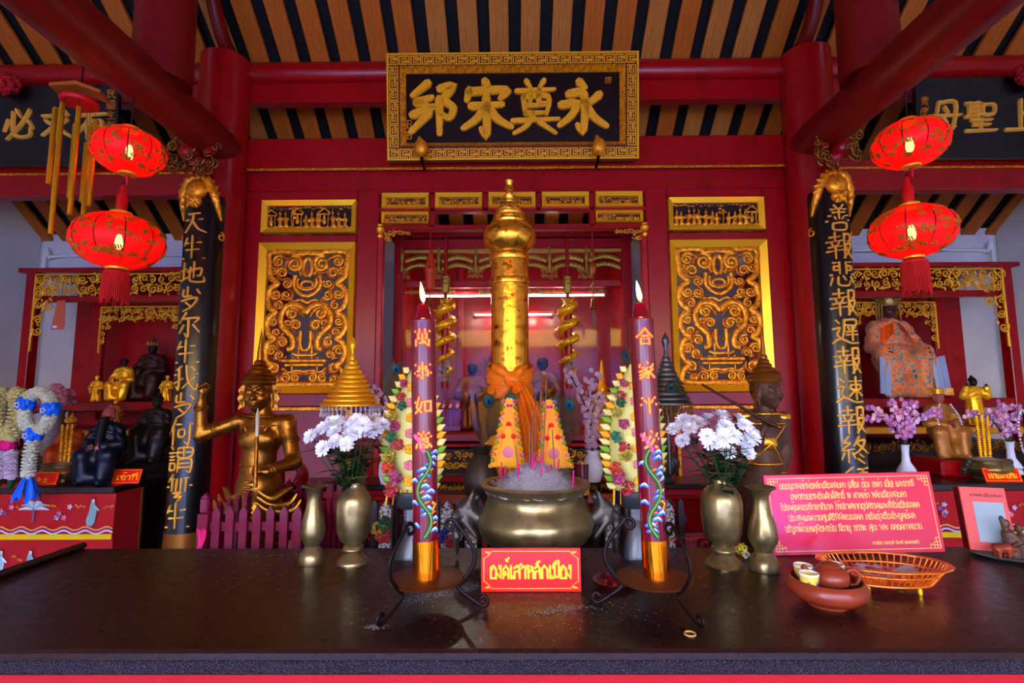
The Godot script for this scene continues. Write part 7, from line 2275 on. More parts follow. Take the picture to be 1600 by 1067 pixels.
func side_altars() -> void:
	for s in [-1, 1]:
		var side := "left" if s < 0 else "right"
		# the altar table of the bay with its embroidered cloth
		var x0 := -2.262 if s < 0 else 2.1
		var t := thing("side_altar", "dark side altar table with an embroidered red cloth in the %s bay" % side, "table", Vector3(x0, 0, -2.95))
		part(t, "tabletop", shape().box(Vector3(s * 0.92, 0.93, -0.32), Vector3(1.84, 0.04, 0.68), 0.006), M.dark_wood)
		var cl := Node3D.new()
		cl.name = "front_cloth"
		t.add_child(cl)
		cl.position = Vector3(0, 0.91, 0.0)
		altar_cloth(cl, 1.8, 0.85, s)
		part(t, "cloth_end", shape().sheet(12, 16, func(u, v): return Vector3(s * 0.002, 0.91 - v * 0.85, -u * 0.2 + 0.005 * sin(v * 9.0)), Vector3(-s, 0, 0)), M.red_cloth)
		part(t, "end_trim", shape().box(Vector3(-s * 0.006, 0.49, -0.2), Vector3(0.008, 0.84, 0.022), 0.002), M.gilt_dark)
		for k in 2:
			part(t, "leg", shape().box(Vector3(s * (0.08 + 1.65 * k), 0.455, -0.6), Vector3(0.08, 0.91, 0.08), 0.006), M.dark_wood)
		# the cabinet behind
		var c := thing("side_cabinet", "red cabinet with gilt carved valance against the white wall in the %s bay" % side, "cabinet", Vector3(s * 2.82, 0, -3.86))
		var w := 1.86
		var top := 2.405
		for e in [-1, 1]:
			part(c, "post", shape().box(Vector3(e * (w / 2 - 0.035), top / 2, 0), Vector3(0.07, top, 0.08), 0.005), M.lacquer)
		part(c, "cornice", shape().box(Vector3(0, top + 0.015, -0.18), Vector3(w + 0.12, 0.035, 0.46), 0.006), M.lacquer)
		part(c, "head_rail", shape().box(Vector3(0, top - 0.2, -0.02), Vector3(w - 0.14, 0.05, 0.05), 0.004), M.lacquer)
		part(c, "back_panel", shape().box(Vector3(0, 1.25, -0.4), Vector3(w - 0.08, 2.3, 0.02)), M.lacquer_old)
		part(c, "inner_frame", shape().box(Vector3(s * 0.16 - 0.37, 1.75, -0.2), Vector3(0.09, 0.95, 0.05), 0.004), M.lacquer)
		part(c, "inner_frame", shape().box(Vector3(s * 0.16 + 0.37, 1.75, -0.2), Vector3(0.09, 0.95, 0.05), 0.004), M.lacquer)
		part(c, "inner_panel", shape().box(Vector3(s * 0.16, 1.8, -0.37), Vector3(0.72, 0.9, 0.02)), M.lacquer)
		part(c, "shelf", shape().box(Vector3(0, 1.38, -0.18), Vector3(w - 0.14, 0.07, 0.42), 0.006), M.lacquer)
		part(c, "shelf", shape().box(Vector3(0, 1.2, -0.1), Vector3(w - 0.14, 0.05, 0.5), 0.006), M.lacquer)
		part(c, "gilt_rail", shape().box(Vector3(0, 1.19, 0.16), Vector3(w - 0.1, 0.05, 0.02), 0.008), M.gilt_paint)
		part(c, "base", shape().box(Vector3(0, 0.55, -0.14), Vector3(w - 0.1, 1.1, 0.5), 0.006), M.dark_wood)
		var rng := RandomNumberGenerator.new()
		rng.seed = 500 + s
		part(c, "base_carving", shape().join(foliage(w - 0.2, 0.12, rng), place(Vector3(-w / 2 + 0.1, 1.13, 0.13))), M.gilt_dark)
		gilt_valance(c, "valance", w - 0.14, 0.15, 0.5, Vector3(0, top - 0.02, 0.03), 510 + s, M.gilt_paint)
		gilt_valance(c, "inner_valance", 0.68, 0.11, 0.3, Vector3(s * 0.16, top - 0.24, -0.17), 520 + s, M.gilt_paint)
	left_altar()
	right_altar()


func left_altar() -> void:
	var rng := RandomNumberGenerator.new()
	rng.seed = 600
	idol("crowned_deity", "large dark crowned deity seated at the back of the left cabinet", Vector3(-2.9, 1.415, -4.06), 0.47, {robe = M.robe_brown, skin = M.dark_wood_figure, trim = M.gilt_dark, crown = "tall", seated = true, arms = "lap"})
	idol("gilt_buddha", "shiny gilt seated monk beside the dark crowned deity", Vector3(-3.03, 1.415, -3.94), 0.33, {robe = M.gilt_bright, skin = M.robe_brown, trim = M.dark_wood_figure, crown = "cap", seated = true})
	for k in 2:
		idol("gilt_attendant", "small standing gilt attendant %s of the crowned deity" % ["left", "right"][k], Vector3([-3.2, -2.66][k], 1.415, -3.9), 0.2, {robe = M.gilt_bright, skin = M.gilt_bright, trim = M.gilt_bright, crown = "cap", cell = 0.03}, 0.0, "gilt attendants")
	idol("gilt_rider", "small gilt figure in front of the gilt monk on the lower shelf", Vector3(-2.87, 1.225, -3.68), 0.2, {robe = M.gilt_bright, skin = M.gilt_dark, trim = M.gilt_bright, crown = "cap", seated = true, cell = 0.03})
	var b := idol("bearded_elder", "dark blue seated elder with a long black beard and pink turban", Vector3(-2.42, TOP, -3.06), 0.44, {robe = M.robe_navy, skin = M.face_pink, trim = M.face_pink, crown = "knot", beard = M.beard_black, seated = true, arms = "lap", cell = 0.017})
	var m := idol("dark_monk", "dark bronze seated monk beside the couplet board holding a flower staff", Vector3(-2.33, TOP + 0.09, -3.34), 0.42, {robe = M.dark_wood_figure, skin = M.dark_wood_figure, trim = M.dark_wood_figure, crown = "knot", seated = true, arms = "side", cell = 0.017})
	part(m, "lotus_base", shape().lathe(v2([0, -0.09, 0.17, -0.09, 0.18, -0.06, 0.14, -0.03, 0.16, 0.0, 0.1, 0.02, 0, 0.02]), 24), M.dark_wood_figure)
	var staff := shape().tube([Vector3(-0.15, 0.0, 0.12), Vector3(-0.17, 0.3, 0.12)], 0.006, 6)
	for k in 11:
		var a := TAU * k / 11.0
		staff.tube([Vector3(-0.17, 0.3, 0.12), Vector3(-0.17 + cos(a) * 0.05, 0.3 + sin(a) * 0.05, 0.12)], [0.003, 0.009], 5)
	part(m, "flower_staff", staff, M.gilt_dark)
	idol("orange_deity", "small deity in an orange robe seated behind the left incense pot", Vector3(-2.9, TOP, -3.36), 0.36, {robe = M.robe_orange, skin = M.face_pink, trim = M.gilt_paint, crown = "tall", seated = true, arms = "side"})
	side_pot(Vector3(-2.72, TOP, -3.12), 0.112, "the left side altar incense pot")
	small_sign(Vector3(-2.75, TOP, -2.985), 0.2, 0.075, "家合生", "small red sign with gold Chinese characters before the left incense pot", 0.1)
	small_sign(Vector3(-2.27, TOP, -3.02), 0.16, 0.085, "เจ้าที่", "small red Thai sign beside the bearded elder", 0.0)
	small_sign(Vector3(-2.58, TOP, -3.14), 0.14, 0.085, "องค์เทพ", "small red Thai sign half behind the bearded elder", 0.0)
	var fv := thing("flower_jar", "patterned jar with a ball of pink flowers on the left altar", "vase", Vector3(-3.08, TOP + 0.12, -3.42))
	part(fv, "stand", shape().box(Vector3(0, -0.06, 0), Vector3(0.14, 0.12, 0.14), 0.006), M.dark_wood)
	part(fv, "jar", shape().lathe(v2([0, 0, 0.05, 0, 0.07, 0.05, 0.085, 0.14, 0.07, 0.22, 0.055, 0.26, 0.065, 0.3, 0.05, 0.3, 0.04, 0.26, 0, 0.26]), 24), M.jar_floral)
	for k in 16:
		var f := shape()
		var a := TAU * k / 16.0 * 3.0
		var c := Vector3(cos(a) * 0.1 * (k % 4) / 3.0, 0.36 + 0.02 * (3 - k % 4) + rng.randf_range(-0.02, 0.02), sin(a) * 0.09 * (k % 4) / 3.0)
		flower_ball(f, c, 0.036, 26, Color(0.80, 0.42, 0.52), rng, 0.42)
		part(fv, "pink_flower", f, M.tinted_soft)
	var lv := shape().paint(Color(0.1, 0.2, 0.12))
	for k in 12:
		var a := rng.randf() * TAU
		leaf(lv, Vector3(cos(a) * 0.05, 0.29, sin(a) * 0.05), Vector3(cos(a), 0.1, sin(a)).normalized(), 0.1, 0.02)
	part(fv, "leaves", lv, M.tinted_leaf)
	# a rack of red poles with flower garlands
	var rack := thing("garland_rack", "dark red rack of upright poles holding flower garlands at the far left", "rack", Vector3(-2.86, TOP, -2.9))
	for x in [-0.04, -0.16, 0.08]:
		part(rack, "pole", shape().tube([Vector3(x, 0, -0.03), Vector3(x - 0.005, 0.46, -0.03)], 0.011, 8), M.deep_red)
	part(rack, "arm", shape().tube([Vector3(-0.2, 0.33, -0.01), Vector3(0.14, 0.34, -0.01)], 0.008, 6), M.deep_red)
	part(rack, "foot", shape().box(Vector3(-0.04, 0.012, -0.03), Vector3(0.34, 0.024, 0.07), 0.004), M.deep_red)
	var g := thing("white_garland", "white jasmine garland with bright blue bands and ribbon hanging over the left altar edge", "garland", Vector3(-2.612, 1.481, -2.8))
	var ring := []
	for k in 13:
		var a := TAU * k / 12.0 + PI / 2
		ring.append(Vector3(cos(a) * 0.074, sin(a) * 0.105 - 0.105, 0))
	garland(g, "loop", ring, 0.025, Color(0.82, 0.84, 0.72), rng)
	garland(g, "tail", v3([-0.01, -0.25, 0.0, -0.02, -0.36, 0.0, -0.02, -0.45, 0.0]), 0.025, Color(0.84, 0.86, 0.76), rng)
	for q in [[-0.07, -0.07], [0.072, -0.1], [-0.01, -0.235]]:
		var f := shape()
		for k in 12:
			var a := TAU * k / 12.0
			f.ball(Vector3(q[0] + cos(a) * 0.028, q[1] + 0.014 * (k % 2), sin(a) * 0.028), Vector3(0.02, 0.032, 0.02), 6, 5)
		var bd := part(g, "blue_band", f, M.ribbon_blue)
		var st := shape()
		for k in 5:
			st.ball(Vector3(q[0] + cos(k * 1.25) * 0.012, q[1] + sin(k * 1.25) * 0.012, 0.05), Vector3.ONE * 0.006, 5, 4)
		part(bd, "star_flower", st, M.porcelain)
	for k in 5:
		var rb := shape().sheet(6, 6, func(u, v):
			var a: float = k * 1.256 + u * 1.0
			return Vector3(-0.02 + cos(a) * (0.012 + 0.05 * v), -0.45 - 0.12 * v + 0.02 * sin(u * 6.0), sin(a) * (0.01 + 0.05 * v)))
		part(g, "blue_ribbon", rb, M.ribbon_blue)
	var y := thing("yellow_garland", "creamy yellow garland with a magenta ring and white tassels at the left picture edge", "garland", Vector3(-2.772, 1.384, -2.8))
	for e in [[-0.045, 0.0], [0.035, -0.02]]:
		garland(y, "strand", v3([e[0], 0.1, 0, e[0] * 1.5, 0.02, 0.0, e[0] * 1.2, -0.1, 0, e[0] * 0.5, -0.15, 0]), 0.032, Color(0.78, 0.74, 0.45), rng)
	var mg := shape()
	for k in 10:
		var a := TAU * k / 10.0
		mg.ball(Vector3(0.01 + cos(a) * 0.022, -0.19, sin(a) * 0.022), Vector3(0.018, 0.03, 0.018), 6, 5)
	part(y, "magenta_ring", mg, M.incense_pink)
	for e in [-0.015, 0.035]:
		garland(y, "tassel", v3([e, -0.23, 0, e * 1.2, -0.3, 0, e * 1.4, -0.36, 0]), 0.022, Color(0.8, 0.72, 0.8), rng)
		part(y, "tassel_tip", shape().ball(Vector3(e * 1.4, -0.39, 0), Vector3(0.018, 0.03, 0.018), 8, 6), M.stem_green)
	var tag := thing("paper_tag", "plain orange pink paper tag hanging at the upper left of the left cabinet", "tag", Vector3(-3.434, 2.066, -3.78))
	part(tag, "card", shape().slab(v2([-0.05, -0.11, 0.04, -0.11, 0.05, -0.09, 0.04, 0.11, -0.02, 0.11]), 0.004), M.tag_orange)
	part(tag, "sticker", shape().box(Vector3(-0.02, -0.09, 0.004), Vector3(0.03, 0.02, 0.002)), M.porcelain)
	part(tag, "string", shape().tube([Vector3(0.01, 0.1, 0), Vector3(0.01, 0.26, 0.0)], 0.002, 4), M.wire_dark)


func right_altar() -> void:
	var rng := RandomNumberGenerator.new()
	rng.seed = 700
	var g := idol("robed_goddess", "large seated goddess in an orange embroidered robe with white sleeves and a tall crown", Vector3(2.93, 1.42, -4.02), 0.76, {robe = M.robe_embroidered, skin = M.face_brown, trim = M.crown_silver, crown = "wide", seated = true, arms = "side", cell = 0.015})
	for s in [-1, 1]:
		part(g, "white_sleeve", shape().sheet(10, 14, func(u, v): return Vector3(s * (0.15 + 0.09 * u + 0.02 * v), 0.28 - 0.27 * v + 0.03 * u, 0.2 + 0.02 * sin(u * 14.0) + 0.01 * v), Vector3(0, 0, 1)), M.sleeve_white)
		part(g, "cape", shape().sheet(12, 12, func(u, v): return Vector3(s * (0.02 + 0.1 * u + 0.03 * v), 0.58 - 0.06 * u - 0.14 * v * (0.6 + u * 0.5), 0.085 + 0.04 * v - 0.04 * u + 0.006 * sin(u * 20.0)), Vector3(0, 0, 1)), M.robe_flame)
	idol("gilt_maid", "gilt standing attendant with a raised hand beside the orange robed goddess", Vector3(3.13, 1.415, -3.9), 0.32, {robe = M.gilt_bright, skin = M.gilt_dark, trim = M.gilt_dark, crown = "knot", arms = "raise"})
	var w := idol("gilt_guardian", "dark gilt guardian with raised arms at the right end of the cabinet", Vector3(3.28, 1.225, -3.72), 0.34, {robe = M.gilt_bright, skin = M.dark_wood_figure, trim = M.dark_wood_figure, crown = "knot", arms = "both"})
	var e := idol("emperor_figure", "small bearded emperor figure in a gold robe with a flat fringed crown", Vector3(2.68, TOP + 0.1, -3.3), 0.42, {robe = M.robe_gold, skin = M.face_pink, trim = M.gilt_paint, crown = "flat", seated = true, arms = "lap", cell = 0.017})
	part(e, "throne", shape().box(Vector3(0, -0.05, 0.02), Vector3(0.26, 0.1, 0.26), 0.012), M.lacquer)
	for s in [-1.0, 1.0]:
		var pearls := shape()
		for k in 16:
			var u := k / 15.0
			pearls.ball(Vector3(s * (0.035 + 0.035 * sin(u * PI)) , 0.33 - 0.2 * u, 0.055 + 0.04 * u), Vector3.ONE * 0.0065, 6, 5)
		part(e, "pearl_chain", pearls, M.pearl)
	side_pot(Vector3(2.77, TOP, -3.1), 0.122, "the right side altar incense pot")
	small_sign(Vector3(2.76, TOP, -2.985), 0.2, 0.08, "เจ้าแม่ทับทิม", "small red Thai sign before the right incense pot", -0.05)
	blossom_vase(Vector3(2.3, TOP, -3.1), 0.3, "white vase with pink blossom branches beside the right couplet board", 31)
	blossom_vase(Vector3(3.07, TOP, -3.26), 0.28, "white vase with pink blossom branches right of the emperor figure", 32)
	var st := thing("pearl_stand", "black stand hung with strings of pearls at the right picture edge", "stand", Vector3(3.14, TOP, -3.08))
	part(st, "frame", shape().tube(v3([-0.14, 0, 0, -0.14, 0.4, 0, 0.2, 0.4, 0, 0.2, 0, 0]), 0.008, 6), M.blue_black)
	part(st, "foot", shape().box(Vector3(0.03, 0.008, 0), Vector3(0.4, 0.016, 0.1), 0.003), M.blue_black)
	for k in 7:
		var p := shape().paint([Color(0.88, 0.84, 0.86), Color(0.85, 0.6, 0.75), Color(0.8, 0.82, 0.86)][k % 3])
		var cx := -0.16 + 0.05 * k
		for j in 40:
			var a := TAU * j / 40.0
			p.ball(Vector3(cx + cos(a) * 0.03, 0.27 + sin(a) * (0.13 + 0.012 * (k % 3)), 0.012 + 0.004 * k), Vector3.ONE * 0.0068, 5, 4)
		part(st, "pearl_string", p, M.tinted_gloss)


# head of a carved court figure, chin at y = 0, crown line at y = 1, facing +z
func court_head(cell: float) -> Field:
	var f := Field.new(Vector3(-0.55, -0.35, -0.6), Vector3(0.55, 1.15, 0.7), cell)
	f.egg(Vector3(0, 0.62, -0.02), Vector3(0.4, 0.5, 0.46), 0.1)
	f.egg(Vector3(0, 0.32, 0.12), Vector3(0.31, 0.32, 0.32), 0.15)
	f.egg(Vector3(0, 0.08, 0.26), Vector3(0.12, 0.09, 0.11), 0.12)
	f.limb(Vector3(0, -0.3, -0.1), Vector3(0, 0.25, -0.04), 0.2, 0.22, 0.1)
	f.limb(Vector3(0, 0.6, 0.42), Vector3(0, 0.38, 0.52), 0.04, 0.065, 0.05)
	for s in [-1.0, 1.0]:
		f.limb(Vector3(s * 0.03, 0.37, 0.5), Vector3(s * 0.07, 0.37, 0.46), 0.045, 0.04, 0.03)
		f.egg(Vector3(s * 0.17, 0.565, 0.42), Vector3(0.11, 0.055, 0.08), 0.04, Basis(), true)
		f.egg(Vector3(s * 0.17, 0.56, 0.35), Vector3(0.095, 0.05, 0.06), 0.02)
		f.chain([Vector3(s * 0.05, 0.65, 0.43), Vector3(s * 0.18, 0.7, 0.4), Vector3(s * 0.32, 0.63, 0.3)], [0.025, 0.028, 0.02], 0.03)
		f.egg(Vector3(s * 0.2, 0.36, 0.3), Vector3(0.13, 0.13, 0.12), 0.1)
		f.egg(Vector3(s * 0.41, 0.45, -0.02), Vector3(0.05, 0.2, 0.1), 0.04)
		f.limb(Vector3(s * 0.42, 0.34, 0.0), Vector3(s * 0.41, 0.1, 0.02), 0.05, 0.045, 0.04)
	f.chain([Vector3(-0.13, 0.245, 0.36), Vector3(0, 0.235, 0.42), Vector3(0.13, 0.245, 0.36)], [0.02, 0.035, 0.02], 0.025)
	f.chain([Vector3(-0.1, 0.19, 0.36), Vector3(0, 0.175, 0.4), Vector3(0.1, 0.19, 0.36)], [0.02, 0.04, 0.02], 0.03)
	return f


func court_crown(rings: int) -> Shape:
	var prof := [Vector2(0.0, 0.78), Vector2(0.47, 0.78), Vector2(0.5, 0.84), Vector2(0.48, 0.9), Vector2(0.51, 0.96), Vector2(0.46, 1.04)]
	var y := 1.04
	var r := 0.44
	for k in rings:
		prof.append_array([Vector2(r, y), Vector2(r * 1.08, y + 0.04), Vector2(r * 0.9, y + 0.1), Vector2(r * 0.74, y + 0.12)])
		y += 0.13
		r *= 0.72
	prof.append_array([Vector2(r * 0.9, y), Vector2(r * 0.75, y + 0.3), Vector2(r * 0.3, y + 0.8), Vector2(0.0, y + 1.05)])
	return shape().lathe(prof, 28)


func court_ear(sh: Shape, s: float) -> void:
	# flame shaped flange behind the ear
	sh.slab(v2([s * 0.4, 0.85, s * 0.52, 0.75, s * 0.62, 0.62, s * 0.56, 0.5, s * 0.64, 0.36, s * 0.55, 0.22, s * 0.6, 0.02, s * 0.46, 0.1, s * 0.42, 0.4, s * 0.38, 0.7]), 0.08, place(Vector3(0, 0, -0.05)))
	vine(sh, spiral(Vector2(s * 0.5, 0.55), 0.09, 0.02, 0.5, 1.3 * s, 12), 0.03, 0.01, 0.5)
	vine(sh, spiral(Vector2(s * 0.5, 0.25), 0.08, 0.02, 2.5, 1.3 * s, 12), 0.03, 0.01, 0.5)


func hand_field(f: Field, wrist: Vector3, palm: Vector3, along: Vector3, side: Vector3, curl: Vector3, size: float, open: float) -> void:
	# a palm with four fingers and a thumb; along points to the fingertips, side to the thumb, curl to the inside of the hand
	f.limb(wrist, palm, size * 0.19, size * 0.2, size * 0.1)
	for k in 4:
		var base := palm + along * size * 0.2 + side * size * (0.17 - 0.115 * k)
		var len: float = size * [0.4, 0.46, 0.42, 0.32][k]
		f.limb(palm + side * size * (0.12 - 0.08 * k), base, size * 0.12, size * 0.085, size * 0.05)
		var mid := base + (along * open + curl * (1.0 - open)).normalized() * len * 0.55
		var tip := mid + (along * (open * 1.3 - 0.6) + curl * (1.4 - open)).normalized() * len * 0.5
		f.chain([base, mid, tip], [size * 0.08, size * 0.07, size * 0.055], size * 0.03)
	var tb := palm + side * size * 0.2 - along * size * 0.04
	f.chain([tb, tb + (side * 0.7 + along * 0.6 + curl * 0.4).normalized() * size * 0.22, tb + (side * 0.3 + along * 0.8 + curl * 0.9).normalized() * size * 0.42], [size * 0.095, size * 0.08, size * 0.06], size * 0.04)


func band_on(sh: Shape, c: Vector3, r: Vector3, tall: float, thick: float, beads: int) -> void:
	# an ornamental belt round an oval section
	var pts := []
	for k in 33:
		var a := TAU * k / 32.0
		pts.append(c + Vector3(cos(a) * r.x, r.y * cos(a), sin(a) * r.z))
	sh.tube(pts, tall, 6, thick / tall, Vector3.ZERO, false)
	for k in beads:
		var a := TAU * k / beads
		sh.ball(c + Vector3(cos(a) * (r.x + thick), r.y * cos(a), sin(a) * (r.z + thick)), Vector3.ONE * tall * 0.55, 6, 5)


func statues() -> void:
	# --- the gilt musician behind the fence on the left ---
	var o := Vector3(-1.183, 1.05, -2.4)
	var base := Vector3(o.x, 0.36, o.z)
	var t := thing("gilt_musician", "gilt statue of a crowned court musician with one raised arm holding a flute", "statue", base)
	var at := func(p: Vector3) -> Vector3: return p - base
	var f := Field.new(Vector3(-0.36, 0.0, -0.16), Vector3(0.24, 1.22, 0.28), 0.0062)
	var chest: Vector3 = at.call(Vector3(-1.181, 1.259, -2.4))
	var waist: Vector3 = at.call(Vector3(-1.188, 1.143, -2.4))
	var hips: Vector3 = at.call(Vector3(-1.183, 1.044, -2.4))
	f.egg(chest + Vector3(0, 0.01, 0), Vector3(0.1, 0.085, 0.066), 0.03)
	f.limb(chest, waist, 0.075, 0.066, 0.03)
	f.limb(waist, hips, 0.068, 0.09, 0.03)
	f.limb(hips, hips - Vector3(0, 0.14, 0), 0.092, 0.1, 0.03)
	f.limb(hips - Vector3(0, 0.14, 0), Vector3(0, 0.02, 0), 0.1, 0.11, 0.03)
	for s in [-1.0, 1.0]:
		f.egg(chest + Vector3(s * 0.042, -0.004, 0.048), Vector3(0.036, 0.034, 0.026), 0.02)
	var ls: Vector3 = at.call(Vector3(-1.286, 1.336, -2.4))
	var rs: Vector3 = at.call(Vector3(-1.065, 1.329, -2.4))
	f.limb(ls, rs, 0.036, 0.036, 0.03)
	var neck: Vector3 = at.call(Vector3(-1.179, 1.374, -2.39))
	f.limb(chest + Vector3(0, 0.05, 0), neck + Vector3(0, 0.02, 0), 0.05, 0.036, 0.03)
	# raised arm
	var le: Vector3 = at.call(Vector3(-1.441, 1.275, -2.36))
	var lw: Vector3 = at.call(Vector3(-1.437, 1.42, -2.34))
	f.chain([ls, le, lw], [0.036, 0.03, 0.02], 0.02)
	hand_field(f, lw, at.call(Vector3(-1.425, 1.472, -2.33)), Vector3(0.45, 0.85, 0.1).normalized(), Vector3(-0.5, 0.5, 0.5).normalized(), Vector3(0.8, 0.1, 0.35).normalized(), 0.078, 0.7)
	# arm bent to the flute
	var re: Vector3 = at.call(Vector3(-1.011, 1.153, -2.36))
	var rw: Vector3 = at.call(Vector3(-1.071, 1.128, -2.24))
	f.chain([rs, re, rw], [0.037, 0.032, 0.022], 0.02)
	hand_field(f, rw, at.call(Vector3(-1.1, 1.131, -2.22)), Vector3(-0.9, 0.0, 0.3).normalized(), Vector3(0.1, 0.9, 0.2).normalized(), Vector3(0.2, 0.0, 0.95).normalized(), 0.075, 0.1)
	part(t, "body", f.into(shape()), M.statue_gold)
	var hc: Vector3 = at.call(Vector3(-1.19, 1.387, -2.37))
	var hs := 0.148
	var ht := Transform3D(Basis(Vector3.UP, 0.12).scaled(Vector3.ONE * hs), hc)
	part(t, "head", court_head(0.028).into(shape(), ht), M.statue_gold)
	var cr := court_crown(4)
	court_ear(cr, 1.0)
	court_ear(cr, -1.0)
	part(t, "crown", Shape.new().join(cr, ht), M.statue_gold)
	var orn := shape()
	band_on(orn, neck + Vector3(0, -0.015, 0.0), Vector3(0.062, 0.0, 0.052), 0.012, 0.006, 18)
	band_on(orn, chest + Vector3(0, 0.058, 0.0), Vector3(0.092, 0.0, 0.056), 0.01, 0.005, 24)
	band_on(orn, waist - Vector3(0, 0.005, 0), Vector3(0.074, 0.0, 0.068), 0.012, 0.006, 22)
	for q in [[ls, le, 0.62, 0.033], [rs, re, 0.45, 0.036], [re, rw, 0.9, 0.025], [le, lw, 0.85, 0.024]]:
		var c: Vector3 = q[0].lerp(q[1], q[2])
		var d: Vector3 = (q[1] - q[0]).normalized()
		var ring := shape()
		for k in 3:
			var x := d.cross(Vector3(0.2, 0.3, 1)).normalized()
			var y := d.cross(x)
			var pts := []
			for j in 17:
				var a := TAU * j / 16.0
				pts.append(c + d * (k - 1) * 0.009 + (x * cos(a) + y * sin(a)) * (q[3] + (0.003 if k == 1 else 0.0)))
			ring.tube(pts, 0.0045, 5, 1.0, Vector3.ZERO, false)
		part(t, "arm_ring", ring, M.statue_gold)
	orn.tube([chest + Vector3(-0.05, 0.05, 0.058), chest + Vector3(0.0, -0.03, 0.072), chest + Vector3(0.05, 0.05, 0.058)], 0.006, 6)
	part(t, "jewellery", orn, M.statue_gold)
	# skirt panel and winged hip ornaments
	var sk := shape()
	for s in [-1.0, 1.0]:
		for k in 3:
			var y := -0.02 - 0.028 * k
			var pts := curve([hips + Vector3(s * 0.03, y + 0.01, 0.085), hips + Vector3(s * 0.085, y - 0.03, 0.07), hips + Vector3(s * (0.135 + 0.016 * k), y - 0.03 + 0.03 * (k == 0 as int), 0.03), hips + Vector3(s * (0.16 + 0.02 * k), y + 0.012, 0.01)], 5)
			var radii := []
			for i in pts.size():
				radii.append(0.018 * sin(PI * (0.25 + 0.72 * i / pts.size())) + 0.001)
			sk.tube(pts, radii, 7, 0.5, Vector3(0, 0, 1))
	for k in 14:
		var w := 0.018 + 0.001 * k
		sk.box(hips + Vector3(0, 0.03 - 0.02 * k, 0.1 + 0.004 * sin(k * 1.0)), Vector3(w * 2, 0.014, 0.012), 0.004)
	for k in 9:
		for s in [-1.0, 1.0]:
			sk.tube(curve([hips + Vector3(s * 0.06, -0.06 - 0.03 * k, 0.085), hips + Vector3(s * 0.09, -0.075 - 0.03 * k, 0.06), hips + Vector3(s * 0.108, -0.07 - 0.03 * k, 0.01)], 3), 0.005, 5)
	part(t, "skirt_ornament", sk, M.statue_gold)
	var plinth := part(t, "plinth", shape().lathe(v2([0, -0.36, 0.17, -0.36, 0.17, -0.3, 0.14, -0.27, 0.14, -0.06, 0.17, -0.03, 0.17, 0.0, 0, 0.0]), 28), M.lacquer)
	var fl := thing("statue_flute", "slender pale tipped flute held upright by the gilt musician", "flute", Vector3(-1.096, 1.135, -2.19))
	var up: Vector3 = Vector3(-1.13, 1.393, -2.25) - Vector3(-1.096, 1.135, -2.19)
	part(fl, "shaft", shape().tube([up * -0.24, up * 0.55], [0.0085, 0.008], 10), M.statue_gold)
	part(fl, "pale_tip", shape().tube([up * 0.55, up * 0.9, up * 1.02], [0.008, 0.008, 0.002], 10), M.flute_pale)

	# --- the wooden musician on the right, turned towards the edge ---
	var b2 := Vector3(Vector3(1.12, 1.032, -2.4).x, 0.36, -2.4)
	var r := thing("wooden_musician", "dark wooden statue of a crowned court musician with gilt trimmings and a long flute", "statue", b2)
	var at2 := func(p: Vector3) -> Vector3: return p - b2
	var g := Field.new(Vector3(-0.18, 0.0, -0.16), Vector3(0.2, 1.12, 0.26), 0.0062)
	chest = at2.call(Vector3(1.133, 1.262, -2.4))
	waist = at2.call(Vector3(1.123, 1.14, -2.4))
	hips = at2.call(Vector3(1.113, 1.054, -2.4))
	g.egg(chest + Vector3(0, 0.01, 0), Vector3(0.098, 0.085, 0.064), 0.03)
	g.limb(chest, waist, 0.074, 0.07, 0.03)
	g.limb(waist, hips, 0.07, 0.092, 0.03)
	g.limb(hips, Vector3(0, 0.02, 0), 0.095, 0.11, 0.03)
	ls = at2.call(Vector3(1.046, 1.338, -2.4))
	rs = at2.call(Vector3(1.222, 1.331, -2.4))
	neck = at2.call(Vector3(1.143, 1.373, -2.39))
	g.limb(ls, rs, 0.036, 0.036, 0.03)
	g.limb(chest + Vector3(0, 0.05, 0), neck + Vector3(0, 0.02, 0), 0.05, 0.038, 0.03)
	re = at2.call(Vector3(1.231, 1.186, -2.4))
	rw = at2.call(Vector3(1.187, 1.092, -2.36))
	g.chain([rs, re, rw], [0.035, 0.03, 0.021], 0.02)
	hand_field(g, rw, at2.call(Vector3(1.178, 1.062, -2.35)), Vector3(0, -1, 0.1).normalized(), Vector3(-0.6, 0, 0.8).normalized(), Vector3(-0.8, 0, -0.3).normalized(), 0.075, 0.8)
	le = at2.call(Vector3(1.035, 1.199, -2.34))
	lw = at2.call(Vector3(1.062, 1.278, -2.26))
	g.chain([ls, le, lw], [0.035, 0.03, 0.021], 0.02)
	hand_field(g, lw, at2.call(Vector3(1.078, 1.309, -2.25)), Vector3(0.4, 0.8, 0.1).normalized(), Vector3(-0.7, 0.5, 0.2).normalized(), Vector3(0.3, -0.1, 0.95).normalized(), 0.072, 0.2)
	part(r, "body", g.into(shape()), M.statue_wood)
	hc = at2.call(Vector3(1.148, 1.388, -2.38))
	ht = Transform3D(Basis(Vector3.UP, 0.62).scaled(Vector3.ONE * 0.145), hc)
	part(r, "head", court_head(0.028).into(shape(), ht), M.statue_wood)
	cr = court_crown(5)
	court_ear(cr, 1.0)
	court_ear(cr, -1.0)
	part(r, "crown", Shape.new().join(cr, ht), M.gilt_dark)
	orn = shape()
	band_on(orn, neck + Vector3(0, -0.012, 0.0), Vector3(0.06, 0.0, 0.05), 0.012, 0.006, 18)
	band_on(orn, chest + Vector3(0, 0.055, 0.0), Vector3(0.1, 0.0, 0.06), 0.012, 0.005, 26)
	band_on(orn, waist + Vector3(0, 0.0, 0), Vector3(0.078, 0.0, 0.072), 0.016, 0.006, 22)
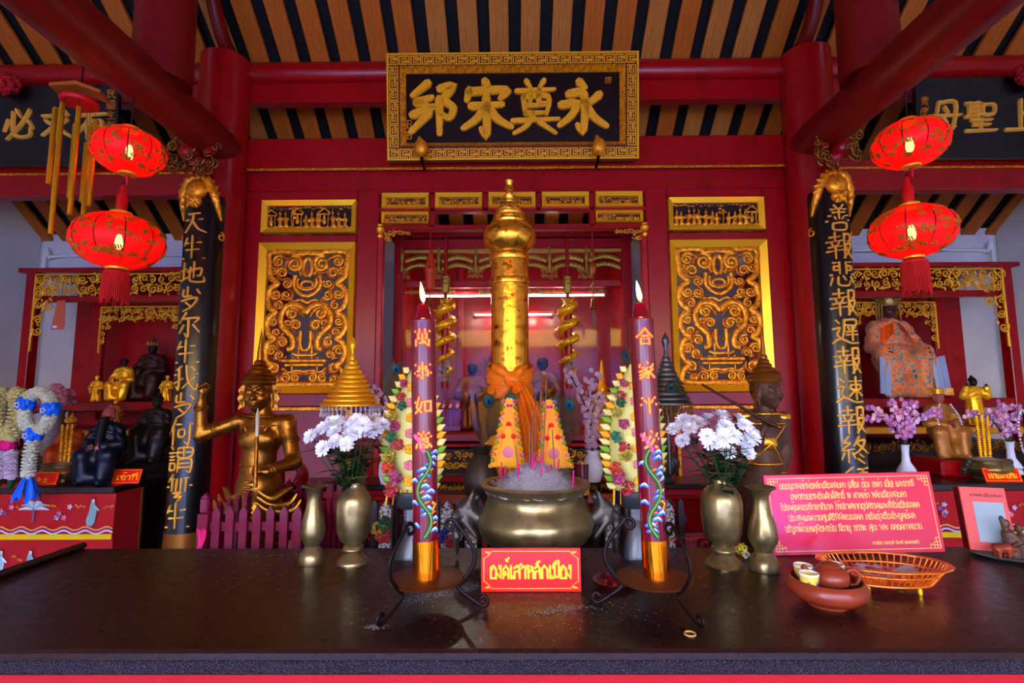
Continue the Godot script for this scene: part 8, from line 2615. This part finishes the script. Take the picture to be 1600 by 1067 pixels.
	orn.tube(curve([chest + Vector3(-0.09, 0.05, 0.03), chest + Vector3(0.0, -0.03, 0.075), waist + Vector3(0.07, 0.01, 0.035)], 5), 0.01, 6, 0.5)
	orn.tube(curve([chest + Vector3(0.09, 0.05, 0.03), chest + Vector3(0.0, -0.03, 0.075), waist + Vector3(-0.07, 0.01, 0.035)], 5), 0.01, 6, 0.5)
	orn.lathe(v2([0.02, -0.004, 0.03, 0.0, 0.02, 0.006, 0.0, 0.008]), 16, Transform3D(Basis(Vector3.RIGHT, PI / 2), chest + Vector3(0, -0.03, 0.074)))
	for k in 7:
		orn.tube(curve([waist + Vector3(-0.08, -0.03 - 0.022 * k, 0.04), waist + Vector3(0, -0.05 - 0.022 * k, 0.092), waist + Vector3(0.08, -0.03 - 0.022 * k, 0.04)], 4), 0.004, 5)
	for s in [ls, rs]:
		orn.ball(s + Vector3(0, 0.012, 0.0), Vector3(0.044, 0.03, 0.042), 12, 8)
	band_on(orn, rw + Vector3(0, 0.01, 0), Vector3(0.024, 0, 0.024), 0.006, 0.003, 10)
	part(r, "gilt_trimmings", orn, M.leaf_gold)
	part(r, "plinth", shape().lathe(v2([0, -0.36, 0.17, -0.36, 0.17, -0.3, 0.14, -0.27, 0.14, -0.06, 0.17, -0.03, 0.17, 0.0, 0, 0.0]), 28), M.lacquer)
	var f2 := thing("long_flute", "long dark flute held slanting across the wooden musician", "flute", Vector3(1.071, 1.33, -2.21))
	var a0: Vector3 = Vector3(0.828, 1.496, -2.3) - Vector3(1.071, 1.33, -2.21)
	var a1: Vector3 = Vector3(1.119, 1.307, -2.19) - Vector3(1.071, 1.33, -2.21)
	part(f2, "shaft", shape().tube([a0, Vector3.ZERO, a1], [0.005, 0.008, 0.009], 10), M.flute_wood)
	part(f2, "end_ring", shape().tube([a1 * 0.7, a1 * 0.85], 0.0105, 10), M.gilt_dark)


func picket_fence() -> void:
	var t := thing("magenta_fence", "low magenta picket fence round the gilt musician", "fence", Vector3(-0.98, 0, -2.0))
	var top := 1.04
	var w := 0.41
	var d := 0.62
	var picket := shape().slab(v2([-0.015, 0, 0.015, 0, 0.015, 0.27, 0, 0.295, -0.015, 0.27]), 0.014).mesh()
	for row in [[Vector3(-w / 2, 0, 0), Vector3(w / 2, 0, 0), 7], [Vector3(w / 2, 0, 0), Vector3(w / 2, 0, -d), 8], [Vector3(-w / 2, 0, 0), Vector3(-w / 2, 0, -d), 8], [Vector3(-w / 2, 0, -d), Vector3(w / 2, 0, -d), 7]]:
		var a: Vector3 = row[0]
		var b: Vector3 = row[1]
		var turn := atan2(-(b - a).z, (b - a).x)
		for y in [top - 0.06, top - 0.23]:
			part(t, "rail", shape().box((a + b) / 2 + Vector3(0, y - 0.02, 0), Vector3(a.distance_to(b), 0.034, 0.014), 0.002, Basis(Vector3.UP, turn)), M.magenta_paint)
		for k in row[2]:
			var o := part(t, "picket", picket, M.magenta_paint)
			o.position = a.lerp(b, (k + 1.0) / (row[2] + 1)) + Vector3(0, top - 0.295, 0) + Basis(Vector3.UP, turn) * Vector3(0, 0, 0.014)
			o.rotation.y = turn
	for c in [[-1, 0], [1, 0], [-1, -1], [1, -1]]:
		var p := Vector3(c[0] * w / 2, 0, c[1] * d)
		var sh := shape().box(p + Vector3(0, (top - 0.03) / 2, 0), Vector3(0.042, top - 0.03, 0.042), 0.003).box(p + Vector3(0, top + 0.0, 0), Vector3(0.034, 0.06, 0.034), 0.006)
		sh.tube([p + Vector3(0, top + 0.028, 0), p + Vector3(0, top + 0.045, 0)], [0.024, 0.0], 4)
		part(t, "post", sh, M.magenta_paint)
	var r := thing("pink_ribbon", "shiny pink ribbon tied to the left front post of the magenta fence", "ribbon", Vector3(-0.98 - w / 2, top - 0.08, -1.97))
	for k in 2:
		part(r, "tail", shape().sheet(4, 10, func(u, v): return Vector3(-0.012 + 0.02 * u + 0.012 * k + 0.01 * sin(v * 5.0 + k), -0.14 * v, 0.006 + 0.006 * u), Vector3(0, 0, 1)), M.ribbon_pink)


func tiered_parasol(at: Vector3, prof: Array, m: Material, label: String, foot: float) -> Node3D:
	var t := thing("tiered_parasol", label, "parasol", at, "tiered ceremonial parasols")
	part(t, "tiers", shape().lathe(prof, 32), m)
	part(t, "pole", shape().tube([Vector3(0, -foot, 0), Vector3(0, 0.05, 0)], 0.008, 8), m)
	var r := 0.0
	for p in prof:
		r = maxf(r, p.x)
	var fringe := shape()
	for k in 40:
		var a := TAU * k / 40.0
		var c := Vector3(cos(a) * r * 0.97, 0, sin(a) * r * 0.97)
		fringe.tube([c, c + Vector3(0, -0.035 - 0.008 * (k % 2), 0)], 0.002, 4)
		fringe.ball(c + Vector3(0, -0.018, 0), Vector3.ONE * 0.006, 6, 4)
		fringe.ball(c + Vector3(0, -0.042 - 0.008 * (k % 2), 0), Vector3(0.006, 0.009, 0.006), 6, 4)
	part(t, "bead_fringe", fringe, M.pearl if m == M.gilt_bright else M.gilt_dark)
	return t


func tiers(r: float, h: float, count: int) -> Array:
	var prof := [Vector2(0.0, 0.0)]
	for k in count:
		var u := float(k) / count
		var rr := r * pow(1.0 - u, 1.15) + 0.006
		var y := h * 0.72 * u
		prof.append_array([Vector2(rr, y), Vector2(rr, y + h * 0.02), Vector2(rr * 0.93, y + h * 0.045), Vector2(rr * 0.8, y + h * 0.72 / count * 0.95)])
	prof.append_array([Vector2(0.008, h * 0.74), Vector2(0.012, h * 0.8), Vector2(0.02, h * 0.86), Vector2(0.018, h * 0.9), Vector2(0.006, h * 0.96), Vector2(0.0, h)])
	return prof


# a tall arrow shaped offering of leaves, beads and pompoms on a pewter stand
func offering_tree(at: Vector3, side: String, seed_: int) -> void:
	var rng := RandomNumberGenerator.new()
	rng.seed = seed_
	var st := thing("pewter_stand", "dark pewter pedestal under the %s pompom offering" % side, "stand", at, "pewter pedestals")
	part(st, "base", shape().lathe(v2([0, 0, 0.062, 0, 0.062, 0.008, 0.034, 0.1, 0.03, 0.11, 0, 0.11]), 4, place(Vector3.ZERO, PI / 4)), M.pewter)
	part(st, "neck", shape().box(Vector3(0, 0.13, 0), Vector3(0.036, 0.05, 0.036), 0.003), M.pewter)
	part(st, "tray", shape().lathe(v2([0, 0, 0.05, 0.0, 0.062, 0.012, 0.066, 0.05, 0.058, 0.052, 0.056, 0.02, 0, 0.02]), 6, place(Vector3(0, 0.15, 0))), M.pewter)
	var t := thing("offering_tree", "arrow shaped yellow offering with red, green and yellow pompoms, %s of the censer" % side, "offering", at + Vector3(0, 0.2, 0), "pompom offerings")
	var h := 0.4
	var wide := func(u: float) -> float: return 0.105 * pow(sin(PI * clampf(0.25 + 0.75 * u, 0.0, 1.0)), 0.75)
	var prof := []
	for k in 15:
		var u := k / 14.0
		prof.append(Vector2(0.72 * wide.call(u) if k < 14 else 0.0, h * u))
	part(t, "core", shape().lathe(prof, 24, Transform3D(Basis.from_scale(Vector3(1, 1, 0.6)), Vector3.ZERO)), M.paper_cream)
	for s in [-1.0, 1.0]:
		for k in 17:
			var u := 0.02 + 0.92 * k / 16.0
			var x: float = wide.call(u) * 0.9
			var lf := shape()
			var p := Vector3(s * x * 0.8, h * u, 0.01)
			var tip := Vector3(s * (x + 0.015), h * u + 0.016, 0.008)
			lf.tube([p, p.lerp(tip, 0.45), tip], [0.006, 0.013, 0.0], 6, 0.35, Vector3(0, 0, 1))
			part(t, "edge_leaf", lf, [M.paper_cream, M.leaf_lime, M.paper_cream, M.paper_yellow][k % 4])
	var hues := [Color(0.75, 0.06, 0.08), Color(0.02, 0.30, 0.14), Color(0.72, 0.62, 0.03), Color(0.85, 0.20, 0.03), Color(0.70, 0.10, 0.35), Color(0.05, 0.45, 0.25)]
	for k in 22:
		var u := 0.04 + 0.8 * (k / 2) / 10.0
		var s := 1.0 if k % 2 else -1.0
		var x: float = wide.call(u) * rng.randf_range(0.35, 0.7) * s
		var r := lerpf(0.021, 0.011, u)
		var pp := shape()
		flower_ball(pp, Vector3(x, h * u + rng.randf_range(-0.006, 0.006), 0.066 * sqrt(maxf(0.05, 1.0 - u * 0.9))), r, 34, hues[(k * 5 + k / 3) % 6], rng, 0.3)
		part(t, "pompom", pp, M.tinted_soft)
	for k in 7:
		var u := 0.1 + 0.12 * k
		var f := shape()
		for j in 5:
			var a := TAU * j / 5.0
			f.ball(Vector3(cos(a) * 0.009, h * u + sin(a) * 0.009, 0.072 * sqrt(maxf(0.05, 1.0 - u * 0.8))), Vector3(0.008, 0.008, 0.004), 6, 4)
		part(t, "paper_rose", f, M.paper_rose if k % 2 else M.paper_yellow)
	for k in 8:
		var x := -0.07 + 0.02 * k
		part(t, "tassel", shape().tube([Vector3(x, 0.01, 0.04), Vector3(x * 1.05, -0.035, 0.045)], 0.0035, 5), M.gilt_dark if k % 2 else M.paper_yellow)


func paper_shrine(at: Vector3, label: String, lean: float) -> void:
	var t := thing("joss_paper_shrine", label, "paper offering", at, "yellow joss paper shrines")
	t.rotation.z = lean
	var outline := func(w: float, h: float) -> Array:
		var r := []
		for s in [-1.0, 1.0]:
			for k in 11:
				var u := k / 10.0 if s < 0 else 1.0 - k / 10.0
				var x: float = lerpf(w, w * 0.26, pow(u, 0.8)) * (1.0 + 0.1 * absf(sin(u * 22.0)))
				r.append(Vector2(s * x, h * u))
			if s < 0:
				r.append(Vector2(-w * 0.15, h * 1.05))
				r.append(Vector2(w * 0.15, h * 1.05))
		return r
	part(t, "backing", shape().slab(outline.call(0.062, 0.23), 0.006), M.paper_yellow)
	part(t, "middle_layer", shape().slab(outline.call(0.046, 0.19), 0.006, place(Vector3(0, 0.006, 0.012))), M.paper_orange)
	part(t, "front_layer", shape().slab(outline.call(0.036, 0.13), 0.006, place(Vector3(0, 0.008, 0.024))), M.paper_yellow)
	for q in [[0, 0.055, 0.02, "paper_rose"], [-0.018, 0.11, 0.009, "print_red"], [0.018, 0.11, 0.009, "print_red"], [-0.005, 0.215, 0.006, "incense_pink"], [0.007, 0.215, 0.006, "incense_pink"], [0, 0.15, 0.01, "print_red"]]:
		part(t, "rosette", shape().lathe(v2([0, 0.004, q[2] * 0.6, 0.003, q[2], 0.0]), 12, Transform3D(Basis(Vector3.RIGHT, PI / 2), Vector3(q[0], q[1], 0.028 if q[1] < 0.14 else (0.016 if q[1] < 0.2 else 0.004)))), M[q[3]])
	for s in [-1.0, 1.0]:
		for k in 12:
			var u := k / 11.0
			part(t, "paper_curl", shape().lathe(v2([0.004, -0.004, 0.008, 0, 0.004, 0.004]), 8, Transform3D(Basis(Vector3.RIGHT, PI / 2), Vector3(s * lerpf(0.06, 0.018, pow(u, 0.8)), 0.225 * u + 0.004, 0.006))), [M.paper_yellow, M.leaf_lime, M.paper_rose][k % 3])


func peacock_feather(foot: Vector3, eye: Vector3, label: String, tilt: float) -> void:
	var t := thing("peacock_feather", label, "feather", eye, "peacock feathers")
	var a := foot - eye
	part(t, "shaft", shape().tube(curve([a, a * 0.5 + Vector3(0.01, 0, 0), Vector3.ZERO], 6), 0.0016, 4), M.incense_tan)
	var along := -a.normalized()
	var side := along.cross(Vector3(0, 0, 1)).normalized()
	var b := Basis(side, along, side.cross(along)) * Basis(Vector3.UP, tilt)
	var rings := [[0.028, 0.034, Color(0.30, 0.26, 0.12)], [0.02, 0.025, Color(0.04, 0.42, 0.30)], [0.013, 0.016, Color(0.03, 0.30, 0.62)], [0.007, 0.008, Color(0.02, 0.04, 0.22)]]
	for k in 4:
		var r: Array = rings[k]
		part(t, "eye_ring", shape().paint(r[2]).ball(Vector3(0, 0, 0.0012 * k), Vector3(r[0], r[1], 0.0012), 20, 4, b), M.tinted_sheen)
	var barbs := shape()
	for k in 44:
		var u := k / 43.0
		for s in [-1.0, 1.0]:
			var p := along * lerpf(-0.2, 0.02, u)
			var tip: Vector3 = p + along * 0.045 + side * s * (0.02 + 0.045 * sin(PI * pow(u, 0.7)))
			barbs.tube([p, p.lerp(tip, 0.5) + side * s * 0.008, tip], [0.0018, 0.0014, 0.0004], 3)
	part(t, "barbs", barbs, M.barb)


func ornaments() -> void:
	picket_fence()
	tiered_parasol(Vector3(-0.865, 1.399, -2.7), tiers(0.15, 0.37, 11), M.gilt_bright, "gold tiered ceremonial parasol behind the left white flowers", 0.72)
	tiered_parasol(Vector3(0.761, 1.4, -2.6), tiers(0.115, 0.37, 11), M.pewter, "grey silver tiered parasol behind the right candle", 0.34)
	# red everted altar tables left and right of the pillar
	for s in [-1, 1]:
		var side := "left" if s < 0 else "right"
		var t := thing("red_side_table", "narrow red altar table with a dark top behind the %s white flowers" % side, "table", Vector3(s * 0.86 - 0.02, 0, -2.8))
		part(t, "top", shape().box(Vector3(0, 0.985, 0), Vector3(0.56, 0.025, 0.26), 0.004), M.dark_wood)
		part(t, "apron", shape().box(Vector3(0, 0.86, 0.09), Vector3(0.52, 0.22, 0.03), 0.006), M.lacquer)
		part(t, "moulding", shape().box(Vector3(0, 0.93, 0.11), Vector3(0.54, 0.03, 0.04), 0.01), M.lacquer)
		for e in [-1, 1]:
			part(t, "leg", shape().box(Vector3(e * 0.24, 0.49, 0.0), Vector3(0.05, 0.97, 0.2), 0.006), M.lacquer)
			var sc := shape()
			vine(sc, spiral(Vector2(e * 0.12, 0.7), 0.06, 0.012, -0.6 * e, 1.2 * -e, 16), 0.014, 0.11, 0.6)
			part(t, "scroll", sc, M.lacquer)
		if s < 0:
			var f := shape()
			f.tube(curve(v3([-0.26, 0.99, 0.05, -0.25, 1.05, 0.05, -0.29, 1.1, 0.05, -0.33, 1.09, 0.05, -0.335, 1.06, 0.05]), 5), [0.055, 0.052, 0.05, 0.046, 0.043, 0.04, 0.038, 0.036, 0.034, 0.032, 0.03, 0.028, 0.026, 0.025, 0.024, 0.024, 0.023, 0.022, 0.021, 0.02, 0.018], 10, 0.7)
			part(t, "curled_end", f, M.lacquer)
		else:
			var j := thing("silver_jar", "ribbed silver jar holding the grey tiered parasol", "jar", Vector3(Vector3(0.771, 1.06, -2.6).x, 1.0, -2.72))
			var jar := shape().lathe(v2([0, 0, 0.045, 0, 0.05, 0.012, 0.03, 0.03, 0.055, 0.06, 0.068, 0.1, 0.06, 0.14, 0.035, 0.16, 0.045, 0.18, 0.03, 0.2, 0.0, 0.2]), 30)
			for k in 10:
				var a := TAU * k / 10.0
				jar.tube(curve([Vector3(cos(a) * 0.05, 0.045, sin(a) * 0.05), Vector3(cos(a + 0.3) * 0.07, 0.1, sin(a + 0.3) * 0.07), Vector3(cos(a + 0.6) * 0.045, 0.15, sin(a + 0.6) * 0.045)], 4), 0.006, 5)
			part(j, "jar", jar, M.pewter)
	offering_tree(Vector3(-0.33, TOP, -1.665), "left", 41)
	offering_tree(Vector3(0.372, TOP, -1.665), "right", 42)
	# dark picket fence with pale pointed posts before the pillar
	var fn := thing("pillar_fence", "dark low fence with pale pointed posts round the foot of the pillar", "fence", Vector3(0.0, 0, -2.0))
	var pk := shape().slab(v2([-0.011, 0, 0.011, 0, 0.011, 0.98, 0, 1.0, -0.011, 0.98]), 0.014).mesh()
	for k in 32:
		var o := part(fn, "picket", pk, M.dark_wood)
		o.position = Vector3(-0.62 + 0.04 * k, 0.06, 0)
	for y in [0.4, 0.8, 0.98]:
		part(fn, "rail", shape().box(Vector3(0, y, -0.02), Vector3(1.3, 0.03, 0.02), 0.003), M.dark_wood)
	for x in [-0.49, -0.395, -0.26, -0.17, 0.35, 0.46, 0.56]:
		part(fn, "pale_post", shape().slab(v2([-0.022, 0, 0.022, 0, 0.022, 1.03, 0, 1.06, -0.022, 1.03]), 0.03, place(Vector3(x, 0, 0.03))), M.peeling_white)
	var rng := RandomNumberGenerator.new()
	rng.seed = 83
	var pom := [[Vector3(-0.497, 0.975, -1.9), Color(0.85, 0.65, 0.03)], [Vector3(-0.476, 0.992, -1.9), Color(0.05, 0.3, 0.1)], [Vector3(-0.482, 0.948, -1.9), Color(0.75, 0.05, 0.05)], [Vector3(-0.256, 0.947, -1.9), Color(0.05, 0.1, 0.6)], [Vector3(-0.231, 0.935, -1.88), Color(0.75, 0.05, 0.06)], [Vector3(-0.22, 0.952, -1.9), Color(0.8, 0.8, 0.85)]]
	var words := ["yellow", "green", "red", "blue", "crimson", "white"]
	for k in pom.size():
		var b := thing("pompom_ball", "%s pompom tied to the dark fence behind the altar table" % words[k], "pompom", pom[k][0], "pompoms on the dark fence")
		var sh := shape()
		flower_ball(sh, Vector3.ZERO, 0.024, 50, pom[k][1], rng, 0.3)
		part(b, "pompom", sh, M.tinted_soft)
	paper_shrine(Vector3(-0.031, 1.199, -1.83), "yellow joss paper shrine with scalloped edge, left one behind the censer", -0.03)
	paper_shrine(Vector3(0.134, 1.194, -1.83), "yellow joss paper shrine with scalloped edge, right one behind the censer", 0.08)
	var dv := thing("feather_vase", "dark bronze vase holding peacock feathers left of the pillar", "vase", Vector3(Vector3(-0.155, 1.108, -2.3).x, 1.0, -2.3))
	part(dv, "body", shape().lathe(v2([0, 0, 0.05, 0, 0.075, 0.03, 0.08, 0.09, 0.06, 0.15, 0.035, 0.19, 0.05, 0.23, 0.04, 0.23, 0.025, 0.19, 0.0, 0.18]), 28), M.bronze_dull)
	var dt := thing("offering_shelf", "low dark red shelf behind the fence carrying the feather vases", "shelf", Vector3(0, 0, -2.3))
	part(dt, "top", shape().box(Vector3(0.0, 0.985, 0), Vector3(0.9, 0.03, 0.2), 0.004), M.lacquer)
	for e in [-0.4, 0.4]:
		part(dt, "leg", shape().box(Vector3(e, 0.485, 0), Vector3(0.05, 0.97, 0.16), 0.004), M.dark_wood)
	var vs := Vector3(Vector3(-0.155, 1.247, -2.3).x, 1.22, -2.3)
	var v2nd := Vector3(Vector3(0.207, 1.245, -2.3).x, 1.2, -2.3)
	peacock_feather(vs, Vector3(-0.119, 1.424, -2.26), "peacock feather eye just left of the pillar sash", 0.2)
	peacock_feather(vs, Vector3(-0.026, 1.432, -2.24), "peacock feather eye in front of the pillar", -0.1)
	peacock_feather(v2nd, Vector3(0.167, 1.415, -2.26), "peacock feather eye just right of the pillar", 0.1)
	peacock_feather(v2nd, Vector3(0.231, 1.406, -2.26), "peacock feather eye above the right paper shrine", -0.2)
	peacock_feather(Vector3(-0.66, 1.13, -2.7), Vector3(-0.609, 1.584, -2.6), "peacock feather eye left of the left candle", 0.3)
	peacock_feather(Vector3(0.8, 1.17, -2.72), Vector3(0.559, 1.647, -2.6), "peacock feather eye left of the right candle", 0.5)
	peacock_feather(Vector3(0.8, 1.17, -2.72), Vector3(0.75, 1.479, -2.5), "peacock feather eye right of the right candle", -0.3)
	var cv := thing("feather_vase", "plain dark bronze vase right of the pillar holding feathers", "vase", Vector3(v2nd.x, 1.0, -2.3))
	part(cv, "body", shape().lathe(v2([0, 0, 0.04, 0, 0.055, 0.04, 0.05, 0.12, 0.03, 0.17, 0.04, 0.21, 0.03, 0.21, 0.02, 0.17, 0.0, 0.16]), 24), M.bronze_dull)
	var gc := thing("glass_candle", "red and gold glass candle cup before the shrine carving", "candle", Vector3(Vector3(0.284, 1.085, -2.35).x, 1.0, -2.3))
	part(gc, "cup", shape().lathe(v2([0, 0, 0.03, 0, 0.033, 0.05, 0.03, 0.06, 0.034, 0.15, 0.0, 0.15]), 20), M.red_glass)
	part(gc, "gold_band", shape().lathe(v2([0.0345, 0.02, 0.036, 0.02, 0.036, 0.055, 0.0345, 0.055]), 20), M.gilt_bright)
	blossom_spray(Vector3(-0.66, 1.0, -2.7), 0.42, "pale pink plum blossom spray behind the left candle", 51)
	blossom_spray(Vector3(0.40, 1.0, -2.75), 0.46, "pale pink plum blossom spray right of the pillar", 52)
	# small litter on the table
	var rb := thing("red_ribbon", "loose red ribbon lying behind the right candle stand", "ribbon", Vector3(0.586, 0.95, -1.788))
	part(rb, "band", shape().sheet(30, 2, func(u, v): return Vector3((u - 0.5) * 0.24, 0.004 + 0.02 * absf(sin(u * 6.0)), 0.03 * sin(u * 9.0) + (v - 0.5) * 0.016), Vector3.UP), M.sign_orange)
	var yf := thing("yellow_flowers", "small yellow flowers lying between the two right brass vases", "flowers", Vector3(0.684, 0.95, -1.637))
	for k in 5:
		var fsh := shape()
		flower_ball(fsh, Vector3(rng.randf_range(-0.015, 0.015), 0.014 + 0.005 * k, rng.randf_range(-0.012, 0.012)), 0.012, 18, Color(0.85, 0.72, 0.05) if k else Color(0.8, 0.85, 0.8), rng, 0.4)
		part(yf, "flower", fsh, M.tinted_soft)


func blossom_spray(at: Vector3, h: float, label: String, seed_: int) -> void:
	var t := thing("blossom_spray", label, "branch", at, "plum blossom sprays")
	var rng := RandomNumberGenerator.new()
	rng.seed = seed_
	part(t, "pot", shape().lathe(v2([0, 0, 0.04, 0, 0.055, 0.05, 0.05, 0.1, 0.03, 0.14, 0.04, 0.16, 0.03, 0.16, 0.0, 0.13]), 20), M.porcelain)
	for k in 6:
		var a := rng.randf_range(-1.1, 1.1)
		var tip := Vector3(a * 0.16, 0.14 + h * rng.randf_range(0.6, 1.0), rng.randf_range(-0.06, 0.06))
		var line := curve([Vector3(0, 0.12, 0), Vector3(tip.x * 0.3 + rng.randf_range(-0.03, 0.03), 0.14 + h * 0.4, 0), tip], 8)
		var b := part(t, "branch", shape().tube(line, 0.0035, 5), M.dark_wood)
		var fl := shape()
		for i in range(3, line.size()):
			for j in 2:
				var p: Vector3 = line[i] + Vector3(rng.randf_range(-0.025, 0.025), rng.randf_range(-0.02, 0.02), rng.randf_range(-0.02, 0.02))
				fl.paint(Color(0.70, 0.52, 0.60).lightened(rng.randf_range(0.0, 0.3)))
				for q in 5:
					var an := TAU * q / 5.0
					fl.ball(p + Vector3(cos(an) * 0.008, sin(an) * 0.008, 0), Vector3(0.007, 0.007, 0.003), 5, 4)
		part(b, "blossoms", fl, M.tinted_leaf)
